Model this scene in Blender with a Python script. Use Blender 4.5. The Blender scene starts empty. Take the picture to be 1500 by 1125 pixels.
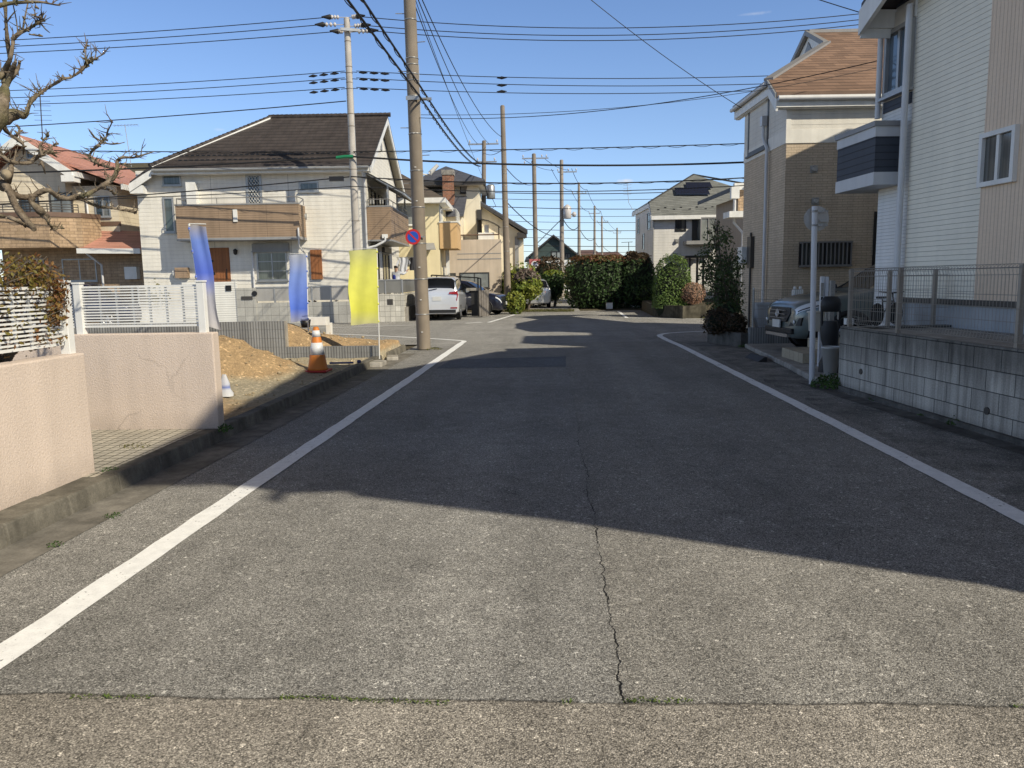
import bpy, math, random
from mathutils import Vector, Matrix, noise as mnoise
from math import radians as rad, sin, cos, tan, pi, atan2, sqrt
random.seed(11)
SC = bpy.context.scene
COL = SC.collection
R_ = random.uniform

# ---------------------------------------------------------------- camera model (measured from the photograph)
F = 1127.0
EL, AZ = rad(37.5), rad(38.0)           # the sun: height, and bearing off the road's cross direction
EYE = Vector((0, 0, 1.5))
CAMR = Matrix.Rotation(rad(3.1), 3, 'Z') @ Matrix.Rotation(rad(82.3), 3, 'X') @ Matrix.Rotation(rad(-1.0), 3, 'Z')
def ray(u, v): return CAMR @ Vector(((u - 750) / F, -(v - 562.5) / F, -1))
def at(u, v, Y):                     # point of the world at depth Y
    d = ray(u, v); return d * (Y / d.y) + EYE
def gr(u, v, z=0):                   # point of the ground
    d = ray(u, v); return d * ((z - 1.5) / d.z) + EYE

class Fr:                            # a wall's own frame: s along it, d into the building, z up
    def __init__(s, o, ang):
        s.o = Vector((o[0], o[1], 0)); a = rad(ang); s.a = a
        s.s = Vector((cos(a), sin(a), 0)); s.d = Vector((-sin(a), cos(a), 0))
    def w(s, S, D, Z): return s.o + s.s * S + s.d * D + Vector((0, 0, Z))
    def loc(s, p): q = Vector(p) - s.o; return Vector((q.dot(s.s), q.dot(s.d), q.z))
    def pix(s, u, v, d=0.0):
        r = ray(u, v); t = ((s.o - EYE).dot(s.d) + d) / r.dot(s.d); p = EYE + r * t
        return (p - s.o).dot(s.s), p.z
    def pixs(s, u, v, S=0.0):
        r = ray(u, v); t = ((s.o - EYE).dot(s.s) + S) / r.dot(s.s); p = EYE + r * t
        return (p - s.o).dot(s.d), p.z
    def rect(s, u0, v0, u1, v1, d=0.0):
        um, vm = (u0 + u1) / 2, (v0 + v1) / 2
        return s.pix(u0, vm, d)[0], s.pix(u1, vm, d)[0], s.pix(um, v1, d)[1], s.pix(um, v0, d)[1]
    def rects(s, u0, v0, u1, v1, S=0.0):
        um, vm = (u0 + u1) / 2, (v0 + v1) / 2
        a, b = s.pixs(u0, vm, S)[0], s.pixs(u1, vm, S)[0]
        return min(a, b), max(a, b), s.pixs(um, v1, S)[1], s.pixs(um, v0, S)[1]

# ---------------------------------------------------------------- scene helpers
def tag(o, label=None, cat=None, group=None, kind=None):
    if label: o['label'] = label
    if cat: o['category'] = cat
    if group: o['group'] = group
    if kind: o['kind'] = kind
    return o
def thing(name, label, cat, loc=(0, 0, 0), rz=0.0, group=None):
    o = bpy.data.objects.new(name, None); COL.objects.link(o)
    o.location = loc; o.rotation_euler = (0, 0, rz); o.empty_display_size = .2
    return tag(o, label, cat, group)
def copy_tree(o, parent=None):
    c = o.copy(); COL.objects.link(c); c.parent = parent
    for ch in list(o.children): copy_tree(ch, c)
    return c

class MB:
    def __init__(s): s.v = []; s.f = []; s.sm = []
    def add(s, pts, faces, smooth=False):
        n = len(s.v); s.v += [tuple(p) for p in pts]
        for f in faces: s.f.append([i + n for i in f]); s.sm.append(smooth)
        return s
    def face(s, *pts): return s.add(pts, [list(range(len(pts)))])
    def box(s, x0, x1, y0, y1, z0, z1):
        x0, x1 = min(x0, x1), max(x0, x1); y0, y1 = min(y0, y1), max(y0, y1); z0, z1 = min(z0, z1), max(z0, z1)
        return s.add([(x0,y0,z0),(x1,y0,z0),(x1,y1,z0),(x0,y1,z0),(x0,y0,z1),(x1,y0,z1),(x1,y1,z1),(x0,y1,z1)],
                     [(0,3,2,1),(4,5,6,7),(0,1,5,4),(1,2,6,5),(2,3,7,6),(3,0,4,7)])
    def prism(s, poly, vec):
        poly = [Vector(p) for p in poly]; vec = Vector(vec); n = len(poly)
        nn = Vector((0, 0, 0))
        for i in range(n): nn += poly[i].cross(poly[(i + 1) % n])
        if nn.dot(vec) > 0: poly.reverse()
        fs = [list(range(n)), list(range(2 * n - 1, n - 1, -1))]
        for i in range(n):
            j = (i + 1) % n; fs.append([i, n + i, n + j, j])
        return s.add(poly + [p + vec for p in poly], fs)
    def tube(s, pts, r, n=8, cap=True, smooth=True):
        pts = [Vector(p) for p in pts]; m = len(pts)
        rs = r if isinstance(r, (list, tuple)) else [r] * m
        rings = []; prev = None
        for i, p in enumerate(pts):
            t = (pts[min(i + 1, m - 1)] - pts[max(i - 1, 0)])
            if t.length < 1e-9: t = Vector((0, 0, 1))
            t.normalize()
            if prev is None:
                up = Vector((0, 0, 1)) if abs(t.z) < .95 else Vector((1, 0, 0)); a = t.cross(up).normalized()
            else:
                a = prev - t * prev.dot(t)
                a = a.normalized() if a.length > 1e-6 else t.orthogonal().normalized()
            prev = a; b = t.cross(a)
            rings.append([p + (a * cos(2 * pi * k / n) + b * sin(2 * pi * k / n)) * rs[i] for k in range(n)])
        vs = [q for g in rings for q in g]; fs = []
        for i in range(m - 1):
            for k in range(n):
                k2 = (k + 1) % n; fs.append([i * n + k, i * n + k2, (i + 1) * n + k2, (i + 1) * n + k])
        s.add(vs, fs, smooth)
        if cap: s.add(rings[0], [list(range(n - 1, -1, -1))]); s.add(rings[-1], [list(range(n))])
        return s
    def lathe(s, prof, c=(0, 0, 0), n=20, axis='Z', smooth=True):
        c = Vector(c); vs = []; m = len(prof)
        for r, z in prof:
            for k in range(n):
                a = 2 * pi * k / n
                p = Vector((r * cos(a), r * sin(a), z))
                if axis == 'Y': p = Vector((p.x, p.z, p.y))
                if axis == 'X': p = Vector((p.z, p.x, p.y))
                vs.append(c + p)
        fs = []
        for i in range(m - 1):
            for k in range(n):
                k2 = (k + 1) % n; fs.append([i * n + k, i * n + k2, (i + 1) * n + k2, (i + 1) * n + k])
        fs2 = []
        if prof[0][0] > 1e-4: fs2.append(list(range(n - 1, -1, -1)))
        if prof[-1][0] > 1e-4: fs2.append(list(range((m - 1) * n, m * n)))
        k0 = len(s.v); s.add(vs, fs, smooth)
        for f in fs2: s.f.append([i + k0 for i in f]); s.sm.append(False)
        return s
    def grid(s, rows, smooth=True, closed=False):
        m = len(rows); n = len(rows[0]); fs = []
        for i in range(m - 1):
            for k in range(n if closed else n - 1):
                k2 = (k + 1) % n; fs.append([i * n + k, i * n + k2, (i + 1) * n + k2, (i + 1) * n + k])
        return s.add([p for r in rows for p in r], fs, smooth)
    def mbox(s, mp, a0, a1, o0, o1, z0, z1):
        p = Vector(mp(a0, o0, z0)); q = Vector(mp(a1, o1, z1)); return s.box(p.x, q.x, p.y, q.y, p.z, q.z)
    def build(s, name, mat, parent=None, world=False, bevel=0, solid=0, label=None):
        vs = s.v
        if world and parent is not None:
            M = Matrix.LocRotScale(parent.location, parent.rotation_euler, None).inverted()
            vs = [tuple(M @ Vector(p)) for p in vs]
        me = bpy.data.meshes.new(name); me.from_pydata([tuple(p) for p in vs], [], s.f)
        me.polygons.foreach_set('use_smooth', s.sm)
        uvl = me.uv_layers.new(name='UVMap'); data = [0.0] * (2 * len(me.loops)); Z = Vector((0, 0, 1))
        for p in me.polygons:
            n = p.normal
            if abs(n.z) > .97 or n.length < .5: t, b = Vector((1, 0, 0)), Vector((0, 1, 0))
            else: t = Z.cross(n).normalized(); b = n.cross(t)
            if b.z < 0: b = -b
            for li in p.loop_indices:
                co = me.vertices[me.loops[li].vertex_index].co
                data[2 * li] = co.dot(t); data[2 * li + 1] = co.dot(b)
        uvl.data.foreach_set('uv', data)
        me.materials.append(mat); me.update()
        o = bpy.data.objects.new(name, me); COL.objects.link(o)
        if parent is not None: o.parent = parent
        if bevel:
            b = o.modifiers.new('Bevel', 'BEVEL'); b.width = bevel; b.segments = 2; b.limit_method = 'ANGLE'; b.angle_limit = rad(50)
        if label: o['label'] = label
        return o
def fmap(d=0.0): return lambda a, o, z: (a, d - o, z)
def rmap(S=0.0): return lambda a, o, z: (S + o, a, z)
def lmap(S=0.0): return lambda a, o, z: (S - o, a, z)
def catrom(pts, per=6):
    P = [Vector(p) for p in pts]; out = []
    for i in range(len(P) - 1):
        p0, p1, p2, p3 = P[max(i - 1, 0)], P[i], P[i + 1], P[min(i + 2, len(P) - 1)]
        for k in range(per):
            t = k / per
            out.append(.5 * ((2 * p1) + (p2 - p0) * t + (2 * p0 - 5 * p1 + 4 * p2 - p3) * t * t + (3 * p1 - p0 - 3 * p2 + p3) * t ** 3))
    out.append(P[-1]); return out

# ---------------------------------------------------------------- procedural materials
def S3(r, g, b):
    f = lambda c: (c / 255 / 12.92) if c <= 10.3 else ((c / 255 + .055) / 1.055) ** 2.4
    return (f(r), f(g), f(b))
class MT:
    def __init__(s, name, rough=.7, metal=0.0, spec=.4):
        s.m = bpy.data.materials.new(name); s.m.use_nodes = True; s.nt = s.m.node_tree
        s.b = s.nt.nodes['Principled BSDF']
        s.b.inputs['Roughness'].default_value = rough; s.b.inputs['Metallic'].default_value = metal
        s.b.inputs['Specular IOR Level'].default_value = spec
        s.tc = s.nt.nodes.new('ShaderNodeTexCoord')
    def n(s, t, ins=None, **kw):
        nd = s.nt.nodes.new(t)
        for k, v in kw.items(): setattr(nd, k, v)
        for k, v in (ins or {}).items(): s.set(nd.inputs[k], v)
        return nd
    def set(s, sock, v):
        if isinstance(v, bpy.types.NodeSocket): s.nt.links.new(v, sock)
        elif isinstance(v, tuple) and len(v) == 3 and sock.type == 'RGBA': sock.default_value = (*v, 1)
        else: sock.default_value = v
    @property
    def uv(s): return s.tc.outputs['UV']
    @property
    def ob(s): return s.tc.outputs['Object']
    def math(s, op, a, b=0.0, c=None, clamp=False):
        nd = s.n('ShaderNodeMath', operation=op, use_clamp=clamp); s.set(nd.inputs[0], a); s.set(nd.inputs[1], b)
        if c is not None: s.set(nd.inputs[2], c)
        return nd.outputs[0]
    def mix(s, f, a, b, mode='MIX'):
        nd = s.n('ShaderNodeMix', data_type='RGBA', blend_type=mode)
        s.set(nd.inputs['Factor'], f); s.set(nd.inputs[6], a); s.set(nd.inputs[7], b); return nd.outputs[2]
    def ramp(s, f, stops, interp='LINEAR'):
        nd = s.n('ShaderNodeValToRGB'); cr = nd.color_ramp; cr.interpolation = interp; s.set(nd.inputs[0], f)
        while len(cr.elements) < len(stops): cr.elements.new(.5)
        for e, (p, c) in zip(cr.elements, stops):
            e.position = p; e.color = (c, c, c, 1) if not isinstance(c, tuple) else (*c, 1)
        return nd.outputs[0]
    def noise(s, scale, detail=3, vec=None, rough=.55, dist=0.0):
        nd = s.n('ShaderNodeTexNoise', {'Scale': scale, 'Detail': detail, 'Roughness': rough, 'Distortion': dist})
        s.set(nd.inputs['Vector'], vec if vec is not None else s.ob); return nd.outputs['Fac']
    def mapv(s, vec, sc=(1, 1, 1), loc=(0, 0, 0)):
        nd = s.n('ShaderNodeMapping'); s.set(nd.inputs['Vector'], vec); nd.inputs['Scale'].default_value = sc; nd.inputs['Location'].default_value = loc
        return nd.outputs[0]
    def sep(s, vec):
        nd = s.n('ShaderNodeSeparateXYZ'); s.set(nd.inputs[0], vec); return nd.outputs
    def bump(s, h, strength=.5, dist=.01):
        nd = s.n('ShaderNodeBump'); s.set(nd.inputs['Height'], h); nd.inputs['Strength'].default_value = strength; nd.inputs['Distance'].default_value = dist
        s.nt.links.new(nd.outputs[0], s.b.inputs['Normal'])
    def col(s, c): s.set(s.b.inputs['Base Color'], c); return s
    def scale(s, c, f): return s.mix(1.0, c, f, 'MULTIPLY')
    def vary(s, c, amt=.15, sc=2.0, streak=True):      # gentle soiling: broad blotches and vertical streaks
        a = s.noise(sc, 4)
        f = s.ramp(a, [(.3, 1 - amt), (.7, 1.0)])
        if streak:
            k = s.noise(1.0, 3, s.mapv(s.ob, (5, 5, .35)))
            f = s.mix(1.0, f, s.ramp(k, [(.35, 1 - amt * .8), (.6, 1.0)]), 'MULTIPLY')
        return s.scale(c, f)
def plain(name, c, rough=.6, amt=.12, sc=3.0, metal=0.0, spec=.4, bump=0.0, bsc=60, streak=True):
    t = MT(name, rough, metal, spec); t.col(t.vary(c, amt, sc, streak))
    if bump: t.bump(t.noise(bsc, 3), bump, .004)
    return t.m
def siding(name, c, pitch=.15, vertical=False, groove=.06, tex=.3, amt=.12, dark=.45, panel=0.0):
    t = MT(name, .65); x, y, z = t.sep(t.uv)
    fr = t.math('FRACT', t.math('DIVIDE', x if vertical else y, pitch))
    g = t.ramp(fr, [(0, dark), (groove, dark), (groove + .05, 1.0), (1, 1.0)])
    base = t.vary(c, amt, 1.2); base = t.scale(base, t.ramp(t.noise(.35, 3), [(.3, .9), (.7, 1.03)]))
    f2 = t.ramp(t.noise(9, 4, t.mapv(t.uv, (1, 4, 1))), [(.3, .93), (.7, 1.0)])
    base = t.scale(base, f2)
    if panel:
        o = y if vertical else x
        pf = t.math('FRACT', t.math('DIVIDE', o, panel)); pl = t.ramp(pf, [(0, .6), (.006, .6), (.009, 1), (1, 1)])
        base = t.scale(base, pl)
    t.col(t.scale(base, g))
    h = t.math('ADD', t.math('MULTIPLY', fr, -.6) if not vertical else 0.0, t.ramp(fr, [(0, 0.0), (groove, 0.0), (groove + .06, 1.0), (1, 1.0)]))
    h = t.math('ADD', h, t.math('MULTIPLY', t.noise(40, 3, t.mapv(t.uv, (1, 3, 1))), tex))
    t.bump(h, .7, .008); return t.m
def brick(name, c1, c2, mortar, w=.2, h=.06, off=.5, ms=.006, amt=.12, bump=.6, rough=.75, tex=.4, bias=0.0):
    t = MT(name, rough)
    nd = t.n('ShaderNodeTexBrick', {'Scale': 1.0, 'Brick Width': w, 'Row Height': h, 'Mortar Size': ms, 'Color1': c1, 'Color2': c2, 'Mortar': mortar, 'Bias': bias, 'Mortar Smooth': .2}, offset=off, squash=1.0)
    t.set(nd.inputs['Vector'], t.uv)
    t.col(t.scale(t.vary(nd.outputs['Color'], amt, 1.5), t.ramp(t.noise(25, 3, t.uv), [(.3, .85), (.7, 1.05)])))
    hh = t.math('ADD', t.math('SUBTRACT', 1.0, nd.outputs['Fac']), t.math('MULTIPLY', t.noise(60, 3, t.uv), tex))
    t.bump(hh, bump, .008); return t.m
def rooftile(name, c1, c2, w=.3, h=.26, dark=.35, amt=.2, rough=.6, wave=0.0):
    t = MT(name, rough)
    nd = t.n('ShaderNodeTexBrick', {'Scale': 1.0, 'Brick Width': w, 'Row Height': h, 'Mortar Size': .004, 'Color1': c1, 'Color2': c2, 'Mortar': tuple(x * .5 for x in c1), 'Bias': 0.0}, offset=.5)
    t.set(nd.inputs['Vector'], t.uv)
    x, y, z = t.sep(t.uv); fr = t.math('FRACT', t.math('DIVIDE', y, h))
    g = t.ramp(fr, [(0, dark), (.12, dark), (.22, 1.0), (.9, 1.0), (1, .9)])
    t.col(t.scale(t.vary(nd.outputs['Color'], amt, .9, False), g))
    hh = t.math('ADD', t.math('MULTIPLY', fr, -1.0), t.math('MULTIPLY', t.noise(30, 3, t.uv), .25))
    if wave: hh = t.math('ADD', hh, t.math('MULTIPLY', t.math('SINE', t.math('MULTIPLY', x, 2 * pi / w)), wave))
    t.bump(hh, .8, .02); return t.m
def foliage(name, c1, c2, c3=None, rough=.5, trans=.25):
    t = MT(name, rough, spec=.35)
    g = t.n('ShaderNodeNewGeometry').outputs['Random Per Island']
    k = t.noise(1.7, 3)
    c = t.mix(g, c1, c2)
    if c3: c = t.mix(t.ramp(t.math('ADD', k, t.math('MULTIPLY', g, .35)), [(.55, 0.0), (.8, 1.0)]), c, c3)
    c = t.scale(c, t.ramp(k, [(.3, .65), (.7, 1.15)]))
    t.col(c)
    tr = t.n('ShaderNodeBsdfTranslucent'); t.set(tr.inputs[0], c)
    mx = t.n('ShaderNodeMixShader'); mx.inputs[0].default_value = trans
    t.nt.links.new(t.b.outputs[0], mx.inputs[1]); t.nt.links.new(tr.outputs[0], mx.inputs[2])
    t.nt.links.new(mx.outputs[0], t.nt.nodes['Material Output'].inputs[0]); return t.m
def glassy(name, c=(.03, .04, .045), rough=.06, spec=.8, amt=.5, curtain=0.0):
    t = MT(name, rough, spec=spec)
    base = t.scale(c, t.ramp(t.noise(1.3, 2), [(.35, 1 - amt), (.65, 1.0)]))
    if curtain:
        fold = t.ramp(t.noise(1.0, 2, t.mapv(t.uv, (14, .15, 1))), [(.35, .35), (.65, 1.0)])
        base = t.mix(t.ramp(t.noise(.75, 1, t.mapv(t.uv, (1, .1, 1))), [(.45, 0.0), (.5, curtain)]), base, t.scale((.30, .29, .26), fold))
    t.col(base)
    t.bump(t.noise(.9, 2), .03, .02); return t.m
def stucco(name, c, sc=55, bump=1.0, amt=.1, dist=.012):
    t = MT(name, .85, spec=.2)
    h = t.noise(sc, 4, rough=.6)
    lo = t.noise(.8, 4)
    base = t.scale(t.vary(c, amt, 1.0), t.ramp(h, [(.35, .88), (.6, 1.02)]))
    xs = t.sep(t.ob)
    # hairline cracks
    nd = t.n('ShaderNodeTexVoronoi', {'Scale': .55}, feature='DISTANCE_TO_EDGE')
    wv = t.n('ShaderNodeVectorMath', operation='ADD'); nn = t.n('ShaderNodeTexNoise', {'Scale': 3.0, 'Detail': 5.0}); t.set(nn.inputs['Vector'], t.ob)
    t.set(wv.inputs[0], t.ob); sc_ = t.n('ShaderNodeVectorMath', operation='SCALE'); t.set(sc_.inputs[0], nn.outputs['Color']); sc_.inputs['Scale'].default_value = .5
    t.set(wv.inputs[1], sc_.outputs[0]); t.set(nd.inputs['Vector'], wv.outputs[0])
    cr = t.ramp(nd.outputs['Distance'], [(0, .0), (.003, .1), (.006, 1.0)])
    cr = t.mix(t.ramp(t.noise(.9, 2, t.mapv(t.ob, (1, 1, 1), (3, 1, 2))), [(.50, 0.0), (.62, .26)]), (1, 1, 1), cr)
    z_ = t.math('ADD', t.sep(t.ob)[2], t.math('MULTIPLY', t.noise(4, 4), .25)); cr = t.scale(cr, t.ramp(z_, [(.16, .74), (.45, 1.0)]))
    t.col(t.scale(base, cr)); t.bump(h, bump, dist); return t.m
M = {}
# ---------------------------------------------------------------- road surfaces
def asphalt(name, k=1.0, main=False, warm=(1.0, .968, .905)):
    t = MT(name, .82, spec=.25)
    v1 = t.n('ShaderNodeTexVoronoi', {'Scale': 175.0, 'Randomness': 1.0}); t.set(v1.inputs['Vector'], t.ob)
    v2 = t.n('ShaderNodeTexVoronoi', {'Scale': 60.0, 'Randomness': 1.0}); t.set(v2.inputs['Vector'], t.ob)
    g1 = t.sep(v1.outputs['Color'])[0]; g2 = t.sep(v2.outputs['Color'])[1]
    grain = t.ramp(g1, [(0, .50), (.3, .72), (.72, 1.05), (.88, 1.22), (.96, 1.55), (1, 1.9)])
    chip = t.ramp(g2, [(0, .70), (.12, 1.0), (.965, 1.02), (.99, 1.7), (1, 2.0)])
    gaps = t.ramp(v1.outputs['Distance'], [(0, 1.16), (.5, .98), (.8, .34)])
    base = t.scale(t.scale(t.scale(tuple(w * .335 * k for w in warm), grain), chip), gaps)
    base = t.scale(base, t.ramp(t.noise(.55, 5, rough=.65), [(.28, .78), (.5, 1.0), (.75, 1.16)]))
    base = t.scale(base, t.ramp(t.noise(5.5, 4), [(.3, .86), (.7, 1.1)]))
    base = t.scale(base, t.ramp(t.noise(1.0, 3, t.mapv(t.ob, (1.6, .12, 1))), [(.3, .88), (.65, 1.08)]))
    x, y, z = t.sep(t.ob)
    h = t.math('ADD', t.math('MULTIPLY', v1.outputs['Distance'], -.9), t.math('MULTIPLY', t.noise(190, 3), .5))
    if main:
        # the near apron is a lighter, browner lay of asphalt
        jy = t.math('ADD', 2.585, t.math('MULTIPLY', t.math('SUBTRACT', t.noise(1.3, 4, t.mapv(t.ob, (1, .01, 1))), .5), .12))
        near = t.math('LESS_THAN', y, jy)
        base = t.mix(near, base, t.scale(base, (1.10, 1.04, .97)))
        jd = t.math('ABSOLUTE', t.math('SUBTRACT', y, jy))
        jn = t.math('ADD', jd, t.math('MULTIPLY', t.math('SUBTRACT', t.noise(22, 4), .5), .02))
        base = t.scale(base, t.ramp(jn, [(0, .38), (.004, .5), (.011, 1.0)]))
        # long crack down the lane joint
        cx = t.math('ADD', t.math('ADD', .245, t.math('MULTIPLY', t.math('SUBTRACT', t.noise(.8, 2, t.mapv(t.ob, (.01, 1, 1))), .5), .12)),
                    t.math('MULTIPLY', t.math('SUBTRACT', t.noise(11, 4, t.mapv(t.ob, (.01, 1, 1))), .5), .07))
        cd = t.math('ABSOLUTE', t.math('SUBTRACT', x, cx))
        wid = t.math('MULTIPLY', t.ramp(t.noise(3.5, 3, t.mapv(t.ob, (.01, 1, 1))), [(.3, .25), (.65, 1.0)]), t.ramp(t.math('DIVIDE', y, 12), [(.22, 1.0), (.5, .9), (.95, .35), (1, 0.0)]))
        rat = t.math('DIVIDE', t.math('ADD', cd, t.math('MULTIPLY', t.noise(90, 2), .006)), t.math('ADD', t.math('MULTIPLY', wid, .0105), .0005))
        cm = t.math('MULTIPLY', t.ramp(rat, [(.5, 1.0), (1, 0.0)]), t.math('MULTIPLY', t.math('GREATER_THAN', y, jy), t.math('LESS_THAN', y, 12)))
        base = t.mix(cm, base, (.008, .008, .008))
        halo = t.math('MULTIPLY', t.ramp(cd, [(0, .16), (.12, 0.0)]), t.math('GREATER_THAN', y, jy))
        base = t.mix(halo, base, t.scale(base, (.72, .72, .72)))
        # right half laid at another time, a touch browner
        rh = t.math('MULTIPLY', t.math('GREATER_THAN', x, cx), t.math('MULTIPLY', t.math('GREATER_THAN', y, jy), t.math('LESS_THAN', y, 19)))
        base = t.mix(rh, base, t.scale(base, (1.02, 1.005, .98)))
        # older edge strips beside the lines are darker and dirtier
        ed = t.math('MULTIPLY', t.math('GREATER_THAN', t.math('ADD', x, t.math('MULTIPLY', t.math('SUBTRACT', t.noise(1.2, 4), .5), .3)), 3.05), t.math('LESS_THAN', y, 18))
        base = t.mix(ed, base, t.scale(base, t.ramp(t.noise(2.2, 5, rough=.7), [(.35, .5), (.6, 1.0)])))
        # oil spots and stains, tyre-polished tracks
        base = t.scale(base, t.ramp(t.noise(1.15, 5, t.mapv(t.ob, (1, .7, 1), (7, 3, 0)), .6), [(.62, 1.0), (.72, .80)]))
        base = t.scale(base, t.ramp(t.noise(7.5, 2, t.mapv(t.ob, (1, 1, 1), (2, 9, 0))), [(.70, 1.0), (.76, .82)]))
        tr_ = t.math('ABSOLUTE', t.math('SUBTRACT', t.math('ABSOLUTE', t.math('SUBTRACT', t.math('ADD', x, t.math('MULTIPLY', t.noise(.3, 2), .5)), .5)), .85))
        base = t.scale(base, t.ramp(tr_, [(0, 1.09), (.45, .97)]))
        # fine crazing of the apron
        nd = t.n('ShaderNodeTexVoronoi', {'Scale': 1.6}, feature='DISTANCE_TO_EDGE')
        nn = t.n('ShaderNodeTexNoise', {'Scale': 7.0, 'Detail': 5.0}); t.set(nn.inputs['Vector'], t.ob)
        sc_ = t.n('ShaderNodeVectorMath', operation='SCALE'); t.set(sc_.inputs[0], nn.outputs['Color']); sc_.inputs['Scale'].default_value = .3
        ad = t.n('ShaderNodeVectorMath', operation='ADD'); t.set(ad.inputs[0], t.ob); t.set(ad.inputs[1], sc_.outputs[0]); t.set(nd.inputs['Vector'], ad.outputs[0])
        cz = t.math('MULTIPLY', t.ramp(nd.outputs['Distance'], [(.002, 1.0), (.006, 0.0)]), t.math('MULTIPLY', near, t.math('GREATER_THAN', t.noise(2.4, 3), .72)))
        base = t.mix(cz, base, (.02, .02, .02))
        h = t.math('SUBTRACT', h, t.math('MULTIPLY', t.math('ADD', cm, cz), 2.0))
    t.col(base); t.bump(h, .7, .004); return t.m
def roadpaint(name, wear):
    t = MT(name, .6, spec=.3)
    n1 = t.noise(38, 4, rough=.7); n2 = t.noise(2.0, 4)
    th = t.math('ADD', n1, t.math('MULTIPLY', t.math('SUBTRACT', n2, .5), wear))
    m_ = t.ramp(th, [(.315, 1.0), (.345, 0.0)])
    base = t.scale((.93, .93, .92), t.ramp(t.noise(14, 5), [(.3, .86), (.65, 1.0)]))
    base = t.scale(base, t.ramp(t.noise(120, 2), [(.3, .9), (.6, 1.0)]))
    t.col(t.mix(m_, base, (.07, .07, .07)))
    t.bump(t.noise(110, 3), .5, .004); return t.m
def soil(name, c1, c2, sc=3.0, lot=None):
    t = MT(name, .95, spec=.1)
    n1 = t.noise(sc, 6, rough=.7); n2 = t.noise(45, 4, rough=.7)
    v = t.n('ShaderNodeTexVoronoi', {'Scale': 28.0}); t.set(v.inputs['Vector'], t.ob)
    base = t.mix(t.ramp(n1, [(.35, 0.0), (.65, 1.0)]), c1, c2)
    if lot:
        x, y, z = t.sep(t.ob); k = t.ramp(t.math('ADD', t.math('ADD', z, t.math('MULTIPLY', t.noise(1.6, 4), .2)), t.math('MULTIPLY', t.math('SUBTRACT', t.ramp(t.math('DIVIDE', y, 20.0), [(.40, 1.0), (.47, 0.0)]), 0.0), .16)), [(.24, 1.0), (.33, 0.0)])
        base = t.mix(k, base, t.mix(t.noise(5, 5), lot[1], lot[0]))
    base = t.scale(base, t.ramp(n2, [(.3, .62), (.7, 1.15)]))
    base = t.scale(base, t.ramp(t.sep(v.outputs['Color'])[0], [(0, .8), (.9, 1.0), (.96, 1.5)]))
    t.col(base); t.bump(t.math('ADD', n2, t.math('MULTIPLY', t.noise(14, 4), .9)), 1.0, .035); return t.m
def concrete(name, c, amt=.35, sc=2.2):
    t = MT(name, .85, spec=.2)
    base = t.vary(c, amt, sc)
    base = t.scale(base, t.ramp(t.noise(70, 3), [(.3, .82), (.7, 1.08)]))
    base = t.scale(base, t.ramp(t.noise(7, 5, rough=.7), [(.35, 1 - amt * .7), (.6, 1.0)]))
    t.col(base); t.bump(t.noise(90, 3), .5, .004); return t.m

M['asphalt'] = asphalt('asphalt_main', 1.0, True)
M['asphalt_patch'] = asphalt('asphalt_patch', .58, False, (.9, .97, 1.06))
M['asphalt_far'] = asphalt('asphalt_cross', 1.12)
M['paint'] = roadpaint('line_paint', .26); M['paint_worn'] = roadpaint('line_paint_worn', .55)
M['ground'] = soil('ground_soil', (.16, .13, .09), (.11, .10, .07), .6)
M['dirt'] = soil('lot_dirt', (.66, .46, .255), (.54, .38, .22), lot=((.66, .57, .41), (.50, .43, .30)))
M['dirt_dry'] = soil('lot_gravel', (.66, .54, .36), (.46, .37, .24), 1.6)
M['kerb'] = concrete('kerb_concrete', (.25, .23, .19), .45)
M['gutter'] = concrete('gutter_concrete', (.30, .28, .245), .4)
M['conc'] = concrete('plain_concrete', (.46, .43, .38), .3)
M['conc_dark'] = concrete('weathered_concrete', (.2, .19, .17), .5)
M['paver'] = brick('paver_blocks', (.55, .50, .41), (.46, .42, .35), (.10, .09, .07), .1, .1, 0.0, .007, .2, .5, .85)
M['moss'] = foliage('moss', (.10, .17, .03), (.16, .2, .05))

# ---------------------------------------------------------------- the ground, the road, its markings
def sheet(name, polys, mat, z, parent=None):
    mb = MB()
    for p in polys: mb.face(*[(x, y, z) for x, y in p])
    return mb.build(name, mat, parent)
tag(sheet('ground', [[(-700, -300), (700, -300), (700, 1500), (-700, 1500)]], M['ground'], -.03), kind='structure')
tag(sheet('road', [[(-3.22, -14), (4.9, -14), (4.9, 18.3), (-3.22, 18.3)]], M['asphalt'], 0), kind='structure')
tag(sheet('cross_road', [[(-60, 18.3), (60, 18.3), (60, 36.5), (-60, 36.5)], [(-1.2, 36.5), (1.3, 36.5), (1.3, 120), (-1.2, 120)]], M['asphalt_far'], 0), kind='structure')
tag(sheet('asphalt_patch', [[(-2.02, 13.15), (.22, 13.22), (.25, 15.02), (-1.95, 14.7)]], M['asphalt_patch'], .003), kind='structure')

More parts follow.
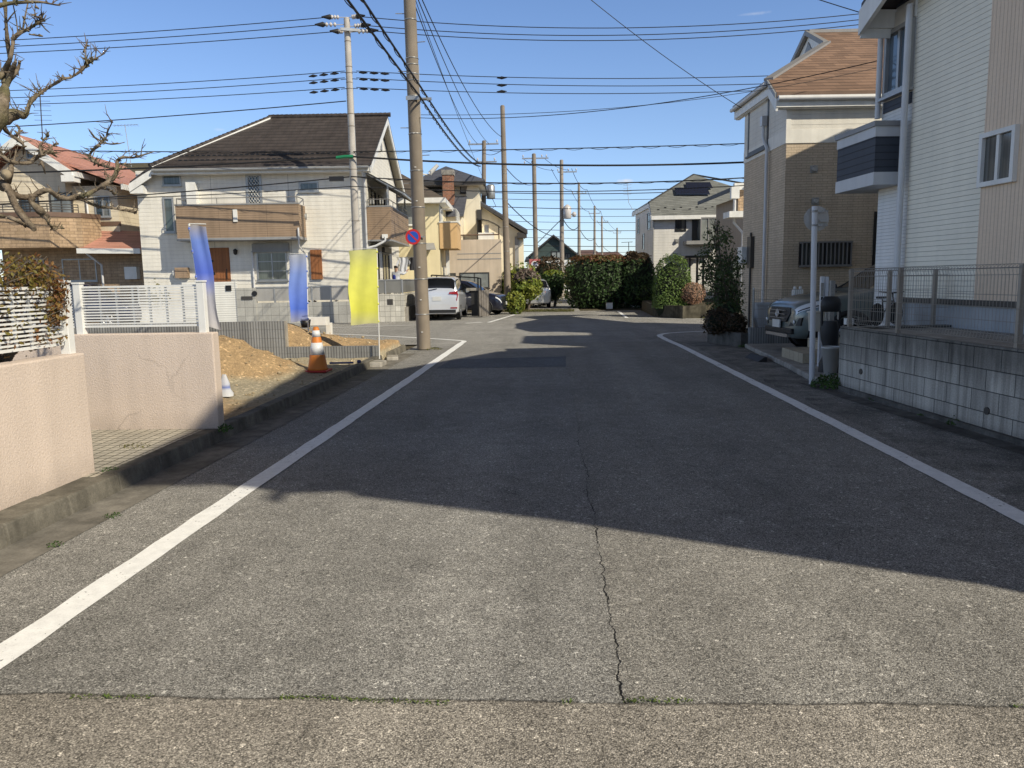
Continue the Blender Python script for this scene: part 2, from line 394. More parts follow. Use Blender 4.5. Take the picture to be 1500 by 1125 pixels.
def strip(mb, pts, w, z=.006, step=.25):
    P = []
    for i in range(len(pts) - 1):
        a, b = Vector((*pts[i], 0)), Vector((*pts[i + 1], 0)); n = max(1, int((b - a).length / step))
        P += [a.lerp(b, k / n) for k in range(n)]
    P.append(Vector((*pts[-1], 0))); L = []; Rr = []
    for i, p in enumerate(P):
        t = (P[min(i + 1, len(P) - 1)] - P[max(i - 1, 0)]).normalized(); n = Vector((-t.y, t.x, 0))
        j1, j2 = R_(-.006, .006), R_(-.006, .006)
        L.append(p + n * (w / 2 + j1) + Vector((0, 0, z))); Rr.append(p - n * (w / 2 + j2) + Vector((0, 0, z)))
    mb.grid([L, Rr], False)
def curve2(pts, per=5): return [(p.x, p.y) for p in catrom([(x, y, 0) for x, y in pts], per)]
m = MB(); strip(m, [(-2.29, -3), (-2.27, 6), (-2.22, 12), (-2.21, 18.4)], .155); strip(m, [(-2.22, 18.4)] + curve2([(-2.2, 18.9), (-2.32, 19.3), (-3.18, 20.1), (-4.83, 21.4), (-6.37, 22.4), (-9, 23.6)]), .13, .0065)
tag(m.build('left_edge_line', M['paint']), kind='structure')
m = MB(); strip(m, [(2.87, -3), (2.85, 7), (2.83, 12), (2.80, 17)] + curve2([(2.78, 17.6), (2.74, 19.2), (2.78, 20.2), (3.0, 20.8), (3.3, 21.1), (4.2, 21.5), (8, 22.6)]), .15)
tag(m.build('right_edge_line', M['paint_worn']), kind='structure')
m = MB()
strip(m, [(-14, 24.6), (-7.47, 25.8), (-4.75, 26.6)], .11); strip(m, [(-3.1, 27.3), (-2.55, 27.7)], .2); strip(m, [(-2.3, 27.6), (-1.64, 33.5)], .12)
strip(m, [(3.0, 35.4), (2.8, 29.3)], .13); strip(m, [(2.8, 29.25), (5.3, 27.9), (14, 27.0)], .13, .0065)
tag(m.build('cross_road_lines', M['paint']), kind='structure')

# left kerb, gutter, pavers and the dirt lot
def hcurb(x):  return .13
m = MB(); y = -6.0
while y < 16.2:
    L = .6; kw = .15 if y > 4.9 else .25
    x0 = -3.195 - .002 * y + R_(-.004, .004); dz = R_(-.004, .004)
    if not (14.3 < y < 14.8): m.prism([(x0, y + .005, -.02), (x0 - .02, y + .005, .13 + dz), (x0 - kw, y + .005, .13 + dz), (x0 - kw, y + .005, -.02)], (0, L - .01, 0))
    y += L
tag(m.build('kerb', M['kerb'], bevel=.012), kind='structure')
tag(sheet('gutter_strip', [[(-3.21, -8), (-2.93, -8), (-2.88, 16), (-3.23, 16)]], M['gutter'], .004), kind='structure')
tag(sheet('paver_strip', [[(-9, 5.3), (-3.35, 5.3), (-3.36, 7.25), (-9, 7.25)]], M['paver'], .128), kind='structure')
RETY = 14.15
def dirt_h(x, y):
    p = Vector((x, y, 0))
    h = .115 + .035 * mnoise.noise(p * 1.3) + .02 * mnoise.noise(p * 4.1) + .012 * mnoise.noise(p * 9)
    if y < RETY + .1:
        def mound(cx, cy, r, H, k=1.0):
            q = sqrt((x - cx) ** 2 + ((y - cy) * k) ** 2) / r
            return H * max(0, 1 - q) ** 1.15 if q < 1 else 0
        mm = max(mound(-5.15, 11.7, 1.45, .66), mound(-6.5, 12.3, 2.0, .62))
        h += mm * (1 + .22 * mnoise.noise(p * 3.3) + .12 * mnoise.noise(p * 8)) + (.02 * mnoise.noise(p * 6.5) if mm > 0 else 0)
    else:
        f = min(1, max(0, (-4.0 - x) / 1.3)); b = min(1, max(0, (17.8 - y) / 2.8))
        h += .14 + .52 * f * b + .05 * mnoise.noise(p * 2.2)
        if x < -5.0: h = min(h, .76)
        h = max(.02, h * min(1, max(.1, (18.8 - y) / 1.2)))
    return h
m = MB(); nx, ny = 60, 62
rows = [[(-3.33 - 6.2 * i / nx, 7.2 + (RETY - 7.2 - .02) * j / ny, dirt_h(-3.33 - 6.2 * i / nx, 7.2 + (RETY - 7.2) * j / ny)) for i in range(nx + 1)] for j in range(ny + 1)]
m.grid(rows)
rows = []
for j in range(41):
    row = []
    for i in range(nx + 1):
        x = -3.3 - 8.2 * i / nx; y1 = 17.0 + (-3.3 - x) * .62; y = RETY + .16 + (y1 - RETY - .16) * j / 40
        row.append((x, y, dirt_h(x, RETY + .16 + 4.5 * j / 40)))
    rows.append(row)
rows.insert(0, [(x, y - .015, -.02) for x, y, z in rows[0]]); rows = [[(r[0][0] + .01, r[0][1], -.02)] + r for r in rows]
m.grid(rows)
tag(m.build('dirt_lot', M['dirt']), kind='structure')
m = MB()
for k in range(900):          # clods and stones lying on the lot
    x, y = R_(-8.5, -3.45), R_(7.4, 17.2)
    if abs(y - RETY) < .25: continue
    r = R_(.006, .026) * (2.0 if random.random() < .08 else 1); z = dirt_h(x, y) + r * .25
    c = Vector((x, y, z)); n = 6
    m.lathe([(0, -r * .6), (r * R_(.7, 1.1), -r * .1), (r * R_(.5, .9), r * .45), (0, r * R_(.6, .9))], c, n)
tag(m.build('soil_clods', M['dirt_dry']), kind='stuff')

# right verge: concrete strip, carport slab
tag(sheet('right_gutter_strip', [[(3.42, 11.0), (3.62, 10.3), (4.1, 6.6), (4.55, 2), (4.7, -8), (4.45, -8), (4.25, 2), (3.85, 6.4), (3.5, 9.6)]], M['conc_dark'], .004), kind='structure')
m = MB(); m.prism([(3.72, 10.55, 0), (3.62, 10.9, 0), (3.78, 12.6, 0), (4.02, 16.35, 0), (12, 16.35, 0), (12, 10.55, 0)], (0, 0, .09))
tag(m.build('carport_slab', M['conc'], bevel=.02), kind='structure')
# ---------------------------------------------------------------- house materials
M['glass'] = glassy('window_glass', curtain=.5); M['glass_green'] = glassy('window_glass_green', (.035, .07, .065), curtain=.35); M['glass_pale'] = glassy('frosted_glass', (.28, .30, .29), .25)
M['glass_sky'] = glassy('window_glass_sky', (.10, .13, .16), .03)
M['alu'] = plain('aluminium', (.42, .42, .41), .4, .1, metal=.5); M['alu_dark'] = plain('dark_aluminium', (.06, .055, .05), .45, .1)
M['white'] = plain('white_trim', (.80, .79, .75), .5, .12); M['white_pipe'] = plain('white_pipe', (.66, .66, .66), .4, .12)
M['grey_trim'] = plain('grey_trim', (.30, .30, .30), .5, .15); M['brown_cap'] = plain('brown_cap', (.16, .10, .07), .5, .15)
M['black'] = plain('black_metal', (.015, .015, .016), .45, .1); M['rail_grey'] = plain('rail_grey', (.22, .21, .20), .4, .1)
M['wallA'] = siding('white_stone_siding', (.87, .83, .74), .15, groove=.03, tex=.9, dark=.82, panel=3.0)
M['wallA_plain'] = plain('white_gable', (.78, .73, .64), .7, .1)
M['woodsiding'] = siding('brown_wood_siding', (.36, .255, .17), .085, groove=.08, tex=.5, dark=.6, panel=1.8, amt=.2)
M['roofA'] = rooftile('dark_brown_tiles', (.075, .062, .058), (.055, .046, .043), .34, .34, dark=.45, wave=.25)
M['door'] = siding('red_brown_door', (.36, .14, .05), .13, True, tex=.5, dark=.55, amt=.25)
M['tileblock'] = brick('tile_blocks', (.74, .71, .63), (.50, .48, .42), (.2, .19, .17), .2, .2, 0.0, .006, .2, .5)
M['greytile'] = brick('grey_square_tiles', (.48, .47, .43), (.40, .39, .36), (.16, .16, .15), .32, .32, 0.0, .006, .15, .4)
M['slatwhite'] = siding('white_slats', (.80, .79, .74), .085, groove=.1, tex=.1, dark=.5, amt=.08)
M['panelgrey'] = siding('grey_fence_panel', (.46, .45, .43), .04, True, groove=.2, tex=.1, dark=.75)
M['splitblock'] = siding('split_ribbed_block', (.36, .36, .35), .052, True, groove=.3, tex=.8, dark=.5, amt=.3)

def window(par, mp, a0, a1, z0, z1, fm=None, gm=None, fw=.05, out=.04, div=1, hdiv=0, sill=True, name='window', lattice=False):
    fm = fm or M['alu']; gm = gm or M['glass']
    m = MB()
    m.mbox(mp, a0, a0 + fw, -.03, out, z0, z1); m.mbox(mp, a1 - fw, a1, -.03, out, z0, z1)
    m.mbox(mp, a0 + fw, a1 - fw, -.03, out, z1 - fw, z1); m.mbox(mp, a0 + fw, a1 - fw, -.03, out, z0, z0 + fw)
    for k in range(1, div):
        c = a0 + (a1 - a0) * k / div; m.mbox(mp, c - fw * .45, c + fw * .45, -.02, out * .6, z0 + fw, z1 - fw)
    for k in range(1, hdiv):
        c = z0 + (z1 - z0) * k / hdiv; m.mbox(mp, a0 + fw, a1 - fw, -.02, out * .45, c - fw * .3, c + fw * .3)
    if sill: m.mbox(mp, a0 - .03, a1 + .03, -.02, out + .05, z0 - .04, z0 - .002)
    f = m.build(name, fm, par)
    g = MB(); g.mbox(mp, a0 + fw, a1 - fw, -.025, .004, z0 + fw, z1 - fw); g.build('pane', gm, f)
    if lattice:
        l = MB(); w, h = a1 - a0 - 2 * fw, z1 - z0 - 2 * fw; s_ = .17
        n = int((w + h) / s_) + 1
        for k in range(-n, n):
            for sg in (1, -1):
                c0 = k * s_; pts = []
                x0 = max(0, -c0 if sg > 0 else c0 - h); 
                for q in range(0, 41):
                    xx = w * q / 40; zz = (xx * 1.5 + c0) if sg > 0 else (h - xx * 1.5 - c0)
                    if 0 <= zz <= h: pts.append(mp(a0 + fw + xx, .02, z0 + fw + zz))
                if len(pts) > 1: l.tube([pts[0], pts[-1]], .009, 4)
        l.build('lattice', M['white'], f)
    return f
def slab(par, name, pts, th, mat):         # a sloping roof plate: outline given on its upper face
    m = MB(); m.prism(pts, (0, 0, -th)); return m.build(name, mat, par)
def beam(m, p, q, w, h):                    # a straight board from p to q, top edge on the line
    p, q = Vector(p), Vector(q); t = (q - p).normalized(); n = t.cross(Vector((0, 0, 1)))
    n = n.normalized() * w / 2 if n.length > 1e-4 else Vector((w / 2, 0, 0))
    m.prism([p + n, p - n, p - n - Vector((0, 0, h)), p + n - Vector((0, 0, h))], q - p)
def downpipe(par, pts, r=.035, mat=None):
    m = MB(); m.tube(pts, r, 8)
    zs = sorted([p[2] for p in pts]); a = Vector(pts[0]); b = Vector(pts[-1])
    return m.build('downpipe', mat or M['white_pipe'], par)
def railing(par, pts, h, mat, post=.9, r=.018, bars=1, name='railing'):
    m = MB()
    for i in range(len(pts) - 1):
        a, b = Vector(pts[i]), Vector(pts[i + 1]); n = max(1, round((b - a).length / post))
        for k in range(n + 1):
            p = a.lerp(b, k / n); m.tube([p, p + Vector((0, 0, h))], r * .8, 6)
        for q in range(bars): m.tube([a + Vector((0, 0, h - .1 * q)), b + Vector((0, 0, h - .1 * q))], r, 6)
    return m.build(name, mat, par)
def vent(par, mp, a, z, s=.14, mat=None, name='vent_hood'):
    m = MB(); c = Vector(mp(a, 0, z)); o = Vector(mp(a, s * .7, z)) - c
    m.tube([c, c + o * .6, c + o], [s / 2, s / 2, s * .36], 12)
    m.mbox(mp, a - s * .55, a + s * .55, -.01, .02, z - s * .55, z + s * .55)
    return m.build(name, mat or M['alu'], par)

# ================================================================= white house with the brown balconies
fa = Fr(at(541, 420, 30.3), 3.1)
A = thing('house', 'white two-storey house with dark tiled roof, brown balconies and red-brown front door', 'house', fa.o, fa.a)
sL = fa.pix(206, 350)[0]; DA = 8.6; ZE = 5.95; rid = 4.2
sR1 = fa.pix(398, 172, rid); sR2 = fa.pix(568, 169, rid); ZR = (sR1[1] + sR2[1]) / 2
H1 = fa.pix(219, 243, -.5); H2 = fa.pix(190, 266, -.35); EZ = fa.pix(550, 238, -.5)[1]
vR = sR2[0]
m = MB(); m.box(sL, 0, 0, DA, .3, ZE - .02)
m.prism([(0, .0, ZE - .02), (0, rid, ZR - .35), (0, DA, ZE - .02)], (-.15, 0, 0)); m.build('wall', M['wallA'], A)
m = MB(); m.box(sL - .01, .012, -.015, DA, .0, .34); m.build('foundation', M['conc'], A)
rf = MB()
rf.prism([(H1[0], -.5, EZ), (vR, -.5, EZ), (vR, rid, ZR), (sR1[0], rid, ZR)], (0, 0, -.1))
rf.prism([(vR, DA + .5, EZ), (H1[0] - .8, DA + .5, EZ), (sR1[0], rid, ZR), (vR, rid, ZR)], (0, 0, -.1))
rf.prism([(sR1[0], rid, ZR), (H1[0], -.5, EZ), (H2[0], -.35, H2[1]), (H2[0], DA + .4, H2[1])], (0, 0, -.1))
rfo = rf.build('roof', M['roofA'], A)
m = MB(); n = 26
for k in range(n + 1):
    p = Vector((sR1[0] + (vR - sR1[0]) * k / n, rid, ZR + .03)); m.tube([p - Vector((.13, 0, 0)), p + Vector((.12, 0, 0))], [.08, .10], 8)
n = 28
a, b = Vector((sR1[0], rid, ZR + .03)), Vector((H1[0], -.5, EZ + .03))
for k in range(n):
    p, q = a.lerp(b, k / n), a.lerp(b, (k + 1) / n); m.tube([p, q], [.07, .09], 8)
m.build('ridge_cap', M['roofA'], rfo)
m = MB(); beam(m, a + Vector((-.02, -.16, -.06)), b + Vector((.1, -.03, -.04)), .04, .07); m.build('hip_flashing', M['white'], rfo)
m = MB()
for row in (1, 2):
    n = 34
    for k in range(n):
        s_ = H1[0] + .9 + (vR - H1[0] - 1.2) * (k + .5 * (row % 2)) / n; d_ = -.5 + .42 * row
        z_ = EZ + (ZR - EZ) * (d_ + .5) / (rid + .5); m.box(s_ - .06, s_ + .06, d_ - .015, d_ + .015, z_, z_ + .05)
    m.box(H1[0] + .8, vR - .2, d_ - .006, d_ + .006, z_ + .004, z_ + .016)
    m.build('snow_guard', M['black'], rfo); m = MB()
m = MB(); m.box(H1[0], vR - .05, -.47, -.44, EZ - .30, EZ - .115); m.box(H1[0] + .15, vR - .1, -.44, 0, EZ - .305, EZ - .28)
beam(m, (H1[0], -.42, EZ - .1), (H2[0], -.42, H2[1] - .1), .06, .30); m.box(H2[0], H2[0] + .5, -.40, .3, H2[1] - .45, H2[1] - .15)
# barge boards and soffit of the right gable
for y0 in (-.5, DA + .5): beam(m, (vR - .02, y0, EZ - .1), (vR - .02, rid, ZR - .1), .05, .26)
m.build('fascia', M['white'], A)
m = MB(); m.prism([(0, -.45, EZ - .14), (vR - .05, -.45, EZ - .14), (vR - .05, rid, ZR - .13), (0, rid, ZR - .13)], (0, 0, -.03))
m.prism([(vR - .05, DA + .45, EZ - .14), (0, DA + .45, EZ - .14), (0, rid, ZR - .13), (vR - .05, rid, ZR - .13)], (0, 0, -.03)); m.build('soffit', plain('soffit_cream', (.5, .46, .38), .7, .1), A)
m = MB(); m.tube([(H1[0] + .1, -.55, EZ - .16), (vR - .1, -.55, EZ - .17)], .065, 10); m.build('gutter', M['alu'], A)
g = MB(); zz = ZE + 1.3; g.box(.0, .03, rid - .2, rid + .2, zz, zz + .75); g.build('gable_vent', M['grey_trim'], A)
f0 = fmap(0)
window(A, f0, *fa.rect(238, 249, 265, 272), gm=M['glass_green'], div=1)
window(A, f0, *fa.rect(240, 289, 256, 341), gm=M['glass_green'], div=1, fw=.07)
window(A, f0, *fa.rect(361, 255, 384, 301), fm=M['alu'], lattice=True, fw=.09)
window(A, f0, *fa.rect(438, 266, 467, 281), gm=M['glass_green'], fw=.07)
w5 = fa.rect(377, 369, 421, 411); window(A, f0, *w5, gm=M['glass_green'], div=2, hdiv=3)
m = MB(); m.mbox(f0, w5[0] - .12, w5[1] + .12, 0, .16, w5[3] + .03, w5[3] + .32); m.mbox(f0, w5[0] - .15, w5[1] + .15, 0, .2, w5[3] - .005, w5[3] + .028); m.build('shutter_box', M['grey_trim'], A)
d_ = fa.rect(300, 363, 337, 413)
m = MB(); m.mbox(f0, d_[0], d_[1], -.02, .03, d_[2], d_[3]); do = m.build('door', M['door'], A)
m = MB(); m.mbox(f0, d_[0] + .28, d_[0] + .36, .03, .04, d_[3] - .55, d_[3] - .47); m.mbox(f0, d_[0] + .3, d_[0] + .4, .03, .04, d_[2] + .28, d_[2] + .38); m.build('peep_panel', M['black'], do)
m = MB(); m.tube([f0(d_[1] - .12, .08, d_[2] + .1), f0(d_[1] - .12, .08, d_[2] + .5)], .018, 6); m.build('handle', M['black'], do)
s_, z_ = fa.pix(346, 369)
m = MB(); m.lathe([(.02, .12), (.09, .06), (.08, .04), (.075, -.06), (.03, -.12)], f0(s_, .1, z_), 10); m.mbox(f0, s_ - .02, s_ + .02, 0, .1, z_ + .02, z_ + .1); m.build('wall_lamp', M['black'], A)
for u, v in ((294, 252), (405.5, 250.5)):
    s_, z_ = fa.pix(u, v); m = MB(); m.mbox(f0, s_ - .09, s_ + .09, 0, .03, z_ - .11, z_ + .11); m.lathe([(.07, -.08), (.07, .05), (.03, .09)], f0(s_, .09, z_), 10); m.build('wall_lamp', M['alu'], A)
s_, z_ = fa.pix(445, 317); vent(A, f0, s_, z_, .22)
r_ = fa.rect(277, 268, 291, 303); m = MB(); m.mbox(f0, r_[0], r_[1], 0, .28, 3.2, r_[3]); m.build('duct_cover', M['white'], A)
r_ = fa.rect(456, 366, 472, 409); m = MB(); m.mbox(f0, r_[0], r_[1], .0, .1, r_[2], r_[3]); m.build('shutter_board', M['door'], A)
r_ = fa.rect(260, 392, 278, 407); m = MB(); m.mbox(f0, r_[0], r_[1], .0, .25, r_[2], r_[3]); m.build('wood_box', M['woodsiding'], A)
s_, z_ = fa.pix(257, 401); m = MB(); m.lathe([(.06, -.12), (.08, 0), (.06, .12)], f0(s_, .12, z_), 10); m.build('water_tap_cover', M['white'], A)
# front balcony
bd = -.98; bx = fa.rect(258, 300, 438, 351, bd); bz0, bz1 = bx[2], bx[3]
m = MB(); m.box(bx[0], bx[1], bd, bd + .12, bz0 + .08, bz1); m.box(bx[0], bx[0] + .1, bd + .12, 0, bz0 + .08, bz1); m.box(bx[1] - .1, bx[1], bd + .12, 0, bz0 + .08, bz1); bal = m.build('balcony', M['woodsiding'], A)
m = MB(); m.box(bx[0] - .02, bx[1] + .02, bd - .02, 0, bz0 - .02, bz0 + .08); m.box(bx[0] - .02, bx[1] + .02, bd - .02, bd + .14, bz1, bz1 + .05); m.build('balcony_trim', M['grey_trim'], bal)
railing(bal, [(bx[0] + .05, 0, bz1 + .05), (bx[0] + .05, bd + .06, bz1 + .05), (bx[1] - .05, bd + .06, bz1 + .05), (bx[1] - .05, 0, bz1 + .05)], .22, M['rail_grey'], 1.6)
r_ = fa.rect(342, 307, 348, 325, bd); m = MB(); m.box(r_[0], r_[1], bd - .05, bd, r_[2], r_[3]); m.build('balcony_vent', M['white'], bal)
downpipe(A, [(bx[1] - .03, bd - .05, bz0 + .4), (bx[1] - .03, bd - .05, bz0 - .3), (bx[1] - .03, -.06, bz0 - .6), (bx[1] - .03, -.06, 2.0)])
s_, _ = fa.pix(372, 400); downpipe(A, [(s_, -.06, .5), (s_, -.06, 2.75)], .04)
s_, _ = fa.pix(535, 300); downpipe(A, [(s_, -.42, EZ - .25), (s_, -.08, EZ - .5), (s_, -.08, .5)], .05)
# side balcony on the right, with a slanted awning over it
b2 = fa.rect(541, 303, 573, 351, .1); bz0, bz1 = b2[2], b2[3]; bw = b2[1]; bl = 5.4
m = MB(); m.box(.0, bw, .05, .17, bz0, bz1); m.box(bw - .12, bw, .17, bl, bz0, bz1); m.box(0, bw - .12, bl - .12, bl, bz0, bz1); bal = m.build('balcony', M['woodsiding'], A)
m = MB(); m.box(0, bw + .02, .03, bl + .02, bz0 - .06, bz0); m.box(.0, bw + .015, .035, .185, bz1, bz1 + .05); m.box(bw - .135, bw + .015, .185, bl, bz1, bz1 + .05); m.build('balcony_trim', M['grey_trim'], bal)
railing(bal, [(.05, .1, bz1 + .05), (bw - .06, .1, bz1 + .05), (bw - .06, bl - .06, bz1 + .05)], .24, M['rail_grey'], 1.1)
downpipe(A, [(bw * .75, .0, bz0 + .1), (bw * .75, -.02, bz0 - .05), (bw * .35, -.03, bz0 - .25), (-.1, -.05, bz0 - .35)], .05)
m = MB(); m.box(bw * .62, bw * .85, -.03, .05, bz0 + .05, bz0 + .2); m.build('drain_box', M['white'], A)
m = MB(); zt = 5.75; zb = 4.95
for k in range(9):
    y = .25 + 5.0 * k / 8; m.box(0, 1.5, y - .02, y + .02, 0, .04)
m2 = MB()
for k in range(9):
    y = .25 + 5.0 * k / 8; beam(m2, (.02, y, zt), (1.45, y, zb), .04, .05)
beam(m2, (1.45, .2, zb), (1.45, 5.3, zb), .06, .08); beam(m2, (.04, .2, zt), (.04, 5.3, zt), .06, .08)
for y in (.3, 2.7, 5.2): m2.box(1.4 - .6, 1.46 - .6, y - .03, y + .03, bz1, zb + .38)
aw = m2.build('awning', M['alu'], A)
m = MB(); m.prism([(.02, .2, zt + .02), (1.5, .2, zb + .02), (1.5, 5.3, zb + .02), (.02, 5.3, zt + .02)], (0, 0, .012)); m.build('awning_sheet', glassy('smoke_sheet', (.12, .11, .10), .2), aw)
rm = rmap(0)
window(A, rm, .6, 2.2, 3.25, 5.25, fm=M['alu_dark'], div=2, sill=False); window(A, rm, 3.0, 4.6, 3.25, 5.2, fm=M['alu_dark'], div=2, sill=False)
window(A, rm, .7, 2.4, .95, 2.75, fm=M['alu_dark'], div=2, sill=False); window(A, rm, 3.4, 5.2, .95, 2.75, fm=M['alu_dark'], div=2, sill=False)
m = MB(); m.mbox(rm, .6, 2.5, 0, .14, 2.79, 3.02); m.mbox(rm, 3.3, 5.3, 0, .14, 2.79, 3.02); m.build('shutter_box', M['alu_dark'], A)
s_, z_ = 6.2, 4.3; vent(A, rm, s_, z_, .18)

# garden wall, gate and fence panels in front of the white house
W = thing('garden_wall', 'low wall of mottled pale square tiles at the street corner of the white house', 'wall', fa.o, fa.a)
gd = -1.35
q = fa.rect(376, 445, 592, 472, gd); wx0, wx1, wz1 = q[0], fa.pix(592, 450, gd)[0], fa.pix(592, 430, gd)[1]
wzl = fa.pix(430, 443, gd)[1]; xm = fa.pix(512, 440, gd)[0]
m = MB(); m.box(xm, wx1, gd, gd + .16, -.02, wz1); m.box(wx1 - .16, wx1, gd + .16, 5.5, -.02, wz1); m.build('tall_wall', M['tileblock'], W)
m = MB(); m.box(wx0, xm, gd, gd + .15, -.02, wzl); m.build('low_wall', M['greytile'], W)
m = MB(); a0 = fa.pix(567, 440, gd)[0]; m.box(a0, a0 + .22, gd - .006, gd, wz1 - .42, wz1 - .2); m.build('drain_grille', M['alu_dark'], W)
m = MB(); m.box(wx0, wx1 + .1, gd + .18, 6, 0, .55); m.build('terrace', M['conc'], W)
Fp = thing('fence', 'grey translucent panel fence on the tiled wall of the white house', 'fence', fa.o, fa.a)
z0, z1 = wzl + .04, fa.pix(440, 420, gd)[1]
m = MB(); m.box(wx0, xm, gd + .05, gd + .07, z0 + .03, z1 - .03); m.build('panel', M['panelgrey'], Fp)
m = MB(); m.box(xm + .1, wx1 - .05, gd + .05, gd + .07, wz1 + .03, wz1 + .5); m.box(wx1 - .08, wx1 - .06, gd + .1, 5.4, wz1 + .03, wz1 + .5); m.build('mesh_panel', plain('mesh_panel', (.20, .20, .19), .6), Fp)
m = MB()
for k in range(6):
    a = wx0 + (xm - wx0) * k / 5; m.box(a - .03, a + .03, gd + .03, gd + .09, wzl, z1)
m.box(wx0, xm, gd + .03, gd + .09, z1 - .03, z1 + .02)
for k in range(4):
    a = xm + .1 + (wx1 - xm - .15) * k / 3; m.box(a - .025, a + .025, gd + .03, gd + .09, wz1, wz1 + .54)
m.box(xm + .1, wx1 - .05, gd + .03, gd + .09, wz1 + .5, wz1 + .54); m.box(wx1 - .1, wx1 - .04, gd + .1, 5.4, wz1 + .5, wz1 + .54)
m.build('frame', M['alu'], Fp)
G = thing('gate_post', 'grey tiled gate pillar with letter slot beside the white slatted gate', 'gate post', fa.o, fa.a)
q = fa.rect(347, 422, 375, 466, gd - .02); m = MB(); m.box(q[0], q[1], gd - .04, gd + .2, -.02, q[3]); m.build('pillar', M['greytile'], G)
q = fa.rect(354, 434, 370, 439, gd - .04); m = MB(); m.box(q[0], q[1], gd - .07, gd - .04, q[2], q[3]); m.build('letter_slot', M['alu_dark'], G)
s_, z_ = fa.pix(373, 430, gd - .04); m = MB(); m.lathe([(.1, 0), (.1, .03)], (s_, gd - .07, z_), 14, 'Y'); m.build('intercom', M['black'], G)
G = thing('gate', 'white horizontal slat gate with small black latch box in front of the red-brown door', 'gate', fa.o, fa.a)
q = fa.rect(268, 413, 347, 467, gd); m = MB(); m.box(q[0], q[1] - .03, gd, gd + .05, .05, q[3]); m.box(q[1] - .03, q[1] + .03, gd - .02, gd + .07, .0, q[3] + .03); m.build('slat_panel', M['slatwhite'], G)
q = fa.rect(331, 418, 339, 426, gd); m = MB(); m.box(q[0], q[1], gd - .04, gd, q[2], q[3]); m.build('latch_box', M['black'], G)
G = thing('folding_gate', 'white horizontal slat sliding gate left of the house door, behind the lattice fence', 'gate', fa.o, fa.a)
q = fa.rect(203, 420, 266, 467, gd); m = MB()
k = .05
while k < q[3]: m.box(q[0], q[1], gd, gd + .03, k, k + .065); k += .1
m.build('slats', M['white'], G)
m = MB(); [m.box(a - .03, a + .03, gd + .03, gd + .07, 0, q[3] + .05) for a in (q[0], (q[0] + q[1]) / 2, q[1])]; m.build('posts', M['white'], G)

# ================================================================= stone-clad house with the red roof, far left
M['wallB'] = siding('cream_siding', (.80, .70, .53), .2, groove=.03, tex=.8, dark=.8, amt=.15)
M['stoneB'] = brick('tan_stone', (.58, .41, .26), (.47, .33, .20), (.3, .21, .14), .28, .12, .37, .008, .25, .8, tex=1.0)
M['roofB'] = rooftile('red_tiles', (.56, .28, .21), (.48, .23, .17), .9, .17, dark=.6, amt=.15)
fb = Fr(at(0, 420, 31), 3.1)
B = thing('house', 'cream and tan stone house with red roof behind the bare tree', 'house', fb.o, fb.a)
def P(u, v, d): s_, z_ = fb.pix(u, v, d); return Vector((s_, d, z_))
pk = P(37, 200, 0); eR = P(113, 250, 0); ww = eR.x - .55; zw = eR.z - .15; wl = 2 * pk.x - ww
m = MB(); m.prism([(wl, 0.02, .2), (ww, 0.02, .2), (ww, .02, zw), (pk.x, .02, pk.z - .25), (wl, .02, zw)], (0, 7.5, 0)); m.build('wall', M['wallB'], B)
rf = MB(); sl = (pk.z - eR.z) / (eR.x - pk.x); ex = eR.x + .1
rf.prism([(pk.x, -.55, pk.z), (ex, -.55, pk.z - sl * (ex - pk.x)), (ex, 8, pk.z - sl * (ex - pk.x)), (pk.x, 8, pk.z)], (0, 0, -.1))
lx = 2 * pk.x - ex; rf.prism([(lx, -.55, pk.z - sl * (ex - pk.x)), (pk.x, -.55, pk.z), (pk.x, 8, pk.z), (lx, 8, pk.z - sl * (ex - pk.x))], (0, 0, -.1))
rfo = rf.build('roof', M['roofB'], B)
m = MB(); beam(m, (pk.x, -.57, pk.z - .02), (ex, -.57, pk.z - sl * (ex - pk.x) - .02), .05, .36); beam(m, (pk.x, -.57, pk.z - .02), (lx, -.57, pk.z - sl * (ex - pk.x) - .02), .05, .36)
m.box(ex - .02, ex + .1, -.55, 8, eR.z - .3, eR.z - .1); m.box(ex - .45, ex + .05, -.6, -.1, eR.z - .5, eR.z - .25); m.build('fascia', M['white'], B)
f0 = fmap(0)
window(B, f0, *fb.rect(39, 218, 52, 233), fm=M['alu'], fw=.05)
window(B, f0, *fb.rect(74, 282, 107, 322), fm=M['alu_dark'], gm=M['glass_pale'], div=2)
window(B, f0, *fb.rect(30, 285, 58, 322), fm=M['alu_dark'], div=2)
# right wing, set forward a little
wg = fb.rect(113, 262, 173, 345, .5)
# right wing: its own wall under the long right roof slope
m = MB(); m.box(ww + .002, wg[1], .5, 7.4, 2.9, zw - .4); m.build('wing_wall', M['wallB'], B)
window(B, fmap(.5), *fb.rect(139, 287, 162, 318, .5), fm=M['alu'], gm=M['glass'], div=2)
m = MB(); m.box(wg[0], wg[1] + .02, .47, .6, fb.pix(140, 331, .5)[1], fb.pix(140, 325, .5)[1]); m.build('band', M['brown_cap'], B)
r2 = MB(); zl = zw - .35; r2.prism([(ww, -.1, zl + .9), (wg[1] + .5, -.1, zl), (wg[1] + .5, 7.8, zl), (ww, 7.8, zl + .9)], (0, 0, -.1)); r2.build('wing_roof', M['roofB'], B)
m = MB(); m.box(wg[1] + .48, wg[1] + .56, -.1, 7.8, zl - .28, zl - .06); m.build('wing_fascia', M['white'], B)
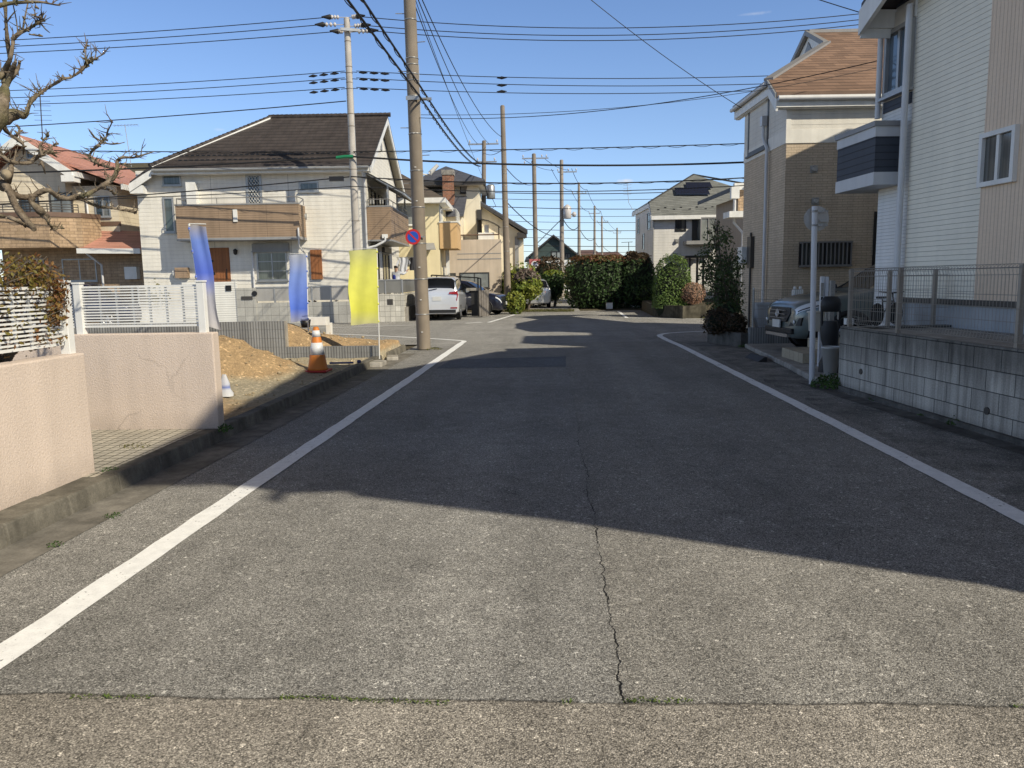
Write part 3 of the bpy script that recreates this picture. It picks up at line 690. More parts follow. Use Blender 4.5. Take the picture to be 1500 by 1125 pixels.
# balcony of tan stone with a brown cap
bq = fb.rect(-60, 318, 106, 363, -1.6); bz0, bz1 = bq[2], bq[3]
m = MB(); m.prism([(bq[0], -1.6, bz0), (bq[1] - .9, -1.6, bz0), (bq[1], -.9, bz0), (bq[1] + .3, 0, bz0), (bq[0], 0, bz0)], (0, 0, bz1 - bz0)); bal = m.build('balcony', M['stoneB'], B)
m = MB(); m.prism([(bq[0], -1.64, bz1), (bq[1] - .88, -1.64, bz1), (bq[1] + .03, -.92, bz1), (bq[1] + .33, 0, bz1), (bq[0], 0, bz1)], (0, 0, .18)); m.build('cap', M['brown_cap'], bal)
railing(bal, [(bq[0], -1.5, bz1 + .18), (bq[1] - .95, -1.5, bz1 + .18), (bq[1] - .1, -.85, bz1 + .18)], .32, M['alu_dark'], .8, .02, 3)
# ground floor in stone, lean-to roof, windows
m = MB(); m.box(wl, wg[1] + 1.6, -.02, 7.2, 0, bz0 + .2); m.build('ground_floor', M['stoneB'], B)
lt = fb.rect(112, 345, 205, 366, -1.0); a0, a1 = lt[0], lt[1]
r2 = MB(); r2.prism([(a0, -1.0, lt[2] + .1), (a1, -1.0, lt[2] + .05), (a1 + .2, .6, lt[3] + .2), (a0 + .2, .6, lt[3] + .35)], (0, 0, -.1)); r2.build('lean_to_roof', M['roofB'], B)
m = MB(); beam(m, (a0, -1.03, lt[2] + .08), (a1, -1.03, lt[2] + .03), .05, .2); beam(m, (a0, -1.0, lt[2] + .08), (a0 + .2, .6, lt[3] + .33), .05, .2); m.build('lean_to_fascia', M['white'], B)
window(B, f0, *fb.rect(92, 379, 142, 412), fm=M['alu'], gm=M['glass_pale'], div=2)
window(B, f0, *fb.rect(45, 379, 66, 412), fm=M['alu'], gm=M['glass_pale'], div=1)
for u in (125, 148): 
    s_ = fb.pix(u, 300, -.05)[0]
s_ = fb.pix(128, 300, .44)[0]; downpipe(B, [(s_, .42, zw - .6), (s_, .42, 3.3), (s_ + .5, -.9, 3.0), (s_ + .5, -.95, lt[2] - .1), (a0 + .55, -.3, 2.4), (a0 + .55, -.3, .4)], .045)
m = MB(); s_, z_ = fb.pix(196, 400, -.02); m.box(s_ - .25, s_ + .25, -.3, -.021, z_ - .25, z_ + .25); m.build('heater_box', M['white'], B)
# tv aerial on the roof
m = MB(); p = P(62, 205, 2.5); q_ = P(58, 130, 2.5); m.tube([p + Vector((0, 0, -.4)), q_], .022, 6)
for k in range(5): m.tube([q_ + Vector((-.35, .0, -.5 - .2 * k)), q_ + Vector((.35, .1, -.5 - .2 * k))], .008, 4)
m.tube([p + Vector((0, 0, -.2)), p + Vector((-.5, 0, -.7))], .012, 4); m.tube([p + Vector((0, 0, -.2)), p + Vector((.5, 0, -.7))], .012, 4)
m.build('aerial', M['alu_dark'], B)
# olive-roofed house further back between the two
fo = Fr(at(150, 420, 43), 3.1)
O = thing('house', 'house with olive-brown roof glimpsed between the red and the dark roofs', 'house', fo.o, fo.a)
q = fo.rect(135, 258, 222, 420, .5); m = MB(); m.box(q[0], q[1] + 2, .5, 8, 0, q[3]); m.build('wall', M['wallB'], O)
q = fo.rect(120, 236, 225, 262, 0); m = MB(); m.prism([(q[0], 0, q[2]), (q[1] + 2, 0, q[2]), (q[1] + 2, 4, q[3] + .5), (q[0], 4, q[3] + .5)], (0, 0, -.12)); m.prism([(q[0], 4, q[3] + .5), (q[1] + 2, 4, q[3] + .5), (q[1] + 2, 8, q[2]), (q[0], 8, q[2])], (0, 0, -.12))
m.build('roof', rooftile('olive_tiles', (.13, .11, .06), (.10, .085, .05), .3, .25), O)
q = fo.rect(160, 262, 200, 300, .5); window(O, fmap(.5), *q, fm=M['alu'], gm=M['panelgrey'], sill=True)
m = MB(); s_, z_ = fo.pix(192, 236, 3); m.tube([(s_, 3, z_ - .5), (s_ - .2, 3, z_ + 2.1)], .02, 6); m.tube([(s_ - .9, 3, z_ + 2.05), (s_ + .6, 3, z_ + 2.1)], .012, 4)
for k in range(8): m.tube([(s_ - .9 + .2 * k, 2.7, z_ + 2.06), (s_ - .9 + .2 * k, 3.3, z_ + 2.06)], .007, 4)
m.build('aerial', M['alu'], O)
# ================================================================= yellow house with the ochre balcony
M['yellow'] = plain('yellow_render', (.80, .70, .45), .85, .12, 1.2, bump=.3); M['ochre'] = plain('ochre_render', (.66, .44, .22), .85, .1, 1.2, bump=.3)
M['roofC'] = rooftile('tan_grey_tiles', (.16, .13, .10), (.12, .10, .08), .3, .25)
fc = Fr(at(646, 420, 40), 3.1)
Cc = thing('house', 'yellow house with ochre box balcony behind the silver minivan', 'house', fc.o, fc.a)
f0 = fmap(0)
zt = fc.pix(620, 291)[1]; sl_ = fc.pix(560, 350)[0]
m = MB(); m.box(sl_, 0, 0, 8, 0, zt); m.build('wall', M['yellow'], Cc)
ev = fc.pix(651, 291, -.5); rz = fc.pix(600, 262, 2)[1]
m = MB(); x1 = ev[0]; z0 = ev[1] + .05
m.prism([(sl_ - .5, -.5, z0), (x1, -.5, z0), (x1 - 2.6, 3.2, z0 + 1.7), (sl_ - .5, 3.2, z0 + 1.7)], (0, 0, -.08)); m.prism([(x1, -.5, z0), (x1, 8.4, z0), (x1 - 2.6, 5.2, z0 + 1.7), (x1 - 2.6, 3.2, z0 + 1.7)], (0, 0, -.08)); m.prism([(sl_ - .5, 3.2, z0 + 1.7), (x1 - 2.6, 3.2, z0 + 1.7), (x1 - 2.6, 5.2, z0 + 1.7), (x1, 8.4, z0), (sl_ - .5, 8.4, z0)], (0, 0, -.08))
m.build('roof', M['roofC'], Cc)
m = MB(); m.box(sl_ - .5, x1 + .03, -.55, -.5, z0 - .24, z0 + .01); m.box(x1, x1 + .05, -.5, 8.4, z0 - .24, z0 + .01); m.box(sl_ - .4, x1, -.5, 0, z0 - .25, z0 - .22); m.box(0, x1, 0, 8.3, z0 - .25, z0 - .22); m.build('fascia', M['white'], Cc)
q = fc.rect(645.5, 326, 670, 364, -.05); bw = q[1]
m = MB(); m.box(.01, bw, -.05, 2.6, q[2], q[3]); bal = m.build('balcony', M['ochre'], Cc)
m = MB(); m.box(-.02, bw + .03, -.08, 2.63, q[3], q[3] + .06); m.build('cap', M['white'], bal)
railing(bal, [(.1, 0, q[3] + .06), (bw - .05, 0, q[3] + .06), (bw - .05, 2.5, q[3] + .06)], .62, M['white'], .85, .025, 1)
window(Cc, rmap(0), .3, 1.8, q[3] - .4, q[3] + 1.0, fm=M['white'], gm=M['glass_sky'], div=2, sill=False)
window(Cc, f0, *fc.rect(576, 300, 606, 330), fm=M['white'], gm=M['glass_pale'], div=2)
m = MB(); m.box(.2, .38, 1.2, 1.3, 0, q[2]); m.build('post', M['white'], Cc)
m = MB(); s_, z_ = fc.pix(620, 363, -.1); m.prism([(s_ - .5, 0, z_ + .25), (s_ + .55, 0, z_ + .25), (s_ + .7, -.7, z_ - .1), (s_ - .4, -.7, z_ - .1)], (0, 0, -.03)); m.build('door_canopy', M['grey_trim'], Cc)
window(Cc, rmap(0), 1.6, 2.8, .3, 2.3, fm=M['white'], gm=M['glass_pale'], sill=False)

# ================================================================= beige house with brick chimney and slate roof
M['beige'] = plain('beige_render', (.60, .51, .41), .85, .15, 1.0, bump=.3); M['creamD'] = plain('cream_render', (.82, .74, .57), .85, .1, 1.0, bump=.3)
M['slate'] = rooftile('blue_slate', (.11, .115, .14), (.085, .09, .11), .4, .2, dark=.7); M['redbrick'] = brick('red_brick', (.42, .16, .08), (.28, .10, .05), (.34, .28, .22), .22, .075, .5, .012, .25, .8)
fd = Fr(at(735, 420, 43.5), 3.1)
D = thing('house', 'beige house with red brick chimney, slate hip roof and terrace awning', 'house', fd.o, fd.a)
q = fd.rect(652, 351, 735, 430); zt = q[3]
m = MB(); m.box(q[0], 0, 0, 9, 0, zt); m.box(q[0] - 3, q[0], 1.5, 9, 0, zt + .3); m.build('wall', M['beige'], D)
w1 = fd.rect(673.5, 399, 717, 422); window(D, f0, *w1, fm=M['alu_dark'], gm=M['glass_pale'], div=2)
window(D, f0, *fd.rect(655, 400, 668, 424), fm=M['alu_dark'], gm=M['glass'], sill=False)
m = MB(); z_ = fd.pix(700, 380)[1]; m.box(fd.pix(670, 380)[0], .012, -.012, .02, z_, z_ + .05); z_ = fd.pix(700, 372)[1]; m.box(fd.pix(670, 380)[0], .012, -.012, .02, z_, z_ + .04); m.build('groove_band', M['grey_trim'], D)
m = MB(); s_ = fd.pix(737, 400)[0]; m.box(.0, .35, .5, 3.5, .0, zt - .1); m.build('side_wall', M['creamD'], D)
railing(D, [(q[0] + .9, .1, zt), (-.1, .1, zt)], .26, M['brown_cap'], 1.5, .04, 1)
tw = fd.rect(679.5, 268, 702, 352, 3.0)
m = MB(); m.prism([(tw[0] - .25, 3, zt - .1), (tw[1] + .05, 3, zt - .1), (tw[1], 3, tw[3]), (tw[0] + .25, 3, tw[3])], (0, 4, 0)); m.build('tower', M['creamD'], D)
up = fd.rect(612, 268, 706, 285, 3.4); m = MB(); m.box(up[0], tw[0] + .2, 3.4, 9, zt, tw[3]); m.box(tw[1] - .3, up[1] - .4, 4.4, 8.5, zt, tw[3]); m.build('upper_wall', M['creamD'], D)
window(D, fmap(3.4), *fd.rect(623, 270, 647, 281, 3.4), fm=M['black'], gm=M['glass'], div=2)
window(D, fmap(3.38), *fd.rect(674, 270, 686, 283, 3.38), fm=M['black'], gm=M['panelgrey'], div=1)
hl = fd.pix(606, 264, 2.4); hr = fd.pix(710, 263, 2.4); hp = fd.pix(653, 243, 5.5)
m = MB(); ez = (hl[1] + hr[1]) / 2
m.prism([(hl[0], 2.4, ez), (hr[0], 2.4, ez), (hp[0], 5.6, hp[1])], (0, 0, -.1)); m.prism([(hr[0], 2.4, ez), (hr[0], 9, ez), (hp[0], 5.6, hp[1])], (0, 0, -.1))
m.prism([(hl[0], 9, ez), (hl[0], 2.4, ez), (hp[0], 5.6, hp[1])], (0, 0, -.1)); m.prism([(hr[0], 9, ez), (hl[0], 9, ez), (hp[0], 5.6, hp[1])], (0, 0, -.1))
rfo = m.build('roof', M['slate'], D)
m = MB(); m.box(hl[0], hr[0], 2.36, 2.42, ez - .3, ez - .09); m.box(hr[0] - .03, hr[0] + .03, 2.42, 9, ez - .3, ez - .09); m.build('eave_board', M['alu_dark'], rfo)
m = MB(); m.box(hl[0] + .1, hr[0] - .1, 2.42, 3.4, ez - .28, ez - .25); m.box(tw[1], hr[0] - .05, 3.4, 8.8, ez - .28, ez - .25); m.build('soffit', M['white'], rfo)
ch = fd.rect(648.5, 256, 664.5, 306, 2.0); m = MB(); m.box(ch[0], ch[1], 2.0, 2.9, ch[2] - 1.5, ch[3]); cho = m.build('chimney', M['redbrick'], D)
m = MB(); m.box(ch[0] - .04, ch[1] + .04, 1.96, 2.94, ch[3], ch[3] + .28); m.build('chimney_cap', M['conc'], cho)
# steep slate slope between chimney and tower
sq = fd.rect(650, 284, 684, 316, 1.6)
m = MB(); m.prism([(sq[0] - 2.5, .9, sq[2]), (tw[0] + .1, .9, sq[2]), (tw[0] + .2, 3.0, sq[3]), (sq[0] - 2.5, 3.0, sq[3])], (0, 0, -.1)); m.build('lower_roof', M['slate'], D)
m = MB(); m.box(sq[0] - 2.5, tw[0], 1.1, 3, zt, sq[2] - .1); m.build('lower_wall', M['creamD'], D)
# awning over the roof terrace with things under it
aq = fd.rect(698, 320, 733, 333, .6)
pts = [(aq[0], .5, aq[3])] + [(aq[0] + (aq[1] - aq[0]) * t, .5, aq[3] - (aq[3] - aq[2]) * t ** 2.2) for t in (.25, .5, .75, .9, 1)]
m = MB(); m.grid([pts, [(x, 3.2, z + .05) for x, y, z in pts]]); m.grid([[(x, y, z - .06) for x, y, z in pts], pts], False)
for x in (aq[0] + .05, aq[1] - .1): m.tube([(x, .6, zt), (x, .6, aq[3] - (.1 if x < 0 and x < aq[0] + .2 else .4))], .035, 6)
m.build('awning', plain('dark_awning', (.03, .028, .026), .4), D)
m = MB(); a = fd.pix(712, 340, .9)[0]; m.box(a - .45, a + .45, .8, 1.4, zt, zt + .42); m.box(a - .1, a + .15, .9, 1.2, zt + .42, zt + .85); m.build('terrace_cabinet', M['white'], D)
m = MB(); m.box(fd.pix(699, 335, 2.95)[0], fd.pix(706, 335, 2.95)[0], 2.93, 3.0, zt, zt + 1.9); m.build('terrace_door', M['alu_dark'], D)
fd2 = Fr(at(768, 420, 49), 3.1)
D2 = thing('house', 'cream house with single long dark roof slope right of the slate-roofed house', 'house', fd2.o, fd2.a)
a = fd2.pix(700, 293); b = fd2.pix(769, 337); z2 = b[1] - .1
m = MB(); m.prism([(a[0], 0, 0), (0, 0, 0), (0, 0, z2 - .15), (a[0], 0, a[1] - .25)], (0, 8, 0)); m.build('wall', M['creamD'], D2)
m = MB(); m.prism([(a[0], -.5, a[1]), (b[0] + .15, -.5, b[1]), (b[0] + .15, 8.4, b[1]), (a[0], 8.4, a[1])], (0, 0, -.12)); m.build('roof', M['slate'], D2)
m = MB(); beam(m, (a[0], -.53, a[1] - .1), (b[0] + .15, -.53, b[1] - .1), .04, .2); m.box(b[0] - .5, b[0] + .1, -.5, 0, b[1] - .5, b[1] - .2); m.build('fascia', M['alu_dark'], D2)
m = MB(); s_ = fd2.pix(757, 370)[0]; m.box(s_ - .12, s_ + .12, -.12, .0, .2, z2 - .3); m.build('pilaster', M['grey_trim'], D2)
window(D2, f0, *fd2.rect(740, 385, 748, 425), fm=M['alu_dark'], gm=M['glass'])

# ================================================================= distant houses beyond the hedge
def far_house(label, u0, u1, vp, ve, vb, Y, wallm, roofm, gable, wins=(), depth=7):
    f = Fr(at((u0 + u1) / 2, 420, Y), 3.1); o = thing('house', label, 'house', f.o, f.a)
    q = f.rect(u0, ve, u1, vb); zr = f.pix((u0 + u1) / 2, vp, depth / 2)[1]; w = q[1]; ins = w * .12
    m = MB()
    if gable:
        m.prism([(q[0] + ins, 0, 0), (w - ins, 0, 0), (w - ins, 0, q[3]), (0, 0, zr - .2), (q[0] + ins, 0, q[3])], (0, depth, 0))
    else: m.box(q[0] + .4, w - .4, 0, depth, 0, q[3])
    m.build('wall', wallm, o); m = MB()
    if gable:
        m.prism([(q[0], -.6, q[3] - .1), (0, -.6, zr), (0, depth + .5, zr), (q[0], depth + .5, q[3] - .1)], (0, 0, -.22)); m.prism([(0, -.6, zr), (w, -.6, q[3] - .1), (w, depth + .5, q[3] - .1), (0, depth + .5, zr)], (0, 0, -.22))
    else:
        m.prism([(q[0], -.5, q[3]), (w, -.5, q[3]), (w * .75, depth / 2, zr), (q[0] * .75, depth / 2, zr)], (0, 0, -.12)); m.prism([(w, depth + .5, q[3]), (q[0], depth + .5, q[3]), (q[0] * .75, depth / 2, zr), (w * .75, depth / 2, zr)], (0, 0, -.12))
        m.prism([(w, -.5, q[3]), (w, depth + .5, q[3]), (w * .75, depth / 2, zr)], (0, 0, -.12)); m.prism([(q[0], depth + .5, q[3]), (q[0], -.5, q[3]), (q[0] * .75, depth / 2, zr)], (0, 0, -.12))
    m.build('roof', roofm, o)
    for u0_, v0_, u1_, v1_, gm in wins: window(o, fmap(0), *f.rect(u0_, v0_, u1_, v1_), fm=M['black'], gm=gm, fw=.12, div=2, sill=False)
    return o, f, q
M['green'] = siding('dark_green_siding', (.05, .08, .075), .2); M['roofI'] = rooftile('charcoal_tiles', (.06, .055, .055), (.05, .045, .045), .4, .3)
o, f, q = far_house('dark green gabled house far down the street behind the poles', 773, 849, 346, 374, 440, 95, M['green'], M['roofI'], True, [(807, 368, 824, 379, M['glass_pale']), (827, 371, 836, 379, M['glass'])])
m = MB(); r_ = f.rect(800, 381, 836, 395, -.9); m.box(r_[0], r_[1], -.9, 0, 0, r_[3]); m.build('porch_wall', M['white'], o)
M['roofbrown'] = rooftile('brown_tiles', (.20, .11, .08), (.16, .09, .065), .5, .35)
far_house('far house with low brown roof just over the hedge, left of its neighbour', 848, 879, 366, 372, 430, 120, M['wallB'], M['roofbrown'], False)
far_house('far house with wide brown roof just over the hedge, right of its neighbour', 872, 914, 369, 376, 430, 135, M['beige'], M['roofbrown'], False)
far_house('pale far house seen low beside the green gabled house', 770, 786, 376, 381, 440, 112, M['creamD'], M['roofI'], False)
far_house('far grey-roofed house between the hedge top and the white house', 906, 938, 374, 381, 430, 150, M['creamD'], M['slate'], False)

# ================================================================= white house with solar panels
M['wallE'] = siding('white_fine_siding', (.76, .74, .70), .15, groove=.03, tex=.4, dark=.85, panel=3.0); M['roofE'] = rooftile('green_grey_shingle', (.25, .255, .235), (.18, .185, .17), .4, .26, dark=.55)
fe = Fr(at(957, 440, 45), 3.1)
E_ = thing('house', 'white house with grey-green shingle roof and solar panels beyond the hedge', 'house', fe.o, fe.a)
ez = fe.pix(1010, 313, -.4)[1]; W_ = 8.5; sp = .5
def rz(d): return ez + sp * (d + .4)
vt = 1.25; xl = fe.pix(954, 312, -.4)[0]; ap = fe.pix(1016, 257, 5.4); pr = 5.4
m = MB(); m.prism([(0, 0, 0), (0, 6.5, 0), (0, 6.5, rz(vt) - .25), (0, vt, rz(vt) - .25), (0, 0, ez - .15)], (W_, 0, 0)); m.build('wall', M['wallE'], E_)
axl = fe.pix(951, 295, vt)[0]; za = rz(vt)
m = MB(); m.prism([(xl, -.4, ez), (W_ + .5, -.4, ez), (ap[0] + 2.5, pr, rz(pr) - .9), (ap[0], pr, rz(pr)), (axl, vt, za)], (0, 0, -.1))
m.prism([(axl, vt, za), (ap[0], pr, rz(pr)), (axl, 7.5, za)], (0, 0, -.1)); m.prism([(W_ + .5, -.4, ez), (W_ + .5, 7.5, ez), (ap[0], pr, rz(pr))], (0, 0, -.1)); m.prism([(axl, 7.5, za), (ap[0], pr, rz(pr)), (W_ + .5, 7.5, ez)], (0, 0, -.1))
rfo = m.build('roof', M['roofE'], E_)
m = MB(); beam(m, (axl - .02, vt, za + .03), (ap[0], pr, rz(pr) + .03), .12, .1); beam(m, (ap[0], pr, rz(pr) + .03), (ap[0] + 3.5, pr - 1.6, rz(pr) - .9), .12, .1); m.build('hip_cap', M['alu_dark'], rfo)
m = MB(); m.box(xl, W_ + .5, -.44, -.4, ez - .3, ez - .08); beam(m, (xl, -.4, ez - .06), (axl, vt, za - .06), .06, .28); m.box(axl - .04, axl + .02, vt, 7.5, za - .32, za - .08); m.box(xl, W_ + .3, -.4, 0, ez - .31, ez - .28); m.build('fascia', M['white'], E_)
def on_roof(u, v, lift=.12):
    r = ray(u, v); n = fe.d * -sp + Vector((0, 0, 1)); p0 = fe.w(0, -.4, ez + lift); t = (p0 - EYE).dot(n) / r.dot(n); p = EYE + r * t; q = fe.loc(p); return Vector((q.x, q.y, q.z))
sol = MB(); sol.prism([on_roof(990, 285), on_roof(1040, 285), on_roof(1036, 276), on_roof(988, 276)], (0, 0, .05)); sol.prism([on_roof(1006, 276), on_roof(1044, 276), on_roof(1040, 268), on_roof(1004, 268)], (0, 0, .05))
sol.build('solar_panel', MT('solar_cell', .15).col((.012, .015, .03)).m, E_)
m = MB()
for k in range(18):
    p = Vector((xl + .5 + k * .45, 0.15 + .25 * (k % 2), 0)); m.box(p.x - .06, p.x + .06, p.y - .02, p.y + .02, rz(p.y), rz(p.y) + .06)
m.build('snow_guard', M['black'], rfo)
window(E_, f0, *fe.rect(989, 319, 1005, 339), fm=M['black'], gm=M['glass'], div=2, fw=.08, sill=False)
q = fe.rect(1014, 320, 1021, 355, -.1); m = MB(); m.box(q[0], q[1], -.1, 0, q[2], q[3]); m.build('shutter_panel', M['alu_dark'], E_)
q = fe.rect(1027, 320, 1060, 352, -.9); m = MB(); m.box(q[0], q[1], -.86, 0, q[2], q[3]); m.build('sunroom', M['glass_pale'], E_)
m = MB(); [m.box(q[0] + (q[1] - q[0]) * k / 3 - .03, q[0] + (q[1] - q[0]) * k / 3 + .03, -.9, -.84, q[2], q[3]) for k in range(4)]; m.box(q[0], q[1], -.9, -.84, q[3], q[3] + .08); m.box(q[0] - .8, q[1], -.9, 0, q[2] - .2, q[2]); m.build('sunroom_frame', M['grey_trim'], E_)
for u, v in ((991, 353), (989.5, 374)):
    s_, z_ = fe.pix(u, v); vent(E_, f0, s_, z_, .22, name='wall_lamp')
lm = lmap(0)
def lwin(u0, v0, u1, v1, **k):
    r_ = fe.rects(u0, v0, u1, v1); window(E_, lm, *r_, fm=M['alu'], gm=M['glass'], sill=False, **k)
lwin(948.5, 311, 953.5, 337, div=2); lwin(934.5, 320, 937, 343); lwin(941.5, 342, 944.5, 366)
m = MB(); m.tube([(-.05, -.04, ez - .3), (-.05, -.04, .3)], .04, 6); m.build('downpipe', M['alu'], E_)
m = MB(); p = Vector((axl - .1, 6.5, za)); m.tube([p, p + Vector((-.3, 0, .5)), p + Vector((-.4, 0, 1.7))], .015, 5)
for k in range(4): m.tube([p + Vector((-.65, 0, 1.0 + .2 * k)), p + Vector((-.1, .1, 1.05 + .2 * k))], .01, 4)
m.build('aerial', M['alu'], E_)
m = MB()
for u in (1010, 1021, 1030): s_ = fe.pix(u, 400, -3)[0]; m.box(s_ - .05, s_ + .05, -3.05, -2.95, 0, 2.5)
s0, s1 = fe.pix(1003, 380, -3)[0], fe.pix(1042, 380, -3)[0]; m.box(s0, s1, -3.1, -.1, 2.5, 2.62); m.build('carport', M['alu_dark'], E_)

# ================================================================= small house squeezed behind the brick-tiled one
ff = Fr((8.7, 32.0), 3.1)
Fh = thing('house', 'tan house with dark eaves squeezed between the white house and the brick-tiled house', 'house', ff.o, ff.a)
ta = ff.pix(1089, 259, -.6); e0 = ff.pixs(1031, 290, -.75)
m = MB(); m.box(0, 7, 0, 8, 0, ta[1] - .3); m.build('wall', plain('tan_render', (.42, .34, .26), .8, .12), Fh)
m = MB(); zt = ta[1]; m.prism([(-.8, -.6, zt - .05), (3.5, -.6, zt + 1.7), (3.5, 8.6, zt + 1.7), (-.8, 8.6, zt - .05)], (0, 0, -.18)); m.prism([(3.5, -.6, zt + 1.7), (7.8, -.6, zt - .05), (7.8, 8.6, zt - .05), (3.5, 8.6, zt + 1.7)], (0, 0, -.18)); m.build('roof', M['roofI'], Fh)
q = ff.rect(1076, 309, 1090, 318, -.9); m = MB(); m.box(q[0] - .2, q[1] + 2, -.9, 0, q[2], q[3]); q2 = ff.rect(1076, 268, 1090, 278, -.2); m.box(q2[0], q2[1] + 2, -.2, 0, q2[2], q2[3]); m.build('white_band', M['white'], Fh)
m = MB(); q3 = ff.rect(1076, 278, 1090, 309, -.12); m.box(q3[0] + .15, q3[1] + 2, -.12, 0, q3[2], q3[3]); m.build('brick_panel', M['stoneB'], Fh)
s_ = ff.pix(1076, 300, -.3)[0]; downpipe(Fh, [(s_, -.3, zt - .5), (s_, -.3, 3.6), (s_ + .35, -.3, 3.2), (s_ + .35, -.3, .3)], .06)
m = MB(); m.box(s_ - .16, s_ + .16, -.4, -.2, zt - .8, zt - .35); m.build('rain_hopper', M['white'], Fh)
window(Fh, lmap(0), 1.0, 2.4, 2.6, 4.2, fm=M['alu_dark']); window(Fh, lmap(0), 3.4, 5.0, .8, 2.2, fm=M['alu_dark'], div=2)

# ================================================================= brick-tiled house with the brown shingle roof
M['tanbrick'] = brick('tan_brick_tile', (.66, .53, .385), (.585, .465, .335), (.38, .305, .22), .24, .058, .5, .005, .12, .6)
M['whiteG'] = siding('white_rough_siding', (.80, .76, .68), .115, groove=.04, tex=1.3, dark=.86)
M['roofG'] = rooftile('brown_shingle', (.32, .20, .135), (.215, .135, .092), .38, .28, dark=.42, amt=.25)
fg = Fr(at(1145, 440, 18.2), 3.1)
Gh = thing('house', 'house in tan brick tile below and white siding above with brown shingle roof', 'house', fg.o, fg.a)
ez = fg.pix(1200, 135, -.22)[1]; sp = .5
zb = fg.pix(1190, 208)[1]; GW = 4.0; vt = .9; Lg = fg.pixs(1089, 300)[0]
xl = fg.pix(1138, 135, -.22)[0]; axl = fg.pix(1126, 103, vt)[0]; za = rz(vt) - ez + ez
def rz2(d): return ez + sp * (d + .22)
za = rz2(vt); pr = 6.0; ridge0 = fg.pix(1184, 47, pr)[0]
m = MB(); m.box(0, GW, 0, Lg, 0, zb); m.build('wall', M['tanbrick'], Gh)
m = MB(); m.prism([(-.012, -.012, zb), (-.012, Lg, zb), (-.012, Lg, za - .25), (-.012, vt, za - .25), (-.012, -.012, ez - .18)], (GW, 0, 0)); m.build('upper_wall', M['whiteG'], Gh)
m = MB(); m.box(-.02, GW, -.02, .0, zb - .02, zb + .28); m.box(-.02, 0, 0, Lg, zb - .02, zb + .28); m.box(-.02, .09, -.02, .0, zb + .28, ez - .3); m.build('white_band', plain('white_band', (.80, .77, .70), .7), Gh)
gab = 4.6; gx = fg.pix(1184, 66, gab)[0]
m = MB(); zt = rz2(pr)
m.prism([(xl, -.22, ez), (GW + .5, -.22, ez), (GW + .5, pr, zt), (ridge0, pr, zt), (ridge0, gab, rz2(gab)), (axl, vt, za)], (0, 0, -.09))
de = fg.pixs(1076, 145, axl)[0]
m.prism([(axl, vt, za), (ridge0, gab, rz2(gab)), (ridge0, max(de, gab + .5), rz2(gab)), (axl, de, za)], (0, 0, -.09)); print('G de', de, Lg)
m.prism([(ridge0, pr, zt), (GW + .5, pr, zt), (GW + .5, 8.2, rz2(3.8)), (ridge0, 8.2, rz2(3.8))], (0, 0, -.09))
rfo = m.build('roof', M['roofG'], Gh)
m = MB(); m.prism([(ridge0 + .03, gab, rz2(gab) - .1), (ridge0 + .03, 2 * pr - gab, rz2(gab) - .1), (ridge0 + .03, pr, zt - .06)], (.05, 0, 0)); m.build('gablet', M['white'], rfo)
m = MB(); m.prism([(ridge0 + .0, pr - .35, rz2(gab) + .06), (ridge0 + .0, pr + .35, rz2(gab) + .06), (ridge0 + .0, pr, rz2(gab) + .42)], (.028, 0, 0)); m.build('gablet_vent', M['grey_trim'], rfo)
m = MB(); beam(m, (ridge0 - .03, gab, rz2(gab) + .05), (ridge0 - .03, pr, zt + .05), .14, .14); beam(m, (ridge0 - .03, 2 * pr - gab, rz2(gab) + .05), (ridge0 - .03, pr, zt + .05), .14, .14)
beam(m, (axl, vt, za + .035), (ridge0, gab, rz2(gab) + .035), .22, .06); beam(m, (ridge0, pr, zt + .05), (GW + .5, pr, zt + .05), .2, .09); m.build('ridge_cap', plain('grey_cap', (.26, .25, .24), .5), rfo)
beam_m = MB(); beam(beam_m, (xl - .02, -.22, ez - .01), (axl - .02, vt, za - .01), .04, .1); beam_m.box(axl - .05, axl + .0, vt, de, za - .16, za - .01); beam_m.build('drip_edge', M['grey_trim'], rfo)
m = MB(); beam(m, (xl + .02, -.19, ez - .1), (axl + .02, vt, za - .1), .05, .28); m.box(axl - .0, axl + .05, vt, de, za - .36, za - .12); m.box(xl, GW, -.21, -.15, ez - .3, ez - .09); m.box(xl + .05, GW, -.15, .0, ez - .32, ez - .29); m.box(axl + .05, .0, vt, de, za - .38, za - .35); m.build('fascia', M['white'], Gh)
m = MB(); m.tube([(xl + .02, -.27, ez - .12), (GW, -.27, ez - .13)], .06, 8); m.tube([(axl - .08, vt, za - .12), (axl - .08, de, za - .13)], .05, 8); m.build('gutter', M['white_pipe'], Gh)
m = MB(); m.box(xl, GW, -.232, -.218, ez - .09, ez + .02); m.build('eave_flashing', M['brown_cap'], Gh)
lm = lmap(.012); r_ = fg.rects(1097, 148, 1127, 222); window(Gh, lmap(.014), *r_, fm=M['alu_dark'], gm=glassy('deep_window_glass', (.008, .012, .02), .12, .25), div=2, fw=.09, sill=True)
q = fg.rect(1170, 354, 1245, 391); window(Gh, f0, *q, fm=M['black'], gm=M['glass'], div=2, fw=.05, sill=False)
m = MB(); n = 12
for k in range(n + 1): a = q[0] + .03 + (q[1] - q[0] - .06) * k / n; m.box(a - .012, a + .012, -.15, -.12, q[2], q[3])
m.box(q[0], q[1], -.155, -.115, q[3] - .03, q[3]); m.box(q[0], q[1], -.155, -.115, q[2], q[2] + .05)
for a in (q[0], q[1] - .04): m.box(a, a + .04, -.12, 0, q[2], q[2] + .04); m.box(a, a + .04, -.12, 0, q[3] - .04, q[3])
m.build('window_bars', M['rail_grey'], Gh)
for u, v in ((1192, 248), (1194, 295)):
    s_, z_ = fg.pix(u, v); vent(Gh, f0, s_, z_, .15)
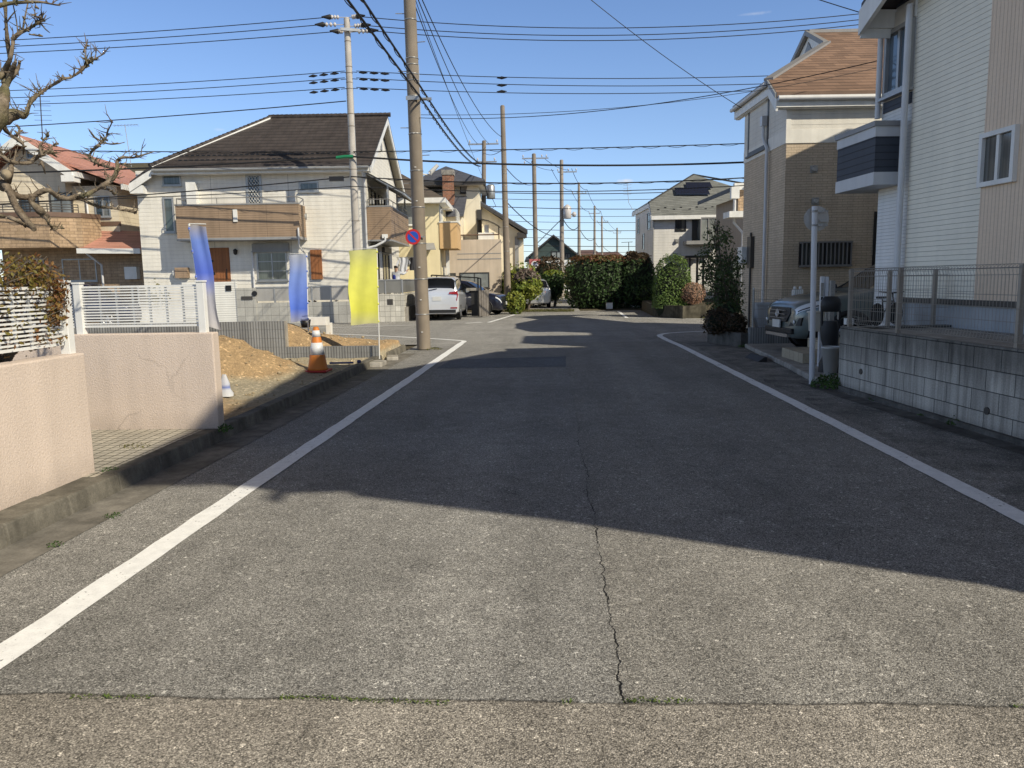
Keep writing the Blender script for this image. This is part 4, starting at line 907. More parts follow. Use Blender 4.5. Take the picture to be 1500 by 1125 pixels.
q = fg.rect(1279, 310, 1286, 380); window(Gh, f0, q[0], q[0] + .8, .4, q[3], fm=M['black'], sill=False)
yd = fg.pixs(1126, 300)[0]; downpipe(Gh, [(-.08, yd + .3, zb + .62), (-.08, yd + .3, zb + .35), (-.08, yd, zb + .05), (-.08, yd, .1)], .04)
m = MB(); m.box(-.14, -.02, yd + .22, yd + .38, zb + .62, zb + .85); m.build('rain_hopper', M['white_pipe'], Gh)
r_ = fg.rects(1089, 362, 1099, 386); m = MB(); m.box(-.22, 0, min(r_[0], Lg - .5), min(r_[0], Lg - .5) + .4, r_[2], r_[3]); m.build('meter_box', M['white'], Gh)
yc = fg.pixs(1102, 380)[0]; m = MB(); m.tube([(-.05, yc, .1), (-.05, yc, 2.6)], .03, 6); m.box(-.1, 0, yc - .15, yc + .15, 1.7, 2.5); m.build('conduit', M['alu_dark'], Gh)

# ================================================================= cream and pink sided house on the right
M['creamH'] = siding('cream_lap_siding', (.93, .87, .72), .066, groove=.07, tex=.15, dark=.55, amt=.06); M['pinkH'] = siding('pink_beige_ribbed_panel', (.80, .625, .46), .064, True, groove=.12, tex=.15, dark=.78, amt=.06)
M['whiteH'] = siding('white_fine_siding_near', (.86, .85, .82), .05, groove=.15, tex=.5, dark=.8); M['navy'] = siding('navy_siding', (.055, .065, .085), .1, groove=.08, tex=.2, dark=.55)
fh = Fr(at(1322, 445, 11.4), -84)
Hh = thing('house', 'tall near house with cream lap siding, pink ribbed panels and navy canopy, right edge', 'house', fh.o, fh.a)
zf = fh.pix(1380, 442)[1]; sp_ = fh.pix(1440, 230)[0]; NEAR = 0; sf = fh.pix(1286, 300)[0]; TALL = 5.6; ZT = 9.2; ZTOP = 9.7
m = MB(); m.prism([(0, 0, zf), (TALL, 0, zf), (TALL, 0, 8.35), (0, 0, 6.05)], (0, .2, 0))
m2 = MB(); TE = tan(EL)
def backto(P, off, z0=0):      # where the ray that ends at P on the ground crossed the wall line
    t_ = (5.2 + .105 * (11.4 - P[1]) + off - P[0]) / (cos(AZ) - .105 * sin(AZ)); y = P[1] - sin(AZ) * t_; return (11.4 - y) / .9945, z0 + TE * t_
k0, k1, k2 = backto((2.25, 3.66), 0), backto((.16, 4.68), 0), backto((-1.29, 5.25), 0); NEAR = k0[0]
m2.prism([(sp_, -.004, zf), (TALL, -.004, zf), (TALL, -.004, 8.35), (sp_, -.004, 6.05 + 2.3 * sp_ / TALL)], (0, .1, 0)); ZW = k2[1]; prof = [(TALL, zf), (k0[0], zf), k0, k1, k2, (TALL, ZW)]; m2.prism([(s_, -.004, z_) for s_, z_ in prof], (0, .1, 0))  # out-of-view upper end leans outward, shaped to cast the road's shadow edge
m3 = MB(); m3.box(sf, -.002, 0.0, .2, .1, 5.85)
m4 = MB(); m4.prism([(s_, .1, z_) for s_, z_ in prof], (0, 2.5, 0)); m4.box(TALL, k0[0], 2.6, 6, zf, 4.2); m4.box(sf, TALL, .2, 9, .1, 5.85); m4.prism([(0, .2, 5.85), (TALL, .2, 5.85), (TALL, .2, 8.35), (0, .2, 6.05)], (0, 8.8, 0))
m.build('cream_wall', M['creamH'], Hh); m2.build('pink_wall', M['pinkH'], Hh); m3.build('white_wall', M['whiteH'], Hh); m4.build('rear_walls', M['creamH'], Hh)
m = MB(); m.box(0, NEAR, .03, 5.5, 0, zf - .02); m.build('foundation', plain('grey_foundation', (.40, .42, .44), .8, .15, bump=.2), Hh)
m = MB(); m.box(-.02, NEAR, -.03, .05, zf - .03, zf + .04); m.build('base_flashing', M['alu_dark'], Hh)
# roofs: low gable over the far bay, tall unseen roof nearer, shaped for its shadow on the road
zc = fh.pix(1272, 33, -.45)[1]; se = fh.pix(1266, 24, -.45)[0]
m = MB(); sl_ = .42; m.prism([(se, -.5, zc + .3), (TALL + .2, -.5, zc + .3 + sl_ * (TALL + .2 - se)), (TALL + .2, 8, zc + .3 + sl_ * (TALL + .2 - se)), (se, 8, zc + .3)], (0, 0, -.1)); m.build('bay_roof', M['roofI'], Hh)
m = MB(); beam(m, (se, -.5, zc + .2), (TALL, -.5, zc + .2 + sl_ * (TALL - se)), .06, .34); m.box(se, sf + .25, -.5, -.06, zc - .18, zc + .1); m.box(se, se + .06, -.45, 8, zc - .05, zc + .2); m.build('bargeboard', M['white'], Hh)
n0, n1, n2_, n3, n4 = backto((-1.79, 5.18), -.45), backto((-1.85, 5.41), -.45), backto((-2.92, 5.79), -.45), backto((-3.16, 5.39), -.45, .13), backto((-3.87, 12.96), -.45, .13)
m = MB(); m.prism([(s_, -.45, z_) for s_, z_ in ((n4[0], ZW + .02), (n1[0], ZW + .02), n1, n2_, n3, n4)], (0, 1.6, 0)); m.build('roof', M['roofI'], Hh)
m = MB(); m.tube([(n4[0], -.46, n0[1]), (n0[0], -.46, n0[1])], .05, 8); m.build('upper_gutter', M['white'], Hh); print('H', k0, k1, k2, n0, n1, n2_, n3, n4)
rw_ = MB(); q_ = [fh.loc(p) for p in ((8.0, 16.0, 2.4), (18, 16.0, 2.4), (18, 16.0, 7.55), (9.55, 16.0, 7.55), (8.0, 16.0, 6.8))]; q2 = [fh.loc(p) for p in ((8.05, 13.8, 2.5), (15, 13.8, 2.5), (15, 13.8, 8.6), (8.05, 13.8, 8.6))]; rw_.prism([tuple(p) for p in q2], tuple(fh.loc((0, -2.4, 0)) - fh.loc((0, 0, 0))))
rw_.prism([tuple(p) for p in q_], tuple(fh.loc((0, -4.5, 0)) - fh.loc((0, 0, 0)))); rw_.build('unseen_shade_wing', M['creamH'], Hh)  # unseen block added behind the house to shade carport, planter and tiled wall
# bay window and navy panel
q = fh.rect(1291, 45, 1326, 140, 0); bz0, bz1 = q[2], q[3]
window(Hh, fmap(0), sf + .08, -.02, bz0, bz1, fm=M['alu'], gm=M['glass_sky'], div=2, fw=.06, out=.06)
m = MB(); m.box(sf + .06, .0, -.03, .0, bz1 + .01, bz1 + .22); m.build('lintel', M['white'], Hh)
zn = fh.pix(1305, 163)[1]; m = MB(); m.box(sf + .06, -.02, -.02, .0, zn, bz0 - .06); m.build('navy_panel', M['navy'], Hh)
m = MB(); zq = fh.pix(1310, 4)[1]; m.box(-.75 if sf < -.75 else sf + .2, -.05, -.02, 0, zq - .1, zq + .35); m.build('gable_panel', M['navy'], Hh)
downpipe(Hh, [(-.02, -.1, zc + .1), (-.02, -.1, .3)], .045); downpipe(Hh, [(sf + .02, -.08, zc), (sf + .02, -.08, fh.pix(1290, 175)[1])], .04)
q = fh.rect(1440, 190, 1492, 270); window(Hh, fmap(-.012), *q, fm=M['white'], gm=M['glass'], div=2, fw=.055, out=.05, sill=False)
# entrance canopy: white bands with navy siding between, out beyond the far corner
cn = fh.pix(1281, 230, -.42); sc0 = cn[0]; zc1, zc0 = fh.pix(1281, 178, -.42)[1], fh.pix(1281, 270, -.42)[1]; far = fh.pix(1225, 240, -.42)[0]
m = MB(); h_ = zc1 - zc0
m.box(far + .01, sc0 - .01, -.41, 1.6, zc0 + h_ * .2, zc0 + h_ * .76); ca = m.build('canopy', M['navy'], Hh)
m = MB(); m.box(far, sc0, -.42, 1.6, zc0, zc0 + h_ * .2); m.box(far, sc0, -.42, 1.6, zc0 + h_ * .76, zc0 + h_ * .92); m.build('canopy_band', plain('canopy_white', (.60, .61, .62), .6, .1), ca)
m = MB(); m.box(far - .03, sc0 + .03, -.45, 1.65, zc0 + h_ * .92, zc1); m.build('canopy_cap', M['grey_trim'], ca)
# ================================================================= walls and lattice fences on the left
M['stucco'] = stucco('pink_stucco', (.69, .575, .49), sc=70, bump=.5); M['lattice'] = plain('white_lattice', (.80, .80, .78), .45, .12)
w = thing('stucco_wall', 'long pale pink stucco wall along the kerb under the shrub', 'wall', (-3.44, 0, 0))
m = MB(); m.prism([(0, -9, .0), (0, 5.47, .0), (-.16, 5.47, .0), (-.16, -9, .0)], (0, 0, 1.025)); m.build('stucco_face', M['stucco'], w, bevel=.012)
m = MB(); m.box(-3.2, -.165, -9, 5.3, 0, .92); m.build('planting_bed', M['ground'], w)
w = thing('stucco_wall', 'short pink stucco wall end standing across the paver strip', 'wall', (-3.22, 7.13, 0))
m = MB(); m.box(-4.6, 0, 0, .14, .10, 1.055); m.build('stucco_face', M['stucco'], w, bevel=.012)
def lattice(label, org, ang, posts, L0, L1, z0, z1, posth, cell=.155, rows=14, d=0.0):
    f = Fr(org, ang); o = thing('lattice_fence', label, 'fence', f.o, f.a)
    m = MB()
    for k in range(rows + 1):
        z = z0 + (z1 - z0) * k / rows; r = .011 if 0 < k < rows else .016
        m.box(L0, L1, d - r * .7, d + r * .7, z - r * .62, z + r * .62)
    n = max(1, round((L1 - L0) / cell))
    for k in range(n + 1):
        a = L0 + (L1 - L0) * k / n; m.box(a - .009, a + .009, d + .008, d + .022, z0, z1)
    m.build('lattice_panel', M['lattice'], o)
    for a, b in posts:
        p = MB(); p.box(a - .035, a + .035, d - .035, d + .035, b, posth); p.box(a - .042, a + .042, d - .042, d + .042, posth, posth + .018); p.build('post', M['lattice'], o, bevel=.004)
    return o
lattice('white lattice fence on the long pink wall, shrub growing through it', (-3.53, 5.42), 90, [(0, 1.02), (-2.0, 1.02), (-4, 1.02)], -5.2, -.05, 1.10, 1.50, 1.535)
lattice('white lattice fence on the short pink wall beside the dirt lot', (-3.30, 7.2), 0, [(-1.235, 1.05), (-.03, 1.05), (-3.2, 1.05)], -1.2, -.06, 1.125, 1.50, 1.53)
lattice('white lattice panel glimpsed behind the corner post of the pink walls', (-4.6, 7.2), 0, [(-1.9, 1.05)], -1.85, -.0, 1.125, 1.50, 1.53)

# retaining wall of ribbed split blocks in the lot
w = thing('retaining_wall', 'grey ribbed split-block retaining wall stepping down across the dirt lot', 'wall', (-3.27, RETY, 0))
m = MB()
for z0, z1, x0 in ((.02, .2, -6.5), (.203, .325, -6.5), (.328, .49, -6.5), (.493, .655, -6.5), (.658, .81, -6.5)):
    m.box(x0, 0 if z1 < .33 else -1.74, 0, .13, z0, z1)
m.build('split_blocks', M['splitblock'], w)
m = MB(); m.box(-1.738, -1.72, -.004, .134, .327, .815); m.build('end_cap', M['conc'], w)

# ================================================================= concrete block wall and mesh fence on the right
def blockmat():
    t = MT('concrete_block', .9, spec=.15)
    nd = t.n('ShaderNodeTexBrick', {'Scale': 1.0, 'Brick Width': .4, 'Row Height': .2, 'Mortar Size': .005, 'Color1': (.50, .475, .42), 'Color2': (.37, .35, .31), 'Mortar': (.12, .118, .11)}, offset=.5); t.set(nd.inputs['Vector'], t.uv)
    x, y, z = t.sep(t.uv)
    st = t.noise(1.0, 4, t.mapv(t.uv, (9, .5, 1)), .7)
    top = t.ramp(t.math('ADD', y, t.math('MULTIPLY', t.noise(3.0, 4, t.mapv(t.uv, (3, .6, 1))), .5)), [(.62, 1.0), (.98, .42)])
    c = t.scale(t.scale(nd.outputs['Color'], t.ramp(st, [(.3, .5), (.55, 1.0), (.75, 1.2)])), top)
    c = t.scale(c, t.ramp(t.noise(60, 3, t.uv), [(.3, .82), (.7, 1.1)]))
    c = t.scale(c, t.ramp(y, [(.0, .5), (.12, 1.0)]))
    t.col(c); t.bump(t.math('SUBTRACT', t.math('MULTIPLY', t.noise(80, 3, t.uv), .5), nd.outputs['Fac']), .8, .008); return t.m
M['block'] = blockmat(); M['meshf'] = plain('bronze_mesh', (.30, .275, .24), .45, .1, metal=.3)
fw = Fr((3.76, 10.3), -85.1)
w = thing('block_wall', 'stained grey concrete block wall under the wire mesh fence', 'wall', fw.o, fw.a)
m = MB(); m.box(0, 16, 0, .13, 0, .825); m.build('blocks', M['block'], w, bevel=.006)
m = MB(); m.box(0, .13, .131, 1.5, 0, .822); m.build('return_wall', M['block'], w)
m = MB(); m.box(-.0, 16, -.05, 0, -.01, .055); m.build('footing', M['conc_dark'], w)
for s_, z_ in ((3.05, .22), (.62, .30)):
    m = MB(); m.lathe([(.036, -.012), (.036, .0), (.026, .0), (.026, .03)], (s_, -.0, z_), 14, 'Y'); m.build('drain_pipe', M['alu_dark'], w)
tag(sheet('yard', [[tuple(fw.w(-.0, .13, 0).xy), tuple(fw.w(16, .13, 0).xy), tuple(fw.w(16, 3, 0).xy), tuple(fw.w(0, 3, 0).xy)]], M['conc'], .79), kind='structure')
f = thing('mesh_fence', 'bronze wire mesh fence with bent top along the concrete block wall', 'fence', fw.o, fw.a)
ph = [(.12, .0), (.62, 0), (1.3, 0), (3.3, 0), (5.3, 0), (7.3, 0), (9.3, 0), (11.3, 0)]
for a, _ in ph:
    if a == .62: continue
    p = MB(); p.box(a - .022, a + .022, .045, .09, .7, 1.56); p.build('post', M['meshf'], f)
m = MB(); r = .0021
zb, zt = .93, 1.50
k = .12
while k < 11.3:
    m.tube([(k, .025, zb - .055), (k, .04, zb), (k, .04, zt - .03), (k, .02, zt + .035), (k, .055, zt + .065), (k, .06, zt + .03)], r, 4, cap=False); k += .05
for z, y_ in ((zb - .055, .025), (zb, .04), (zb + .12, .04), (zb + .24, .04), (zb + .36, .04), (zt - .03, .04), (zt + .035, .02), (zt + .065, .055), (zt + .03, .06)):
    m.tube([(.12, y_, z), (11.3, y_, z)], r * 1.3, 4, cap=False)
m.build('wire_mesh', M['meshf'], f)
f = thing('mesh_fence', 'short return of bronze wire mesh fence at the far end of the block wall', 'fence', fw.o, fw.a)
m = MB(); k = .12
while k < 1.5:
    m.tube([(.04, k, zb - .05), (.04, k, zt - .03), (.02, k, zt + .035), (.055, k, zt + .065)], r, 4, cap=False); k += .05
for z in (zb - .05, zb + .12, zb + .24, zb + .36, zt - .03, zt + .065): m.tube([(.04, .1, z), (.04, 1.5, z)], r * 1.3, 4, cap=False)
m.build('wire_mesh', M['meshf'], f)
for b in (.6, 1.2): p = MB(); p.box(.04, .085, b - .022, b + .022, .7, 1.54); p.build('post', M['meshf'], f)

# ================================================================= right planter by the brick-tiled house
w = thing('planter', 'low weathered concrete planter edging at the right corner', 'planter', (0, 0, 0))
a, b, c_ = Vector((3.55, 17.9, 0)), Vector((3.98, 16.5, 0)), Vector((4.75, 16.45, 0))
m = MB(); n = Vector((.14, .04, 0)); m.prism([a, b, b + n, a + n], (0, 0, .30)); m.prism([a + n, a, a + Vector((1.9, .5, 0)), a + Vector((1.9, .35, 0))], (0, 0, .30)); m.build('edging', M['conc_dark'], w, bevel=.01)
m = MB(); m.box(4.13, 5.1, 16.42, 16.55, 0, .42); m.build('block_end', M['splitblock'], w)
m = MB(); m.prism([a + n, b + n, (5.2, 16.6, 0), (5.4, 18.2, 0)], (0, 0, .25)); m.build('soil', M['ground'], w)
f = thing('mesh_fence', 'grey wire mesh fence in front of the brick-tiled house beside the small tree', 'fence', (4.2, 16.5, 0))
m = MB()
for k in range(26): m.tube([(.0 + .04 * k, 0, .45), (.0 + .04 * k, 0, 1.2)], .003, 4, cap=False)
for z in (.45, .6, .8, 1.0, 1.2): m.tube([(0, 0, z), (1.0, 0, z)], .004, 4, cap=False)
m.build('wire_mesh', M['meshf'], f)
m = MB(); m.tube([(.02, .01, .2), (.02, .01, 1.25)], .02, 6); m.build('post', M['alu'], f)
w = thing('stone_planter', 'old dark stone planter wall beyond the junction, under the clipped dome bush', 'planter wall', (0, 0, 0))
pts = [gr(941, 455), gr(958, 464), gr(1000, 467), gr(1034, 466)]
m = MB()
for i in range(3):
    p, q = pts[i].copy(), pts[i + 1].copy(); p.z = q.z = 0; dn = Vector((.05, .3, 0)); h = .46
    m.prism([p, q, q + dn, p + dn], (0, 0, h))
m.build('stone_face', concrete('mossy_stone', (.14, .125, .09), .6, 3.0), w)
m = MB(); P_ = [Vector((p.x, p.y + .25, 0)) for p in pts]; m.prism([P_[0], P_[1], P_[2], P_[3], P_[3] + Vector((3, 7, 0)), P_[0] + Vector((1.5, 9, 0))], (0, 0, .40)); m.build('soil', M['ground'], w)
tag(sheet('path', [[(5.7, 29.0), (9.5, 27.6), (10.5, 42), (7.2, 42)]], M['conc'], .03), kind='structure')

# ================================================================= poles
def concmat(name, c): return plain(name, c, .8, .25, 2.5, bump=.3)
M['poleA'] = concmat('grey_brown_pole', (.27, .225, .175)); M['poleB'] = concmat('light_pole', (.54, .50, .45)); M['poleC'] = concmat('weathered_pole', (.29, .24, .19)); M['poleF'] = concmat('far_pole', (.36, .31, .26))
M['steel'] = plain('galvanised', (.42, .42, .41), .4, .15, metal=.6); M['insul'] = plain('porcelain', (.55, .52, .50), .25, .05); M['sleeve'] = plain('black_sleeve', (.02, .02, .022), .5, .05)
def pole(label, base, top, r0, r1, mat, name='utility_pole', group=None):
    base, top = Vector(base), Vector(top)
    o = thing(name, label, 'utility pole', base, 0, group)
    m = MB(); t = top - base; m.tube([t * (k / 8) for k in range(9)], [r0 + (r1 - r0) * k / 8 for k in range(9)], 20); m.lathe([(r1, 0), (r1 * .7, .05), (0, .07)], t, 16); m.build('shaft', mat, o)
    return o, t
def bands(o, t, r0, r1, fs, mat=None, name='band', h=.022):
    for f_ in fs:
        r = r0 + (r1 - r0) * f_ + .006; c = t * f_; m = MB(); m.lathe([(r, -h / 2), (r + .004, 0), (r, h / 2)], c, 18); m.build(name, mat or M['steel'], o)
def crossarm(o, c, L, ang=0, ins=(-.45, -.15, .3, .45), h=.0, two=False):
    c = Vector(c); d = Vector((cos(rad(ang)), sin(rad(ang)), 0)); m = MB()
    beam(m, c - d * L, c + d * L, .08, .09); a = m.build('crossarm', M['steel'], o)
    for q in ins:
        p = c + d * (q * 2 * L); m = MB(); m.lathe([(.02, 0), (.02, .06), (.06, .08), (.04, .12), (.06, .15), (.035, .2), (0, .24)], p, 10); m.build('insulator', M['insul'], a)
    return a
# the big pole near the dirt lot
bA = gr(621, 511, .02); tA = bA + (at(600, 0, bA.y - .05) - bA) * 1.75
pA, vA = pole('tall grey-brown utility pole at the corner of the dirt lot carrying the no-parking sign', bA, tA, .152, .108, M['poleA'])
bands(pA, vA, .152, .108, [.06 * k + .06 for k in range(10)] + [.445, .455, .47, .63])
m = MB()
for k in range(14):
    f_ = .28 + .045 * k; p = vA * f_; s_ = 1 if k % 2 else -1; m.tube([p + Vector((s_ * .1, -.02, 0)), p + Vector((s_ * .30, -.05, 0))], .009, 6)
m.build('step_bolts', M['steel'], pA)
m = MB()
for k in range(8): p = vA * (.03 + .055 * k); r = .152 - .044 * (.03 + .055 * k); m.box(p.x - .02, p.x + .02, p.y - r - .012, p.y - r + .01, p.z - .008, p.z + .008)
m.build('number_tags', M['white'], pA)
m = MB(); p = vA * .36; m.tube([p + Vector((.135, -.03, -2.2)), p + Vector((.13, -.03, 0)), p + Vector((.125, -.03, 1.4))], .012, 6); m.build('ground_wire', M['alu'], pA)
lp = at(628, 256, bA.y); le = at(640, 243, bA.y)
m = MB(); q = bA + vA * (lp.z / vA.z); m.tube([q - bA, lp - bA, le - bA - (le - lp) * .5], .018, 8); m.tube([lp - bA + (le - lp) * .1, le - bA + (le - lp) * .12], [.05, .038], 10); m.build('street_lamp_arm', M['white'], pA)
m = MB(); q = vA * ((at(612, 146, bA.y).z - bA.z) / vA.z); m.box(q.x, q.x + .38, q.y - .03, q.y + .03, q.z - .025, q.z + .025); m.box(q.x - .14, q.x + .14, q.y - .15, q.y - .135, q.z - .04, q.z + .04); m.build('cable_bracket', M['steel'], pA)
# no-parking sign
def disc_sign(name, label, c, r, yaw, layers, par=None):
    o = thing(name, label, 'sign', c, yaw)
    m = MB(); m.lathe([(r, -.004), (r, .004)], (0, 0, 0), 40, 'Y'); m.build('back_plate', M['steel'], o)
    return o
sc = at(605, 347, bA.y - .19)
M['signred'] = plain('sign_red', (.55, .03, .03), .4, .08); M['signblue'] = plain('sign_blue', (.02, .09, .48), .4, .08); M['signwhite'] = plain('sign_white', (.7, .7, .7), .4, .08)
def noparking(label, c, r, yaw=0.0):
    o = thing('no_parking_sign', label, 'sign', c, yaw)
    m = MB(); m.lathe([(r, 0), (r, .006)], (0, 0, 0), 40, 'Y'); m.build('plate', M['signred'], o)
    m = MB(); m.lathe([(r * .72, 0), (r * .72, .003)], (0, -.0035, 0), 36, 'Y'); m.build('blue_field', M['signblue'], o)
    m = MB(); a = rad(45); w_ = r * .1; l_ = r * .74
    m.prism([(-l_ * cos(a) - w_ * sin(a), -.004, l_ * sin(a) - w_ * cos(a)), (-l_ * cos(a) + w_ * sin(a), -.004, l_ * sin(a) + w_ * cos(a)), (l_ * cos(a) + w_ * sin(a), -.004, -l_ * sin(a) + w_ * cos(a)), (l_ * cos(a) - w_ * sin(a), -.004, -l_ * sin(a) - w_ * cos(a))], (0, -.003, 0)); m.build('red_bar', M['signred'], o)
    m = MB(); m.box(.02, r * 1.5, .007, .03, -.012, .012); m.build('clamp', M['steel'], o)
    return o
noparking('round red and blue no-parking sign on the tall near pole', sc, .165)
# the pale pole in front of the white house
bB = gr(528, 470, 0); bB = at(527, 470, 27.7); bB.z = 0; tB = at(508, 28, 27.7)
pB, vB = pole('pale concrete utility pole in front of the white house with brown balconies', bB, tB, .155, .105, M['poleB'])
bands(pB, vB, .155, .105, [.35, .52, .66, .70, .78, .8, .83, .85, .93], M['poleC'])
a = crossarm(pB, vB * .975 + Vector((.35, -.1, -.1)), .55, 20, ())
for k, (u, v) in enumerate(((483, 25), (473, 36), (495, 46), (524, 24), (532, 37), (543, 45))):
    p = at(u, v, 27.6) - bB; q = Vector((vB.x, vB.y, p.z)); d = (p - q); m = MB(); dn = d.normalized()
    for j in range(3): c0 = q + dn * (d.length * (.45 + .17 * j)); m.tube([c0, c0 + dn * .04, c0 + dn * .09], [.035, .085, .04], 8)
    m.tube([q, p], .014, 5); m.build('strain_insulator', M['insul'], pB)
    m = MB(); m.tube([p - dn * .12, p, p + dn * .28], [.03, .095, .02], 8); m.build('cable_sleeve', M['sleeve'], pB)
m = MB(); m.tube([vB * .35 + Vector((.13, -.03, 0)), vB * .8 + Vector((.11, -.03, 0))], .012, 5); m.build('ground_wire', M['alu'], pB)
for v0 in (104, 114, 128):
    for sg in (-1, 1):
        z_ = at(512, v0, 27.6).z; q = Vector((vB.x * z_ / vB.z, vB.y, z_)); m = MB()
        for j in range(3): m.tube([q + Vector((sg * (.35 + .38 * j), -.05, -.05 - .03 * j)), q + Vector((sg * (.5 + .38 * j), -.05, -.05 - .03 * j)), q + Vector((sg * (.66 + .38 * j), -.05, -.07 - .03 * j))], [.015, .055, .015], 6)
        m.tube([q, q + Vector((sg * .3, -.05, -.04))], .012, 5); m.build('tension_clamp', M['sleeve'], pB)
# poles further down the street
def simple_pole(label, ub, ut, vt, Y, r0, r1, mat, arms=(), group='utility poles down the street'):
    b = at(ub, 440, Y); b.z = 0; t = at(ut, vt, Y); o, v = pole(label, b, t, r0, r1, mat, group=group)
    for u_, v_, L, ins in arms:
        c = at(u_, v_, Y) - b; crossarm(o, c, L, 2, ins)
    return o, b, v
pC, bC, vC = simple_pole('bare-topped weathered pole beside the low bush and the dark car', 744, 736, 156, 37.5, .175, .105, M['poleC'])
bands(pC, vC, .175, .105, [.3, .42, .55, .62, .68, .7, .8]); 
pD, bD, vD = simple_pole('pole rising behind the slate-roofed house with a grey transformer', 708, 709, 207, 52, .2, .13, M['poleC'], [(708, 210, 1.0, (-.45, .45)), (712, 236, .7, (-.4, .4))])
m = MB(); c = at(719, 281, 51.5) - bD; m.lathe([(.25, -.45), (.28, -.4), (.28, .35), (.2, .45), (0, .48)], c, 14); tr = m.build('transformer', M['steel'], pD)
m = MB(); m.box(c.x - .6, c.x, c.y, c.y + .3, c.z - .05, c.z + .05); m.tube([c + Vector((.1, 0, -.45)), c + Vector((.3, 0, -.9)), c + Vector((.0, 0, -1.1)), c + Vector((-.4, .2, -.8))], .02, 5); m.build('hanger', M['alu_dark'], tr)
pE, bE, vE = simple_pole('straight weathered pole bearing the two small round signs', 786, 782, 226, 60, .2, .15, M['poleC'], [(784, 231, 1.0, (-.46, .0, .25, .42)), (777, 240, .55, (-.4, .1))])
pF, bF, vF = simple_pole('pale pole with white transformer standing at the left edge of the red-tipped hedge', 823.5, 822.5, 235, 63, .2, .14, M['poleF'], [(831, 251, .75, (-.5, .05, .47))])
m = MB(); c = at(831, 311, 62.6) - bF; m.lathe([(.28, -.5), (.32, -.45), (.32, .4), (.2, .5), (.1, .6), (0, .62)], c, 14); tr = m.build('transformer', M['insul'], pF)
m = MB(); c2 = at(841, 314, 62.6) - bF; m.lathe([(.1, -.2), (.2, 0), (.1, .2)], c2, 10); m.tube([c2, Vector((0, 0, c2.z))], .04, 6); m.build('switch_box', M['insul'], tr)
pG, bG, vG = simple_pole('pole behind the red-tipped hedge, nearest of the row with plain T-shaped arms', 848.5, 848, 268, 79, .19, .12, M['poleF'], [(848.5, 283, .72, (-.46, -.15, .2, .46))])
pH, bH, vH = simple_pole('second T-armed pole of the row behind the hedge', 871, 871, 302, 104, .19, .13, M['poleF'], [(871, 312, .78, (-.46, .46))])
pI, bI, vI = simple_pole('third and slightly shorter T-armed pole of the row behind the hedge', 882.5, 881.5, 317, 126, .19, .13, M['poleF'], [(883, 325, .9, (-.46, .1, .46))])
pJ, bJ, vJ = simple_pole('smallest and farthest T-armed pole of the row behind the hedge', 904, 904, 334, 150, .22, .15, M['poleF'], [(904, 341, .75, (-.46, .46))])
b = at(921, 390, 100); b.z = 0; o = thing('tv_aerial', 'thin television aerial mast beside the white solar-panel house', 'aerial', b); t = at(921, 355, 100) - b; m = MB(); m.tube([(0, 0, 4), t], .05, 5); m.build('mast', M['alu_dark'], o); m = MB(); m.tube([t + Vector((-.9, 0, 0)), t + Vector((.5, 0, .05))], .03, 4); [m.tube([t + Vector((x, -.3, 0)), t + Vector((x, .3, 0))], .02, 4) for x in (-.9, -.6, -.3, 0, .3)]; m.build('antenna', M['alu_dark'], o)
# round signs on the far pole
c = at(783.5, 387.5, 59.7); o = thing('speed_limit_sign', 'small white round sign with red rim, upper of two on the far pole', 'sign', c)
m = MB(); m.box(-.42, .42, 0, .02, -.42, .42); m.build('plate', plain('sign_pink_white', (.55, .16, .16), .5), o)
m = MB(); m.lathe([(.28, 0), (.28, .005)], (0, -.006, 0), 24, 'Y'); m.build('white_field', M['signwhite'], o)
m = MB()
def seg_digit(m, ch, x, z, w_, h_, t_, y):
    seg = {'2': 'abged', '0': 'abcdef', '3': 'abgcd'}[ch]; S = {'a': (0, w_, h_ - t_, h_), 'b': (w_ - t_, w_, h_ / 2, h_), 'c': (w_ - t_, w_, 0, h_ / 2), 'd': (0, w_, 0, t_), 'e': (0, t_, 0, h_ / 2), 'f': (0, t_, h_ / 2, h_), 'g': (0, w_, h_ / 2 - t_ / 2, h_ / 2 + t_ / 2)}
    for s in seg: a, b_, c_, d_ = S[s]; m.box(x + a, x + b_, y - .003, y, z + c_, z + d_)
seg_digit(m, '3', -.17, -.14, .14, .28, .04, -.007); seg_digit(m, '0', .03, -.14, .14, .28, .04, -.007); m.build('numerals', M['signblue'], o)
noparking('small round no-parking sign, lower of two on the far pole', at(784, 397.5, 59.7), .32)
m = MB()

# ---------------------------------------------------------------- overhead wires
M['wire'] = plain('black_cable', (.018, .018, .02), .55, .02)
def wire(label, p, q, sag, r=.012, group=None, spiral=0.0, n=22, name='overhead_wire'):
    p, q = Vector(p), Vector(q); o = thing(name, label, 'overhead wire', (0, 0, 0), 0, group)
    bpy.data.objects.remove(o)
    pts = []
    for k in range(n + 1):
        t = k / n; x = p.lerp(q, t); x.z -= 4 * sag * t * (1 - t); pts.append(x)
    m = MB(); m.tube([x - p for x in pts], r, 6)
    if spiral:
        L = (q - p).length; N = int(L / .11); h = []; d = (q - p).normalized(); a = d.cross(Vector((0, 0, 1))).normalized()
        for k in range(N + 1):
            t = k / N; x = p.lerp(q, t); x.z -= 4 * sag * t * (1 - t); th = 2 * pi * k / 8
            h.append(x - p + a * cos(th) * spiral + Vector((0, 0, sin(th) * spiral - spiral)))
        m.tube(h, r * .45, 4, cap=False)
    o = m.build(name, M['wire']); o.location = p
    return tag(o, label, 'overhead wire', group)
GW_ = 'power lines along the cross street'
hvL = [((483, 25), (-150, 66)), ((473, 36), (-150, 75)), ((495, 46), (-150, 84))]
